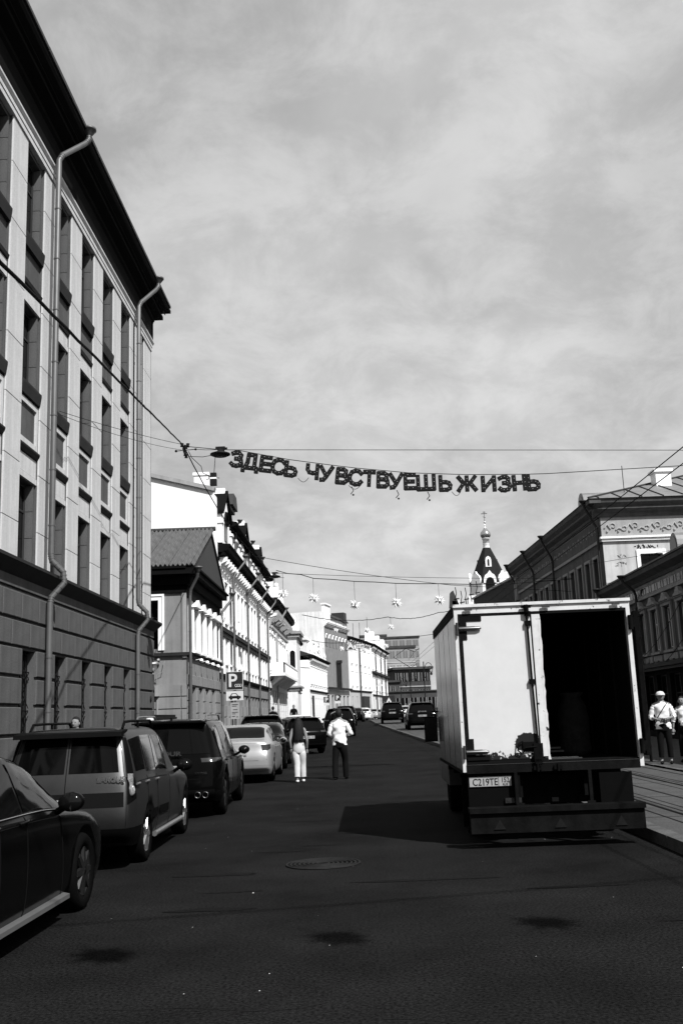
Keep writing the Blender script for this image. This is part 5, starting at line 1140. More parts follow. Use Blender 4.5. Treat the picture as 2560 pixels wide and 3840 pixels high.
def simple_car(name, label, kind, paint, loc, rz, group, text=('', ''), rimm='rim', R_=None, detail=True):
    sp = dict(suv=spec_suv, sedan=spec_sedan, hatch=spec_hatch)[kind](); lf = prep_car(sp); W = sp['W']; L = sp['L']
    t = thing(name, label, 'car', loc, rz, group); R_ = R_ or (.36 if kind == 'suv' else .32)
    ay = (.85, L-.88) if kind != 'sedan' else (.98, L-.85)
    car_body(name, lf, paint, ay, R_+.055, W, t)
    wheels(t, [(s_*(W/2-.12), y) for s_ in (1, -1) for y in ay], R_, .21, rimm, 7)
    nS = len(sp['side'])
    if kind == 'sedan':
        obj('rear_window', pair(lf, u0=4.12, u1=5.05, v0=5.12, v1=7, nu=8, nv=6), M['carglass'], t)
        sw = [(5.0, 6.0), (6.05, 7.02), (7.08, 8.6)]; ws = (7.95, 8.95)
        obj('side_window', pair(lf, u0=4.75, u1=5.9, v0=4.15, v1=4.85, trim=lambda a, c, u, v: (u, v)), M['carglass'], t)
        obj('side_window', pair(lf, u0=5.98, u1=6.95, v0=4.12, v1=4.88), M['carglass'], t); obj('side_window', pair(lf, u0=7.03, u1=8.7, v0=4.12, v1=4.86), M['carglass'], t)
        obj('windscreen', pair(lf, u0=8.08, u1=8.92, v0=5.15, v1=7), M['carglass'], t)
        obj('tail_lamp', pair(lf, u0=1.45, u1=2.75, v0=2.75, v1=3.55), M['redlens'], t)
        mx = (8.5, 4)
        seams(lf, t, [[(5.9+.06*k*0, .3+k*.4) for k in range(10)], [(7.0, .3+k*.4) for k in range(10)], [(8.4, .3+k*.4) for k in range(9)], [(0, 3.9), (1, 3.9), (1.8, 3.85), (2.3, 4.2)], [(0, 1.75), (1, 1.75), (1.9, 1.8), (2.0, 2.6)]])
        zp = .70
    else:
        g0 = lf.patch(0, 2.0, 4.12, 5.0, .004, 10, 6, 1, lambda a, c, u, v: (u*(.97-.10*c), v)); g1 = lf.patch(0, 2.0, 4.12, 5.0, .004, 10, 6, -1, lambda a, c, u, v: (u*(.97-.10*c), v))
        n = len(g0.v); g0.v += g1.v; g0.f += [[i+n for i in f] for f in g1.f]; g0.sm += g1.sm; obj('rear_window', g0, M['carglass'], t)
        obj('side_window', pair(lf, u0=3.15, u1=3.9, v0=4.25, v1=4.85), M['carglass'], t); obj('side_window', pair(lf, u0=4.0, u1=5.0, v0=4.12, v1=4.88), M['carglass'], t); obj('side_window', pair(lf, u0=5.08, u1=6.6 if kind == 'suv' else 6.7, v0=4.12, v1=4.88), M['carglass'], t)
        obj('windscreen', pair(lf, u0=6.9 if kind == 'suv' else 6.3, u1=7.92, v0=5.15, v1=7), M['carglass'], t)
        obj('tail_lamp', pair(lf, u0=1.2, u1=2.85, v0=3.1, v1=3.75), M['redlens'], t)
        seams(lf, t, [[(3.95, .3+k*.4) for k in range(10)], [(5.04, .3+k*.4) for k in range(10)], [(6.6, .3+k*.4) for k in range(9)], [(0, 1.75), (1, 1.75), (1.9, 1.8), (2.1, 2.6), (2.1, 3.5)]])
        q = MB(); pR = lf.at(0, 5.4); q.box(-W*.34, W*.34, pR[1]-.10, pR[1]+.1, pR[2]+.005, pR[2]+.03); obj('spoiler', q, paint, t)
        zp = .62 if kind == 'hatch' else .78
    obj('rear_bumper', pair(lf, u0=0, u1=3.2, v0=.15, v1=1.1, off=.006), M['plastic'] if kind != 'sedan' else paint, t)
    obj('front_grille', pair(lf, u0=nS+4.3, u1=nS+5, v0=.6, v1=2.4), M['plastic'], t); obj('headlight', pair(lf, u0=nS+2.7, u1=nS+4.0, v0=2.4, v1=3.5), M['lens'], t)
    pm = lf.at(8.45 if kind == 'sedan' else 7.5, 4.0); mirror_pair(t, pm[0]+.14, pm[1]+.0, pm[2]+.06, paint)
    q = MB()
    for s_ in (1, -1):
        for u in ((5.75, 6.85) if kind == 'sedan' else (3.8, 4.85)):
            p = lf.at(u, 3.0); q.tube([(s_*(p[0]+.012), p[1]-.09, p[2]-.02), (s_*(p[0]+.03), p[1], p[2]-.01), (s_*(p[0]+.012), p[1]+.09, p[2]-.01)], .012, 6)
    obj('door_handle', q, paint, t)
    vz = lf.at(0, 2.4); plate(t, min(lf.at(0, 2.2)[1], lf.at(0, 2.8)[1])-.012, zp, text[0], text[1])
    q = MB(); ant = lf.at(0, 7); q.prism([(.0, 0), (.14, 0), (.02, .06)], -.015, .015, 'x'); yr_ = lf.at(3 if kind != 'sedan' else 6, 7); obj('antenna_fin', q, M['plastic'], t, loc=(0, yr_[1]+.1, yr_[2]-.005))
    return t, lf
# near parked cars ----------------------------------------------------------
# MPV
def mpv():
    W, L, H, zs = 1.56, 4.47, 1.60, .26; zb = 1.02; w = W/2
    sp = dict(W=W, zs=zs, L=L, round=.8, rear=[(.14, zs+.05), (.03, zs+.18), (.0, .62), (.05, .93), (.08, zb+.02), (.26, H-.10), (.30, H-.03), (.33, H-.015)], wr=[w*.86, w*.95, w*.985, w*.97, w*.93, w*.78, w*.66, .02],
        side=[(.34, .985, zb, .95, H-.11, .79, H-.01), (.95, 1, zb, .96, H-.08, .80, H), (1.55, 1, zb-.01, .96, H-.08, .80, H), (2.15, 1, zb-.03, .95, H-.10, .79, H-.01), (2.7, 1, zb-.06, .94, H-.20, .77, H-.08), (3.45, .99, zb-.08, .92, zb-.05, .82, zb+.05), (3.95, .98, .90, .86, .93, .66, .96), (4.2, .95, .82, .8, .85, .6, .87)],
        front=[(L-.1, zs+.05), (L, zs+.2), (L, .58), (L-.03, .7), (L-.08, .78), (L-.12, .82), (L-.15, .83), (L-.17, .84)], wf=[w*.85, w*.93, w*.93, w*.88, w*.8, w*.6, w*.45, .02])
    lf = prep_car(sp); t = thing('parked_car', 'dusty dark grey estate van with split rear doors, second in the left row', 'car', (-3.385, 11.55, 0), R(.9), 'cars parked along the left kerb')
    P_ = M['paint_dgrey']; Ra = .31
    car_body('body', lf, P_, (.98, 3.88), Ra+.06, W, t); wheels(t, [(s_*(w-.12), y) for s_ in (1, -1) for y in (.98, 3.88)], Ra, .2, 'rim', 5)
    for s_ in (1, -1):
        g = MB(); a = lf.patch(.07, 2.0, 4.16, 4.92, .004, 10, 6, s_, lambda a, c, u, v: (max(u*.84, .045), v)); obj('rear_window', a, M['carglass'], t)
        for (u0, u1, v0, v1) in ((3.12, 3.92, 4.2, 4.84), (4.02, 4.95, 4.13, 4.86), (5.03, 6.55, 4.13, 4.86)): obj('side_window', lf.patch(u0, u1, v0, v1, .004, 8, 6, s_), M['carglass'], t)
        obj('rear_pillar_trim', lf.patch(2.22, 2.8, 3.95, 4.9, .003, 6, 8, s_), M['plastic'], t)
        obj('lamp_surround', lf.patch(2.1, 2.85, 2.35, 3.95, .003, 6, 8, s_), M['plastic'], t)
        pz = [lf.at(2.35, v)+lf.nrm(2.35, v)*.012 for v in (3.5, 2.75)]
        q = MB(); c = pz[0]; q.box(c[0]*s_-.028, c[0]*s_+.028, c[1]-.012, c[1]+.03, c[2]-.05, c[2]+.08); q.v = [(v[0], v[1], v[2]) for v in q.v]; obj('tail_lamp', q, M['lens'], t)
        q = MB(); c = pz[1]; q.ball((c[0]*s_, c[1]+.01, c[2]), .058, 12, 8, (.8, .45, 1.1)); obj('tail_lamp', q, M['lens'], t)
    obj('windscreen', pair(lf, u0=6.5, u1=7.92, v0=5.15, v1=7), M['carglass'], t)
    q = MB(); p = lf.at(0, 5.3); q.prism([(-.16, -.02), (.16, .03), (.16, .055), (-.14, .03)], -w*.80, w*.80, 'x'); o = obj('spoiler', q, M['plastic'], t, loc=(0, p[1]-.01, p[2]-.02)); 
    q = MB(); q.box(-.12, .12, -.02, .02, 0, .03); obj('brake_lamp', q, M['redlens'], t, loc=(0, lf.at(0, 4.95)[1]-.02, lf.at(0, 4.95)[2]+.0))
    obj('rear_bumper', pair(lf, u0=0, u1=3.35, v0=.05, v1=1.25, off=.012), M['plastic'], t)
    obj('door_recess', pair(lf, u0=0, u1=1.82, v0=2.3, v1=2.75, off=.003), M['seam'], t)
    seams(lf, t, [[(2.02, 1.3+k*.36) for k in range(11)], [(3.96, .3+k*.4) for k in range(10)], [(4.99, .3+k*.4) for k in range(10)], [(6.5, .3+k*.4) for k in range(9)], [(3.2+.2*k, 3.2) for k in range(16)]])
    q = lf.line([(0, 1.3+k*.36) for k in range(11)], .005, .002); obj('door_gap', q, M['seam'], t)
    q = MB()
    for s_ in (1, -1):
        for u in (3.05, 3.85, 4.9):
            p = lf.at(u, 2.95); q.tube([(s_*(p[0]+.01), p[1]-.08, p[2]), (s_*(p[0]+.03), p[1], p[2]), (s_*(p[0]+.01), p[1]+.08, p[2])], .014, 6)
    obj('door_handle', q, M['rim'], t)
    obj('door_moulding', pair(lf, u0=4.05, u1=4.9, v0=1.3, v1=1.7, off=.014), M['plastic'], t); obj('door_moulding', pair(lf, u0=5.05, u1=6.2, v0=1.3, v1=1.7, off=.014), M['plastic'], t)
    q = MB()
    for s_ in (1, -1): q = MB(); q.tube([(s_*(w-.02), 1.4, .27), (s_*(w-.01), 3.4, .27)], .035, 8); obj('side_step', q, M['rim'], t)
    for s_ in (1, -1):
        q = MB(); x = s_*w*.70; q.tube([(x, .5, H-.03), (x, .62, H+.05), (x, 1.0, H+.06), (x, 2.2, H+.06), (x, 2.35, H-.03)], .018, 6); q.tube([(x, 1.4, H-.03), (x, 1.4, H+.05)], .016, 6); obj('roof_rail', q, M['plastic'], t)
    pm = lf.at(7.35, 4.0); mirror_pair(t, pm[0]+.17, pm[1]-.05, pm[2]+.08, M['plastic'])
    text_obj('badge', 'LARGUS', .085, M['chrome'], t, (w*.66, lf.at(1.2, 3.45)[1]-.012, lf.at(1.2, 3.5)[2]), rot=(math.pi/2-.1, 0, 0), depth=.003, off=.0035, sx_=1.05)
    plate(t, lf.at(0, 2.6)[1]-.012, .70, 'M024', '5', .52, -.25)
    q = MB(); q.tube([(-.25, .02, .27), (-.05, -.02, .22), (.05, 0, .27)], .02, 6); obj('tow_hook', q, M['rim'], t)
    return t
mpv()
# black sedan, front left
def black_sedan():
    W, L, H, zs = 1.84, 4.9, 1.45, .17; zb = .97
    sp = spec_sedan(L, W, H, zs); sp['side'] = [(.34, .97, .99, .93, 1.06, .76, 1.08), (.72, .99, .985, .945, 1.12, .76, 1.12), (1.25, 1, .975, .955, 1.33, .72, H-.07), (1.8, 1, .97, .955, H-.07, .72, H), (2.35, 1, .965, .95, H-.06, .73, H), (2.8, 1, .955, .945, H-.12, .72, H-.05), (3.62, .995, .90, .93, .94, .84, .99), (4.2, .99, .84, .88, .86, .66, .90), (4.62, .95, .72, .83, .75, .6, .77)]
    lf = prep_car(sp); t = thing('parked_car', 'black saloon parked nearest, with a pale sill strip and rounded door mirror', 'car', (-3.52, 5.55, 0), R(-.6), 'cars parked along the left kerb')
    w = W/2; Ra = .335; car_body('body', lf, M['paint_black'], (1.0, 3.92), Ra+.05, W, t); wheels(t, [(s_*(w-.11), y) for s_ in (1, -1) for y in (1.0, 3.92)], Ra, .22, 'rim_dark', 8)
    for s_ in (1, -1):
        for (u0, u1) in ((4.8, 5.92), (6.0, 6.95), (7.05, 8.72)): obj('side_window', lf.patch(u0, u1, 4.1, 4.88, .004, 10, 6, s_), M['carglass'], t)
        q = MB(); pts = [(lf.at(u, 4.02)+lf.nrm(u, 4.02)*.006) for u in [4.7+.25*k for k in range(17)]]; q.tube([(p[0]*s_, p[1], p[2]) for p in pts], .007, 6); obj('window_strip', q, M['chrome'], t)
    obj('windscreen', pair(lf, u0=8.05, u1=8.92, v0=5.15, v1=7), M['carglass'], t); obj('rear_window', pair(lf, u0=4.12, u1=5.05, v0=5.12, v1=7), M['carglass'], t)
    obj('tail_lamp', pair(lf, u0=1.3, u1=2.75, v0=2.75, v1=3.55), M['redlens'], t); obj('headlight', pair(lf, u0=11.4, u1=13.0, v0=2.4, v1=3.5), M['lens'], t); obj('front_grille', pair(lf, u0=13.2, u1=14, v0=.6, v1=2.4), M['plastic'], t)
    seams(lf, t, [[(5.96, .3+k*.4) for k in range(10)], [(7.0, .3+k*.4) for k in range(10)], [(8.62-.02*k, .3+k*.4) for k in range(9)], [(4.6+.25*k, 3.1+.0*k) for k in range(20)]])
    for s_ in (1, -1):
        q = MB()
        q.prism([(w-.06, .17), (w+.012, .19), (w+.012, .225), (w-.06, .24)], 1.5, 3.4, 'y') if s_ > 0 else q.prism([(-w+.06, .17), (-w-.012, .19), (-w-.012, .225), (-w+.06, .24)], 1.5, 3.4, 'y')
        obj('sill_strip', q, M['rim'], t)
    for s_ in (1, -1):
        q = MB(); q.ball((0, 0, 0), .105, 16, 10, (1.05, .75, .78)); q.tube([(-s_*.08, .03, -.05), (-s_*.17, .06, -.1)], .03, 6); o = obj('mirror', q, M['paint_black'], t, loc=(s_*(w+.10), 3.12, 1.0))
        q = MB(); q.lathe([(0, -.086), (.085, -.082), (.1, -.06)], seg=18, axis='y'); q.v = [(v[0], v[1], v[2]*.75) for v in q.v]; obj('mirror_glass', q, M['glass'], o)
        q = MB(); q.lathe([(0, -.075), (.01, -.08), (.115, -.055), (.12, -.05)], seg=18, axis='y')
    q = MB()
    for s_ in (1, -1):
        for u in (5.75, 6.85): p = lf.at(u, 3.2); q.tube([(s_*(p[0]+.01), p[1]-.1, p[2]), (s_*(p[0]+.035), p[1], p[2]+.01), (s_*(p[0]+.01), p[1]+.1, p[2]+.01)], .013, 6)
    obj('door_handle', q, M['paint_black'], t); return t
black_sedan()
# black SUV behind the van
suv, lfs = simple_car('parked_car', 'glossy black large off-roader with roof rails and twin exhausts, third in the left row', 'suv', M['paint_black'], (-3.38, 17.45, 0), R(1.2), 'cars parked along the left kerb', ('K418KA', '152'), 'rim_dark', .37)
text_obj('badge', 'JETOUR', .10, M['chrome'], suv, (0, lfs.at(0, 3.5)[1]-.03, 1.06), depth=.004, off=.004, sx_=1.5)
text_obj('badge', 'X70 PLUS', .05, M['chrome'], suv, (.6, lfs.at(1, 2.5)[1]-.03, .74), depth=.003, off=.001)
q = MB()
for x in (.55, .68): q.tube([(x, -.02, .40), (x, .1, .40)], .05, 14, False); q.lathe([(.042, 0), (.052, -.01), (.056, .01), (.056, .08)], (x, -.03, .40), 14, 'y')
obj('exhaust', q, M['chrome'], suv)
for s_ in (1, -1):
    q = MB(); x = s_*.62; q.tube([(x, .6, 1.64), (x, .75, 1.73), (x, 1.2, 1.74), (x, 2.4, 1.74), (x, 2.6, 1.65)], .018, 6); obj('roof_rail', q, M['rim'], suv)
sil, lfk = simple_car('parked_car', 'bright silver saloon with dark tail lamps, fourth in the left row', 'sedan', M['paint_silver'], (-3.22, 26.0, .03), R(.5), 'cars parked along the left kerb', ('O736YP', '152'))
simple_car('parked_car', 'dark saloon standing between the silver saloon and the walking woman', 'sedan', M['paint_black'], (-3.3, 31.6, gz(32)), R(1), 'cars parked along the left kerb', ('A115OT', '52'))
ang, _ = simple_car('parked_car', 'black hatchback turned outward from the row, its plate seen between the two walkers', 'hatch', M['paint_black'], (-2.2, 41.5, gz(42)), R(18), 'cars parked along the left kerb', ('P903EX', '152'))
simple_car('parked_car', 'dark hatchback nosed in just behind the walking woman', 'suv', M['paint_black'], (-3.7, 37.6, gz(38)), R(6), 'cars parked along the left kerb', ('H207AK', '52'))
white_h, _ = simple_car('parked_car', 'white hatchback whose roof shows above the dark cars behind the walkers', 'hatch', M['paint_white'], (-3.0, 48.5, gz(50)), R(2), 'cars parked along the left kerb', ('T550MB', '152'))
simple_car('parked_car', 'dark tall car just behind the head of the man in the white shirt', 'suv', M['paint_black'], (-1.35, 60.0, gz(61)), R(0), 'cars parked along the left kerb', ('E121OO', '52'))
SEDW, _ = simple_car('parked_car', 'pale silver saloon in the middle of the distant left row', 'sedan', M['paint_silver'], (1.3, 136, gz(137)), R(-6), 'distant cars on the left', ('B777', '52'))
PK = {'silver_car_paint': M['paint_black']}; PW = {'black_car_paint': M['paint_white'], 'silver_car_paint': M['paint_white']}
dup(suv, (2.45, 81, gz(83)+.13), R(-1), 'dark tall car driving away, left of the two on the tram side') .__setitem__('group', 'distant cars')
dup(suv, (3.75, 63, gz(65)+.13), R(0), 'nearest dark car on the tram bed, half hidden by the lorry mirror').__setitem__('group', 'distant cars on the tram side')
for i, (x, y, rz, src, rp_, lab) in enumerate([
    (-1.35, 84, 0, suv, None, 'small dark car just right of the white shirted man in the distance'), (-.75, 104, -3, sil, PK, 'dark saloon second beyond the man in the white shirt'), (.2, 122, -6, sil, PW, 'white backed car in the middle of the distant left row'),
    (2.6, 150, -9, sil, PW, 'white car beyond the pale silver saloon'), (3.3, 168, -12, sil, None, 'silver car near the far end of the left row'), (-.1, 140, -10, suv, PW, 'pale tall car half hidden in the far left row'),
    (4.3, 100, 0, sil, PW, 'white car facing the bend beyond the dark tall car'), (5.6, 112, 0, suv, None, 'dark car among the lamp posts in the distance'), (6.0, 128, 0, sil, PW, 'pale car farthest away among the lamp posts')]):
    o = dup(src, (x, y, gz(y)), R(rz), lab, rp_); o['group'] = 'distant cars'

# ================================================================== banner, cables, stars, lamps
STROKES = {   # unit height letters: width, strokes (polylines) on a 0..w x 0..1 box
 'З': (.78, [[(.10,.80),(.28,.87),(.48,.87),(.60,.76),(.58,.62),(.44,.53),(.30,.53)], [(.44,.53),(.62,.45),(.66,.30),(.56,.17),(.38,.12),(.20,.14),(.08,.24)]]),
 'Д': (1.0, [[(.12,-.08),(.12,.12),(.88,.12),(.88,-.08)], [(.24,.14),(.34,.45),(.36,.88),(.74,.88),(.74,.14)]]),
 'Е': (.76, [[(.66,.88),(.14,.88),(.14,.12),(.68,.12)], [(.16,.5),(.6,.5)]]),
 'С': (.86, [[(.76,.72),(.62,.86),(.42,.89),(.22,.8),(.12,.6),(.12,.4),(.22,.2),(.42,.11),(.62,.14),(.76,.28)]]),
 'Ь': (.80, [[(.14,.88),(.14,.12),(.5,.12),(.66,.2),(.68,.36),(.6,.5),(.44,.55),(.16,.55)]]),
 'Ч': (.80, [[(.12,.88),(.12,.62),(.22,.46),(.42,.42),(.64,.46)], [(.66,.88),(.66,.12)]]),
 'У': (.84, [[(.10,.88),(.42,.38)], [(.74,.88),(.42,.30),(.30,.14),(.14,.12)]]),
 'В': (.80, [[(.14,.12),(.14,.88),(.46,.88),(.60,.80),(.60,.64),(.48,.53),(.16,.53)], [(.48,.53),(.66,.44),(.68,.26),(.54,.13),(.14,.12)]]),
 'Т': (.78, [[(.10,.88),(.68,.88)], [(.39,.86),(.39,.12)]]),
 'Ш': (1.12, [[(.12,.88),(.12,.12),(1.0,.12),(1.0,.88)], [(.56,.88),(.56,.14)]]),
 'Ж': (1.16, [[(.58,.88),(.58,.12)], [(.12,.88),(.40,.52),(.10,.12)], [(1.04,.88),(.76,.52),(1.06,.12)], [(.40,.52),(.76,.52)]]),
 'И': (.88, [[(.13,.88),(.13,.12)], [(.13,.16),(.75,.84)], [(.75,.88),(.75,.12)]]),
 'Н': (.84, [[(.13,.88),(.13,.12)], [(.71,.88),(.71,.12)], [(.14,.5),(.70,.5)]])}
BY = 27.0
bn = thing('letter_garland', 'black letters studded with bulbs, strung on a cable across the street', 'letter sign', (0, BY, 0))
# (letter, x centre, z of the middle, tilt)
LET = [('З',-3.20,8.78,-9),('Д',-2.82,8.70,-9),('Е',-2.40,8.61,-9),('С',-2.05,8.52,-8),('Ь',-1.70,8.44,-9),
       ('Ч',-1.10,8.33,-7),('У',-.72,8.26,-8),('В',-.28,8.17,-8),('С',.09,8.11,-5),('Т',.47,8.06,-5),('В',.85,8.01,-4),('У',1.21,7.965,-3),('Е',1.59,7.93,-1),('Ш',2.04,7.885,0),('Ь',2.57,7.845,-1),
       ('Ж',3.17,7.805,0),('И',3.77,7.775,0),('З',4.22,7.76,1),('Н',4.62,7.765,2),('Ь',5.0,7.76,2)]
SZ = .50; TH = .108
def stroke_mesh(chv):
    w_, st = STROKES[chv]; b = MB(); bb = MB(); e = 0
    for pl_ in st:
        P_ = [((x-w_/2+.02)*SZ, (z-.5)*SZ) for x, z in pl_]
        for i in range(len(P_)-1):
            a, c = Vector(P_[i]), Vector(P_[i+1]); d = (c-a).normalized(); n = Vector((-d.y, d.x))*TH/2; ex = d*TH*.32; e += .0006
            a2, c2 = a-ex, c+ex; b.prism([tuple(a2+n), tuple(c2+n), tuple(c2-n), tuple(a2-n)], -.05-e, .05+e, 'y')
            k = max(1, int((c-a).length/.115))
            for j in range(k):
                p = a.lerp(c, (j+.5)/k); bb.ball((p.x, -.058-e, p.y), 0.0085, 6, 4)
    return b.mesh('letter', M['letter']), bb.mesh('bulb', M['bulb'])
lm = {k: stroke_mesh(k) for k in STROKES}
for (c_, x, z, tl_) in LET:
    o = link('letter', lm[c_][0], bn, loc=(x, 0, z), rot=(0, -R(tl_), 0)); bo = link('bulb', lm[c_][1], o); bo['kind'] = 'stuff'
def zcab(x): 
    P_ = [(-4.65, 9.22), (-3.65, 9.08), (-3.2, 9.05), (-1.7, 8.70), (0, 8.40), (1.6, 8.18), (3.2, 8.06), (5.2, 7.99), (9.2, 8.06)]
    for i in range(len(P_)-1):
        if P_[i][0] <= x <= P_[i+1][0]: t = (x-P_[i][0])/(P_[i+1][0]-P_[i][0]); return P_[i][1]*(1-t)+P_[i+1][1]*t
q = MB(); q.tube([(x, 0, zcab(x)) for x in np.linspace(-4.6, 9.2, 30)]+[(11.9, 1.5, 8.3)], .011, 5); 
obj('support_cable', q, M['wire'], bn)
q = MB()
for x0, x1, dz in ((-1.5, -1.2, .5), (2.75, 3.0, .5), (-.1, .25, .52)): q.tube([(x0+(x1-x0)*t, 0, zcab(x0)-dz-.12*math.sin(math.pi*t)+.0) for t in np.linspace(0, 1, 7)], .008, 4)
for x, z in ((.0, 7.86), (1.25, 7.70), (2.1, 7.62)): q.tube([(x-.02, 0, z), (x+.03, 0, z-.12), (x-.05, 0, z-.22)], .012, 4); q.ball((x+.02, 0, z-.24), .03, 6, 4)
obj('loose_wire', q, M['wire'], bn)
def cable(name, label, pts, r=.010, group='overhead cables', wob=0.0):
    if wob: pts = [(p[0], p[1]+random.uniform(-wob, wob), p[2]+random.uniform(-wob, wob)) for p in pts]
    q = MB(); q.tube(pts, r, 5); return tag(obj(name, q, M['wire']), label, 'cable', group)
def sag(a, b, s, n=24): a, b = Vector(a), Vector(b); return [tuple(a.lerp(b, i/n)-Vector((0, 0, s*4*(i/n)*(1-i/n)))) for i in range(n+1)]
cable('span_wire', 'straight thin wire crossing above the hanging letters', [(-3.6, BY+.1, 9.10), (9.2, BY+.1, 8.53), (12, BY+1, 8.4)], .009)
cable('span_wire', 'upper of two thin wires from the office downpipe to the cable joint', sag((-6.3, 20.7, 8.36), (-4.65, BY, 9.26), .05), .007)
cable('span_wire', 'lower of two thin wires from the office downpipe to the cable joint', sag((-6.3, 20.75, 8.30), (-4.75, BY, 9.12), .10), .006)
# thick twisted cable running along the left fronts
tk_ = []
for a, c, s_ in (((-2.0, -2, 5.4), (-2.61, 7, 5.11), .15), ((-2.61, 7.0, 5.11), (-4.65, BY, 9.2), .0), ((-4.65, BY, 9.15), (-5.15, 40.0, 9.5), .10), ((-5.15, 40, 9.5), (-4.6, 52, 9.35), .1)):
    tk_ += sag(a, c, s_, 30)[:-1]
cable('twisted_cable', 'thick twisted black cable slanting over the parked cars to the insulator joint', tk_+[(-4.6, 52, 9.35)], .018, wob=.008)
jb = thing('cable_joint', 'cluster of black insulators where the overhead cables meet, left of the letters', 'cable joint', (-4.65, BY, 9.12))
q = MB(); random.seed(5)
for k in range(7): q.lathe([(0, -.06), (.05, -.05), (.035, 0), (.055, .05), (0, .07)], (random.uniform(-.09, .09), random.uniform(-.05, .05), random.uniform(-.22, .16)), 8)
q.tube([(-.25, 0, -.03), (.3, 0, .0)], .012, 5); q.ball((-.25, 0, -.03), .04, 6, 4); q.ball((.3, 0, 0), .035, 6, 4); q.ball((1.05, 0, -.09), .07, 6, 5); q.tube([(.3, 0, 0), (.6, 0, -.03), (1.05, 0, -.04)], .008, 4); obj('insulator', q, M['wire'], jb)
q = MB(); q.tube([(.1, 0, -.05), (.2, 0, -.25), (.45, 0, -.5), (.5, 0, -.7), (.75, 0, -.82)], .010, 5); q.tube([(.1, 0, -.2), (.5, 0, -.23), (.9, 0, -.17)], .009, 4); obj('loose_wire', q, M['wire'], jb)
def pendant(label, loc, s=1.0, box=True):
    t = thing('street_pendant_lamp', label, 'lamp', loc, 0, 'pendant street lamps')
    q = MB(); q.lathe([(0, .12), (.06, .11), (.09, .05), (.28, -.02), (.285, -.05), (.2, -.09), (0, -.10)], seg=20); obj('lamp_shade', q, M['iron'], t, scale=(s, s, s)); q = MB(); q.box(-.12, .14, -.05, .05, .11, .18); q.tube([(-.13, 0, .15), (.2, 0, .13)], .03, 6); obj('clamp', q, M['iron'], t, scale=(s, s, s)); return t
pendant('dark saucer lamp hanging beside the first letter of the garland', (-3.66, BY, 8.98))
pendant('dark saucer lamp hanging over the roof edge of the white mansion', (-4.28, 52, 8.98), 1.1)
cbx = thing('control_box', 'small strapped black box dangling below the saucer lamp', 'box', (-3.86, BY, 8.24))
q = MB(); q.box(-.09, .09, -.07, .07, -.19, -.01); q.box(-.085, .085, -.065, .065, .04, .17); q.tube([(-.2, 0, -.02), (-.1, 0, .03), (.1, 0, .03), (.17, 0, .02)], .01, 4); obj('casing', q, M['iron'], cbx)
q = MB(); q.box(-.092, .092, -.072, .072, -.008, .035); obj('strap', q, M['white_trim'], cbx); q = MB(); q.tube([(0.02, 0, .17), (.07, 0, .75)], .009, 4); obj('hanger', q, M['wire'], cbx)
# star garlands
def star_mesh(r=.3):
    q = MB(); random.seed(3); ga = math.pi*(3-5**.5); n = 22
    for i in range(n):
        z = 1-2*(i+.5)/n; rr = math.sqrt(1-z*z); d = Vector((rr*math.cos(ga*i), rr*math.sin(ga*i), z)); u = d.orthogonal().normalized(); v = d.cross(u); b_ = .055*r/.3; L = r*random.uniform(.85, 1.08)
        m_ = d*L*.42; q.add([tuple(d*.03), tuple(m_+u*b_), tuple(m_+v*b_), tuple(m_-u*b_), tuple(m_-v*b_), tuple(d*L)], [(0,2,1),(0,3,2),(0,4,3),(0,1,4),(1,2,5),(2,3,5),(3,4,5),(4,1,5)])
    return q.mesh('star', M['star'])
SM = star_mesh(.33)
def star(label, loc, up, s=1.0, group='hanging star decorations'):
    t = thing('hanging_star', label, 'star decoration', loc, random.uniform(0, 3), group); link('spikes', SM, t, scale=(s, s, s)); q = MB(); q.tube([(0, 0, .1), (0, 0, up)], .010*max(1, loc[1]/60), 4); obj('cord', q, M['wire'], t)
cable('garland_cable', 'wavy cable carrying the nearer row of hanging stars', [(-4.19, 52, 9.27), (-3.6, 52, 9.1), (-2.9, 52, 9.0), (-2.23, 52, 8.75), (-1.2, 52, 8.65), (-.06, 52, 8.50), (1, 52, 8.42), (2.1, 52, 8.34), (3.2, 52, 8.27), (4.34, 52, 8.22), (6, 52, 8.12), (8.25, 52, 8.08), (11.5, 53, 8.3)], .022, wob=.02)
for x, z, up, lab in ((-3.855, 8.01, 1.1, 'white spiked star nearest the mansion front in the nearer star row'), (-2.26, 7.72, 1.05, 'second white spiked star from the left in the nearer row'), (-.11, 7.31, 1.2, 'lowest white spiked star at the middle of the nearer row'), (2.055, 7.32, 1.02, 'white spiked star right of the middle in the nearer row'), (4.29, 7.36, .86, 'white spiked star above the roof of the lorry')):
    star(lab, (x, 52, z), up)
cable('span_wire', 'thin wire slanting down from the mansard roof to the right', sag((-5.35, 52.3, 10.13), (5.0, 52.3, 8.15), .1)+[(11.5, 53.5, 7.7)], .014)
cable('span_wire', 'thin level wire just above the nearer star row', sag((-4.1, 52.6, 9.2), (11.5, 53, 8.35), .1), .012)
cable('garland_cable', 'cable carrying the farther row of small stars', sag((-5.0, 90, 10.7), (2.7, 90, 10.2), .4)+sag((2.7, 90, 10.2), (7.2, 90, 10.4), .3)+sag((7.2, 90, 10.4), (14, 90, 11.3), .1), .03, wob=.03)
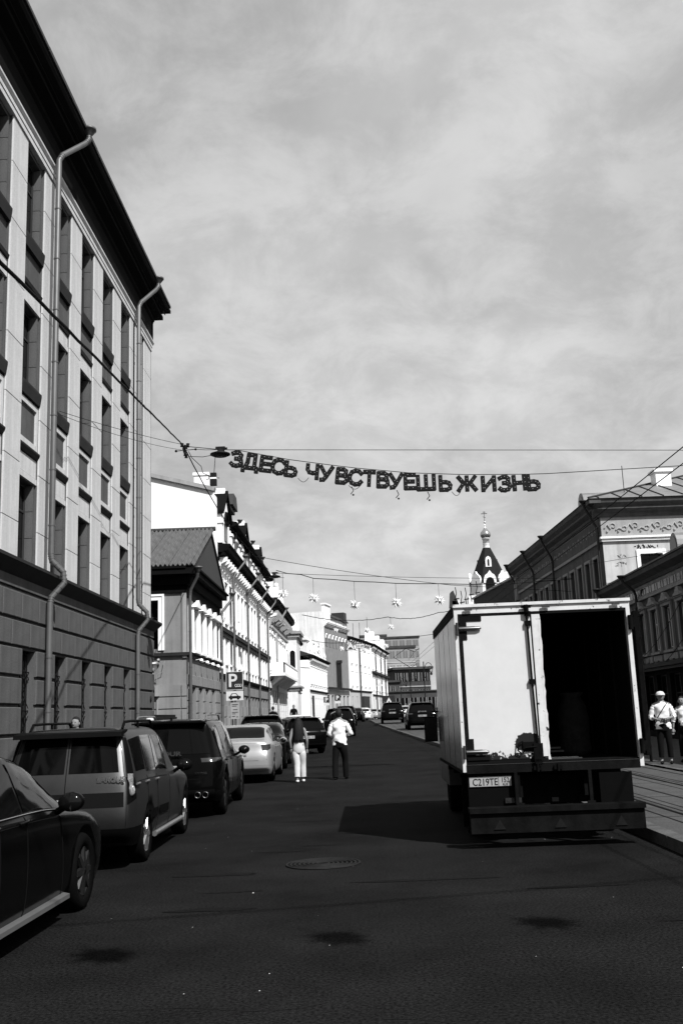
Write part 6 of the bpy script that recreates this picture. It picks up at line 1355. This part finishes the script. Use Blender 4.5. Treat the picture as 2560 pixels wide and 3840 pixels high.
for x, y, z, up, lab in ((.81, 90, 9.07, 1.2, 'small white star, left one of the farther pair'), (2.94, 90, 9.3, .9, 'small white star, right one of the farther pair'), (-2.45, 110, 10.89, 1, 'tiny star in front of the arcaded house attic'), (-1.9, 110, 8.85, .8, 'tiny star in front of the arcaded house wall'), (.56, 110, 8.6, .9, 'tiny star in front of the white shop house eave'), (2.97, 110, 8.95, .9, 'tiny star against the pale modern block'), (-4.0, 100, 8.0, .9, 'tiny star close to the corner tower house')):
    star(lab, (x, y, z), up, 1.05)
cable('garland_cable', 'faint cable with tiny stars far down the street', sag((-5.2, 110, 9.9), (-1.2, 110, 9.55), .2)+sag((-1.2, 110, 9.55), (12, 110, 10.5), .25), .03)
# garland over the viewer, whose stars shade the near asphalt
H0 = 9.5; ox, oy = .55*H0, -.75*H0
for k, (x, y) in enumerate(((-1.92, 7.6), (-.25, 7.9), (1.35, 8.18))):
    star(['white spiked star overhead casting the left shadow on the near asphalt', 'white spiked star overhead casting the middle shadow on the near asphalt', 'white spiked star overhead casting the right shadow on the near asphalt'][k], (x+ox*.95, y+oy*.95, H0*.95), .6, .85, 'stars above the viewer')
cable('garland_cable', 'cable above the viewer whose shadow crosses the near asphalt', sag((-5.8+ox, 7.7+oy, H0+.6), (7+ox, 10.3+oy, H0+.9), .25), .02)
# tram contact wires
for x0, x1, lab in ((6.0, 5.9, 'tram contact wire nearer the road'), (6.42, 6.34, 'tram contact wire nearer the shop house')):
    cable('contact_wire', lab, [(x0+.3, 3, 6.25), (x0+.02, 21.9, 6.2), (x1+.02, 28, 6.2), (x1-.3, 45, 6.2), (x1-.4, 75, 6.7), (x1-.3, 120, 7.1)], .011)
cable('span_wire', 'cable slanting past the carved windows of the dark shop house', sag((7.0, 18, 5.6), (11.9, 43, 3.5), .5), .012)
cable('span_wire', 'second cable slanting past the carved windows of the dark shop house', sag((7.2, 18, 5.2), (11.9, 40, 3.1), .4), .012)
cable('span_wire', 'thin cable crossing before the pale end wall at the right', [(11.0, 47, 8.2), (20, 47.2, 9.4)], .01)
hg = thing('wire_hanger', 'thin diamond shaped frame under the tram wires at the street end', 'wire frame', (4.75, 100, 6.6))
q = MB(); zz = lambda a: [(p[0], 0, p[1]) for p in a]; q.tube(zz([(-.1, 1.35), (-1.35, .55), (.3, -.55)]), .035, 5); q.tube(zz([(-.1, 1.35), (.75, 1.0), (1.25, 1.35)]), .03, 5); q.tube(zz([(.75, 1.0), (.1, .2)]), .015, 4); q.tube(zz([(.3, -.55), (.9, -.2)]), .02, 4); obj('frame', q, M['wire'], hg)
# street lamps with scroll tops
def scroll_lamp(label, loc, h=6.3):
    t = thing('street_lamp', label, 'street lamp', loc, 0, 'scroll topped street lamps')
    q = MB(); q.tube([(0,0,0), (0,0,.9)], .12, 8); q.tube([(0,0,.9), (0,0,h)], .06, 8); q.lathe([(.16, 0), (.14, .3), (.08, .5)], seg=10); obj('post', q, M['iron'], t)
    q = MB(); q.tube([(.55-.45*math.cos(a), 0, h-.9+.75*math.sin(a)) for a in [math.pi*1.25*k/12 for k in range(13)]], .04, 6); q.tube([(.1, 0, h-1.9), (.3, 0, h-1.3), (.9, 0, h-1.1)], .03, 5); q.tube([(.7+.2*math.cos(a), 0, h-.75+.2*math.sin(a)) for a in [math.pi*2*k/10 for k in range(11)]], .03, 5); obj('scroll', q, M['iron'], t)
    q = MB(); q.lathe([(0, .18), (.1, .12), (.14, -.1), (.1, -.22), (0, -.25)], (.85, 0, h-1.35), 10); obj('lantern', q, M['iron'], t)
scroll_lamp('scroll topped black street lamp nearest the lorry, on the tram side', (7.4, 117, gz(117)+.1), 6.4)
scroll_lamp('scroll topped black street lamp, middle one of the three', (6.8, 138, gz(138)+.1), 6.4)
scroll_lamp('scroll topped black street lamp farthest down the street', (6.3, 159, gz(159)+.1), 6.3)
fn = tag(obj('railing', (lambda q: ([q.box(8.2, 8.24, 95+i*.9, 95.05+i*.9, .9, 2.1) for i in range(50)], q.box(8.19, 8.25, 95, 140, 2.05, 2.12), q.box(8.19, 8.25, 95, 140, 1.3, 1.36), q)[-1])(MB()), M['iron']), 'dark railing along the right pavement far down the street', 'railing')

# ================================================================== signs
ps = thing('parking_sign', 'dark square P sign with a small car plate and notice below on its post', 'parking sign', (-4.98, 40, gz(40)+.12))
q = MB(); q.tube([(0, .03, 0), (0, .03, 3.2)], .035, 8); obj('post', q, M['pipe'], ps)
q = MB(); q.box(-.34, .34, -.02, 0, 2.55, 3.27); pf = obj('sign_face', q, M['sign_white'], ps); q = MB(); q.box(-.32, .32, -.025, -.0205, 2.57, 3.25); obj('sign_field', q, M['sign_dark'], pf)
text_obj('letter_p', 'P', .72, M['sign_white'], pf, (-.08, -.027, 2.68), depth=.001, off=.012)
q = MB()
for k in range(3): q.lathe([(.045, -.002), (.035, -.004), (.035, 0)], (.06+k*.09, -.026, 2.72), 12, 'y'); q.lathe([(.06, -.001), (.052, -.003), (.05, 0)], (.06+k*.09, -.026, 2.72), 12, 'y')
obj('coin_symbol', q, M['sign_white'], pf)
q = MB(); q.box(-.34, .34, -.02, 0, 2.14, 2.50); cp = obj('car_plate', q, M['sign_white'], ps)
q = MB(); q.prism([(-.24, 2.22), (.24, 2.22), (.24, 2.3), (.14, 2.32), (.06, 2.42), (-.12, 2.42), (-.18, 2.32), (-.24, 2.3)], -.025, -.0205, 'y'); [q.lathe([(0, -.028), (.05, -.028), (.05, -.021)], (x, 0, 2.22), 12, 'y') for x in (-.14, .14)]; obj('car_symbol', q, M['ink'], cp)
q = MB(); q.prism([(-.13, 2.315), (.10, 2.315), (.04, 2.395), (-.10, 2.395)], -.0275, -.0255, 'y'); obj('car_symbol_window', q, M['sign_white'], cp)
q = MB(); q.box(-.17, .17, -.02, 0, 1.42, 2.06); np_ = obj('notice_plate', q, M['trim_grey'], ps)
q = MB()
for z, a, c in ((1.98, -.12, .12), (1.92, -.12, .06), (1.78, -.08, .1), (1.68, -.12, .12), (1.62, -.12, .02), (1.52, -.12, .0), (1.50, .05, .12)): q.box(a, c, -.024, -.0205, z-.012, z+.012)
obj('notice_print', q, M['ink'], np_)
tr = thing('warning_sign', 'white triangular warning sign with a bar symbol hung over the street', 'road sign', (-.78, 93, 7.55))
q = MB(); q.prism([(-.5, 0), (.5, 0), (0, .92)], -.03, 0, 'y'); obj('sign_border', q, M['ink'], tr); q = MB(); q.prism([(-.40, .06), (.40, .06), (0, .8)], -.04, -.031, 'y'); obj('sign_face', q, M['sign_white'], tr); q = MB(); q.box(-.2, .2, -.05, -.041, .12, .2); q.box(-.1, .1, -.05, -.041, .2, .28); obj('symbol', q, M['ink'], tr); q = MB(); q.tube([(-.3, 0, .5), (-.3, 0, 2.6)], .02, 4); q.tube([(.3, 0, .4), (.3, 0, 2.5)], .02, 4); obj('hanger', q, M['wire'], tr)
wl = thing('weight_plate', 'white oblong plate with 10 t and an arrow beside the triangular sign', 'road sign', (.12, 93, 7.68))
q = MB(); q.box(-.42, .42, -.03, 0, 0, .45); obj('sign_border', q, M['ink'], wl); q = MB(); q.box(-.38, .38, -.04, -.031, .04, .41); obj('sign_face', q, M['sign_white'], wl); text_obj('plate_text', '10 t', .3, M['ink'], wl, (-.12, -.042, .12), off=.004); q = MB(); q.prism([(.1, .2), (.2, .2), (.2, .13), (.33, .23), (.2, .33), (.2, .26), (.1, .26)], -.045, -.041, 'y'); obj('arrow', q, M['ink'], wl); q = MB(); q.tube([(0, 0, .4), (0, 0, 2.4)], .02, 4); obj('hanger', q, M['wire'], wl)
def small_p(label, loc, s=.7):
    t = thing('parking_sign', label, 'parking sign', loc, 0, 'distant P signs'); q = MB(); q.tube([(0, .03, -2.2), (0, .03, s)], .04, 6); obj('post', q, M['pipe'], t); q = MB(); q.box(-s/2, s/2, -.03, 0, 0, s); obj('sign_face', q, M['sign_dark'], t); text_obj('letter_p', 'P', s, M['sign_white'], t, (0, -.033, s*.16), off=.02); q = MB(); q.box(-s/2, s/2, -.03, 0, -.3, -.06); obj('plate', q, M['sign_white'], t)
small_p('left one of two small dark P signs before the arcaded house', (-3.75, 110, 3.1), .62); small_p('right one of two small dark P signs before the arcaded house', (-2.6, 112, 3.3), .62); small_p('farthest small P sign before the far white house', (2.1, 165, 4.0), .75)
rs = thing('crossing_sign', 'square sign with a white triangle in the distance at the street end', 'road sign', (4.1, 150, 2.8)); q = MB(); q.box(-.9, .9, -.03, 0, 0, 1.5); q.tube([(0, .05, -2.0), (0, .05, 1.4)], .06, 6); obj('sign_face', q, M['sign_dark'], rs); q = MB(); q.prism([(-.6, .2), (.6, .2), (0, 1.25)], -.05, -.031, 'y'); obj('symbol', q, M['sign_white'], rs); q = MB(); q.prism([(-.25, .3), (.25, .3), (0, .8)], -.07, -.051, 'y'); obj('figure', q, M['ink'], rs)
ar = thing('arrow_sign', 'white arrow sign above the distant crossing sign', 'road sign', (2.9, 152, 5.0)); q = MB(); q.prism([(-.15, 0), (.15, 0), (.15, .8), (.5, .8), (0, 1.5), (-.5, .8), (-.15, .8)], -.05, 0, 'y'); obj('arrow', q, M['sign_white'], ar); q = MB(); q.tube([(0, .05, -4.6), (0, .05, 1.0)], .05, 6); obj('post', q, M['iron'], ar)

# ================================================================== people
def skin_mesh(pts, edges, rad, m, name, sub=2, root=0):
    me = bpy.data.meshes.new(name); me.from_pydata(pts, edges, []); o = bpy.data.objects.new('tmp', me); COL.objects.link(o)
    o.modifiers.new('s', 'SKIN'); sv = me.skin_vertices[0].data
    for i, r in enumerate(rad):
        sv[i].radius = (r, r) if not isinstance(r, tuple) else r
        sv[i].use_root = (i == root)
    ss = o.modifiers.new('u', 'SUBSURF'); ss.levels = sub; ss.render_levels = sub
    dg = bpy.context.evaluated_depsgraph_get(); dg.update(); out = bpy.data.meshes.new_from_object(o.evaluated_get(dg)); bpy.data.objects.remove(o)
    out.name = name; out.materials.clear(); out.materials.append(m); out.polygons.foreach_set('use_smooth', [True]*len(out.polygons)); return out
def hand(b, w_, d, n):
    """five short tapering fingers from the wrist w_, pointing along d; n = palm normal"""
    d = Vector(d).normalized(); n = Vector(n).normalized(); s_ = d.cross(n).normalized(); w_ = Vector(w_)
    b.tube([w_, w_+d*.03, w_+d*.085], [.022, .034, .036], 8)
    for i, L in enumerate((.062, .072, .068, .052)):
        p = w_+d*.08+s_*(-.027+.018*i); b.tube([p, p+d*L*.55+n*.006, p+d*L+n*.022], [.0095, .009, .006], 5)
    p = w_+d*.03-s_*.03; b.tube([p, p+d*.03-s_*.018+n*.006, p+d*.055-s_*.014+n*.018], [.011, .010, .007], 5)
def person(label, loc, rz, H=1.75, feet=((-.11, 0, 0), (.11, 0, 0)), knees=None, hands=((-.26, .04, .82), (.26, .04, .82)), elbows=((-.25, -.03, 1.12), (.25, -.03, 1.12)), head_dir=(0, 1, 0), top='shirt', bottom='black_cloth', shoes='leather', hair='hair', hair_len=.0, female=False, sleeves='long', wide=1.0, hem=.86, crop=False, cuff=.10, group=None, loose=1.0, cap=False):
    t = thing('person', label, 'person', loc, rz, group); s = H/1.75; sh = .165 if female else .19; hp = .10
    kn = knees or ((feet[0][0]*.95, feet[0][1]*.5+.02, .50), (feet[1][0]*.95, feet[1][1]*.5+.02, .50))
    P_ = [(0, 0, .95), (0, 0, 1.10), (0, .0, 1.30), (0, -.01, 1.44), (0, .0, 1.53), (0, .01, 1.60), (0, .01, 1.69)]
    Rr = [(.15, .11), (.125, .095), (.15, .10), (.085, .075), .052, (.072, .085), (.062, .07)]
    E_ = [(0,1),(1,2),(2,3),(3,4),(4,5),(5,6)]
    def addp(p, r, frm): P_.append(p); Rr.append(r); E_.append((frm, len(P_)-1)); return len(P_)-1
    idx = {}
    for k, sg in ((0, -1), (1, 1)):
        a = addp((sg*sh, 0, 1.42), .055, 3); e = addp(elbows[k], .040, a); h_ = addp(hands[k], .026, e)
        a = addp((sg*hp, 0, .88), .085, 0); n_ = addp(kn[k], .055, a); an = addp((feet[k][0], feet[k][1]-.02, .09+feet[k][2]), .034, n_); addp((feet[k][0]*1.1, feet[k][1]+.13, .03+feet[k][2]), .028, an)
    Pm = [(p[0]*s, p[1]*s, p[2]*s) for p in P_]; Rm = [((r[0]*s, r[1]*s) if isinstance(r, tuple) else r*s) for r in Rr]
    body = skin_mesh(Pm, E_, Rm, M['skin'], 'body', 2)
    hb = MB()
    for k in (0, 1):
        e, h_ = Vector(elbows[k])*s, Vector(hands[k])*s; hand(hb, h_, (h_-e), (0, 1, .0) if abs((h_-e).normalized().y) < .8 else (0, 0, 1))
    hz = 1.625*s; fd = Vector(head_dir).normalized(); sd = Vector((fd.y, -fd.x, 0))
    def hp_(f, r, z): return tuple(Vector((0, .01*s, hz+z))+fd*f+sd*r)
    hb.ball((0, .01*s, hz), .105*s, 16, 12, (.76, .90, 1.08))
    hb.tube([hp_(.085*s, 0, .01), hp_(.112*s, 0, -.02), hp_(.088*s, 0, -.03)], [.008, .014, .010], 6)
    for g_ in (-1, 1): hb.ball(hp_(-.0, g_*.082*s, -.01), .022, 8, 5, (.5, 1, 1.3))
    hb.tube([hp_(.085*s, -.02, -.06*s), hp_(.09*s, 0, -.062*s), hp_(.085*s, .02, -.06*s)], [.005, .007, .005], 5)
    bmx = bmesh.new(); bmx.from_mesh(body); m2 = hb.mesh('tmp', None); bmx.from_mesh(m2); bmx.to_mesh(body); bmx.free(); body.polygons.foreach_set('use_smooth', [True]*len(body.polygons))
    link('body', body, t)
    q = MB()
    for g_ in (-1, 1): q.ball(hp_(.083*s, g_*.032*s, .018*s), .011*s, 8, 6)
    obj('eye', q, M['ink'], t)
    # shirt and trousers as ringed garments
    def rings(q, rs, seg=20, fold=.006, ph=0.0):
        vs = []
        for (cx0, cy0, z, a_, b_) in rs:
            for k in range(seg):
                t_ = 2*math.pi*k/seg; w_ = 1+fold/a_*1.3*math.sin(z*26+3*t_+ph)+fold/a_*math.sin(z*47-2*t_+ph); vs.append(((cx0+a_*w_*math.cos(t_))*s, (cy0+b_*w_*math.sin(t_))*s, z*s))
        n = len(rs); q.add(vs, [(i*seg+k, i*seg+(k+1) % seg, (i+1)*seg+(k+1) % seg, (i+1)*seg+k) for i in range(n-1) for k in range(seg)], True)
    def sleeve(q, pts, rr, am=.10):
        P2 = []; R2 = []
        for i in range(len(pts)-1):
            a_, c_ = Vector(pts[i]), Vector(pts[i+1])
            for j in range(5): t_ = j/5; P2.append(tuple(a_.lerp(c_, t_)*s)); R2.append((rr[i]*(1-t_)+rr[i+1]*t_)*s*(1+am*math.sin((i*5+j)*2.1)))
        P2.append(tuple(Vector(pts[-1])*s)); R2.append(rr[-1]*s); q.tube(P2, R2, 12, True)
    z0 = 1.10 if crop else hem; W_ = wide; q = MB(); key = [(z0, .168*W_, .120), (.98, .166*W_, .124), (1.08, .146*W_, .112), (1.20, .152*W_, .112), (1.32, .176*W_, .118), (1.40, .182*W_, .108), (1.445, .155*W_, .088), (1.475, .090, .070), (1.50, .062, .060)]
    if female: key = [(z, a_*.86, b_*.95) for z, a_, b_ in key]
    key = [k_ for k_ in key if k_[0] >= z0]; zs_ = np.linspace(z0, 1.50, 22); rings(q, [(0, 0, z, float(np.interp(z, [k_[0] for k_ in key], [k_[1] for k_ in key])), float(np.interp(z, [k_[0] for k_ in key], [k_[2] for k_ in key]))) for z in zs_], 22, .0075, loc[0])
    for k, sg in ((0, -1), (1, 1)):
        e = Vector(elbows[k]); h_ = Vector(hands[k]); a_ = Vector((sg*(sh-.045)*W_, 0, 1.405))
        if sleeves == 'none': continue
        if sleeves == 'long': sleeve(q, [a_, a_.lerp(e, .3)+Vector((sg*.012, 0, 0)), e, e.lerp(h_, .9)], [.062, .066, .054, .040])
        else: sleeve(q, [a_, a_.lerp(e, .3)+Vector((sg*.012, 0, 0)), e, e.lerp(h_, .22)], [.062, .068, .060, .056])
    obj('shirt', q, M[top], t)
    q = MB(); rings(q, [(0, 0, .80, .155, .115), (0, 0, .86, .172, .128), (0, 0, .93, .168, .125), (0, 0, 1.0, .150, .112), (0, 0, 1.06, .138, .105)], 22, .002)
    for k, sg in ((0, -1), (1, 1)):
        kk = Vector(kn[k]); an = Vector((feet[k][0], feet[k][1]-.02, .07+feet[k][2])); kn_ = kk.lerp(an, 1-cuff*2.2)
        sleeve(q, [(sg*.078, 0, .90), (sg*.088, 0, .76), kk, kn_], [.085, .094*(1+(loose-1)*.6), .072*loose, .066*loose], .025)
    obj('trousers', q, M[bottom], t)
    for k in (0, 1):
        f = Vector(feet[k])*s; q = MB(); q.ball((f.x, f.y+.05, f.z+.045), .06, 12, 8, (.78, 2.2, .75)); q.v = [(v[0], v[1], max(v[2], f.z+.0)) for v in q.v]; obj('shoe', q, M[shoes], t)
    if hair:
        q = MB(); q.ball((0, .01*s-fd.y*.018, hz+.018), .112*s, 16, 12, (.80, .90, 1.04)); vs = []
        q.v = [v if (Vector(v)-Vector((0, .01*s, hz))).dot(fd) < .045 or v[2] > hz+.065*s else tuple(Vector(v)-fd*.04+Vector((0,0,.0))) for v in q.v]
        if hair_len:
            bk = -fd
            for k in range(19):
                a = -1.25+2.5*k/18; dr_ = Matrix.Rotation(a, 3, 'Z') @ bk; x0 = Vector((0, .01*s, hz+.03))+dr_*.085
                q.tube([tuple(x0), tuple(x0+dr_*.035+Vector((0, 0, -.12))), tuple(x0+dr_*.035+bk*.025+Vector((0, 0, -.12-hair_len*.5))), tuple(x0+dr_*.04+bk*.025+Vector((0, 0, -.10-hair_len*random.uniform(.85, 1.05))))], [.026, .030, .028, .010], 6)
        obj('hair', q, M[hair], t)
    if cap:
        q = MB(); q.lathe([(0, .075), (.07, .06), (.108, .01), (.11, -.03)], (0, .01*s, hz+.055), 16); q.prism([(-.075, .08), (.075, .08), (.065, .17), (0, .195), (-.065, .17)], hz+.028, hz+.04, 'z'); obj('cap', q, M['pale_cloth'], t)
    return t
pm_ = person('man in a white long sleeved shirt and black trousers walking away, seen from behind', (-.60, 26.6, 0), R(-4), 1.80, feet=((-.13, -.10, 0), (.12, .14, 0)), elbows=((-.27, -.02, 1.14), (.30, -.04, 1.13)), hands=((-.17, .20, 1.05), (.16, .22, 1.10)), head_dir=(.75, .65, 0), wide=1.08, loose=1.08, cuff=.0)
ph = thing('telephone', 'dark telephone held up by the man in the white shirt', 'telephone', (-.48, 26.92, 1.16)); q = MB(); q.box(-.04, .04, -.006, .006, -.07, .08); obj('case', q, M['ink'], ph)
person('woman with long dark hair, black crop top and pale wide trousers, walking away', (-1.64, 26.15, 0), R(3), 1.63, feet=((-.06, -.12, 0), (.10, .10, 0)), elbows=((-.24, -.05, 1.13), (.23, -.05, 1.12)), hands=((-.21, .03, .90), (.22, .05, .88)), head_dir=(.1, 1, 0), top='black_cloth', bottom='pale_cloth', shoes='shoe_pale', hair_len=.42, female=True, sleeves='none', crop=True, cuff=.09, loose=1.22)
# strollers on the right pavement
cm = person('man in a pale cap and white shirt with a strap across his chest', (7.42, 25.3, .16), R(165), 1.76, elbows=((-.27, 0, 1.13), (.28, .0, 1.12)), hands=((-.08, .23, 1.08), (.10, .24, 1.06)), top='shirt', bottom='black_cloth', sleeves='rolled', cap=True, hair=None, wide=1.12, hem=.84)
q = MB(); q.tube([(-.13, .06, 1.47), (-.02, .135, 1.32), (.12, .15, 1.12), (.2, .1, .95)], .012, 5); q.tube([(-.13, .06, 1.47), (-.05, -.13, 1.3), (.2, -.1, .95)], .012, 5); obj('strap', q, M['leather'], cm)
cmr = thing('camera', 'dark camera held before his chest by the man in the pale cap', 'camera', (7.36, 25.06, 1.22), R(165)); q = MB(); q.box(-.08, .08, -.04, .04, -.06, .05); q.lathe([(0, .12), (.035, .12), (.04, .03)], (0, 0, 0), 12, 'y'); obj('casing', q, M['leather'], cmr)
person('stroller in a white top beside the man in the pale cap', (8.05, 25.7, .16), R(150), 1.62, top='shirt', bottom='black_cloth', sleeves='rolled', female=True, hair_len=.25, elbows=((-.24, 0, 1.12), (.26, .02, 1.12)), hands=((-.1, .2, 1.05), (.28, .05, .9)))
# left pavement
person('long haired passer-by in dark glasses showing above the roof of the grey van', (-5.5, 19.5, .12), R(170), 1.68, top='grey_cloth', bottom='black_cloth', female=True, hair_len=.22)
person('passer-by in a light hood showing over the roof of the black off-roader', (-5.7, 27.3, .12), R(170), 1.66, top='black_cloth', bottom='black_cloth', cap=True)
person('dark clad pedestrian beside the corner of the white mansion', (-5.4, 62, gz(62)+.12), R(0), 1.8, top='black_cloth', bottom='black_cloth', wide=1.15)
person('dark clad pedestrian farther on, beside the balcony house', (-5.2, 78, gz(78)+.12), R(180), 1.8, top='black_cloth', bottom='black_cloth', wide=1.1)
person('pedestrian in pale trousers standing by the cars beyond the white shirted man', (-1.6, 60, gz(60)), R(0), 1.7, top='black_cloth', bottom='pale_cloth')
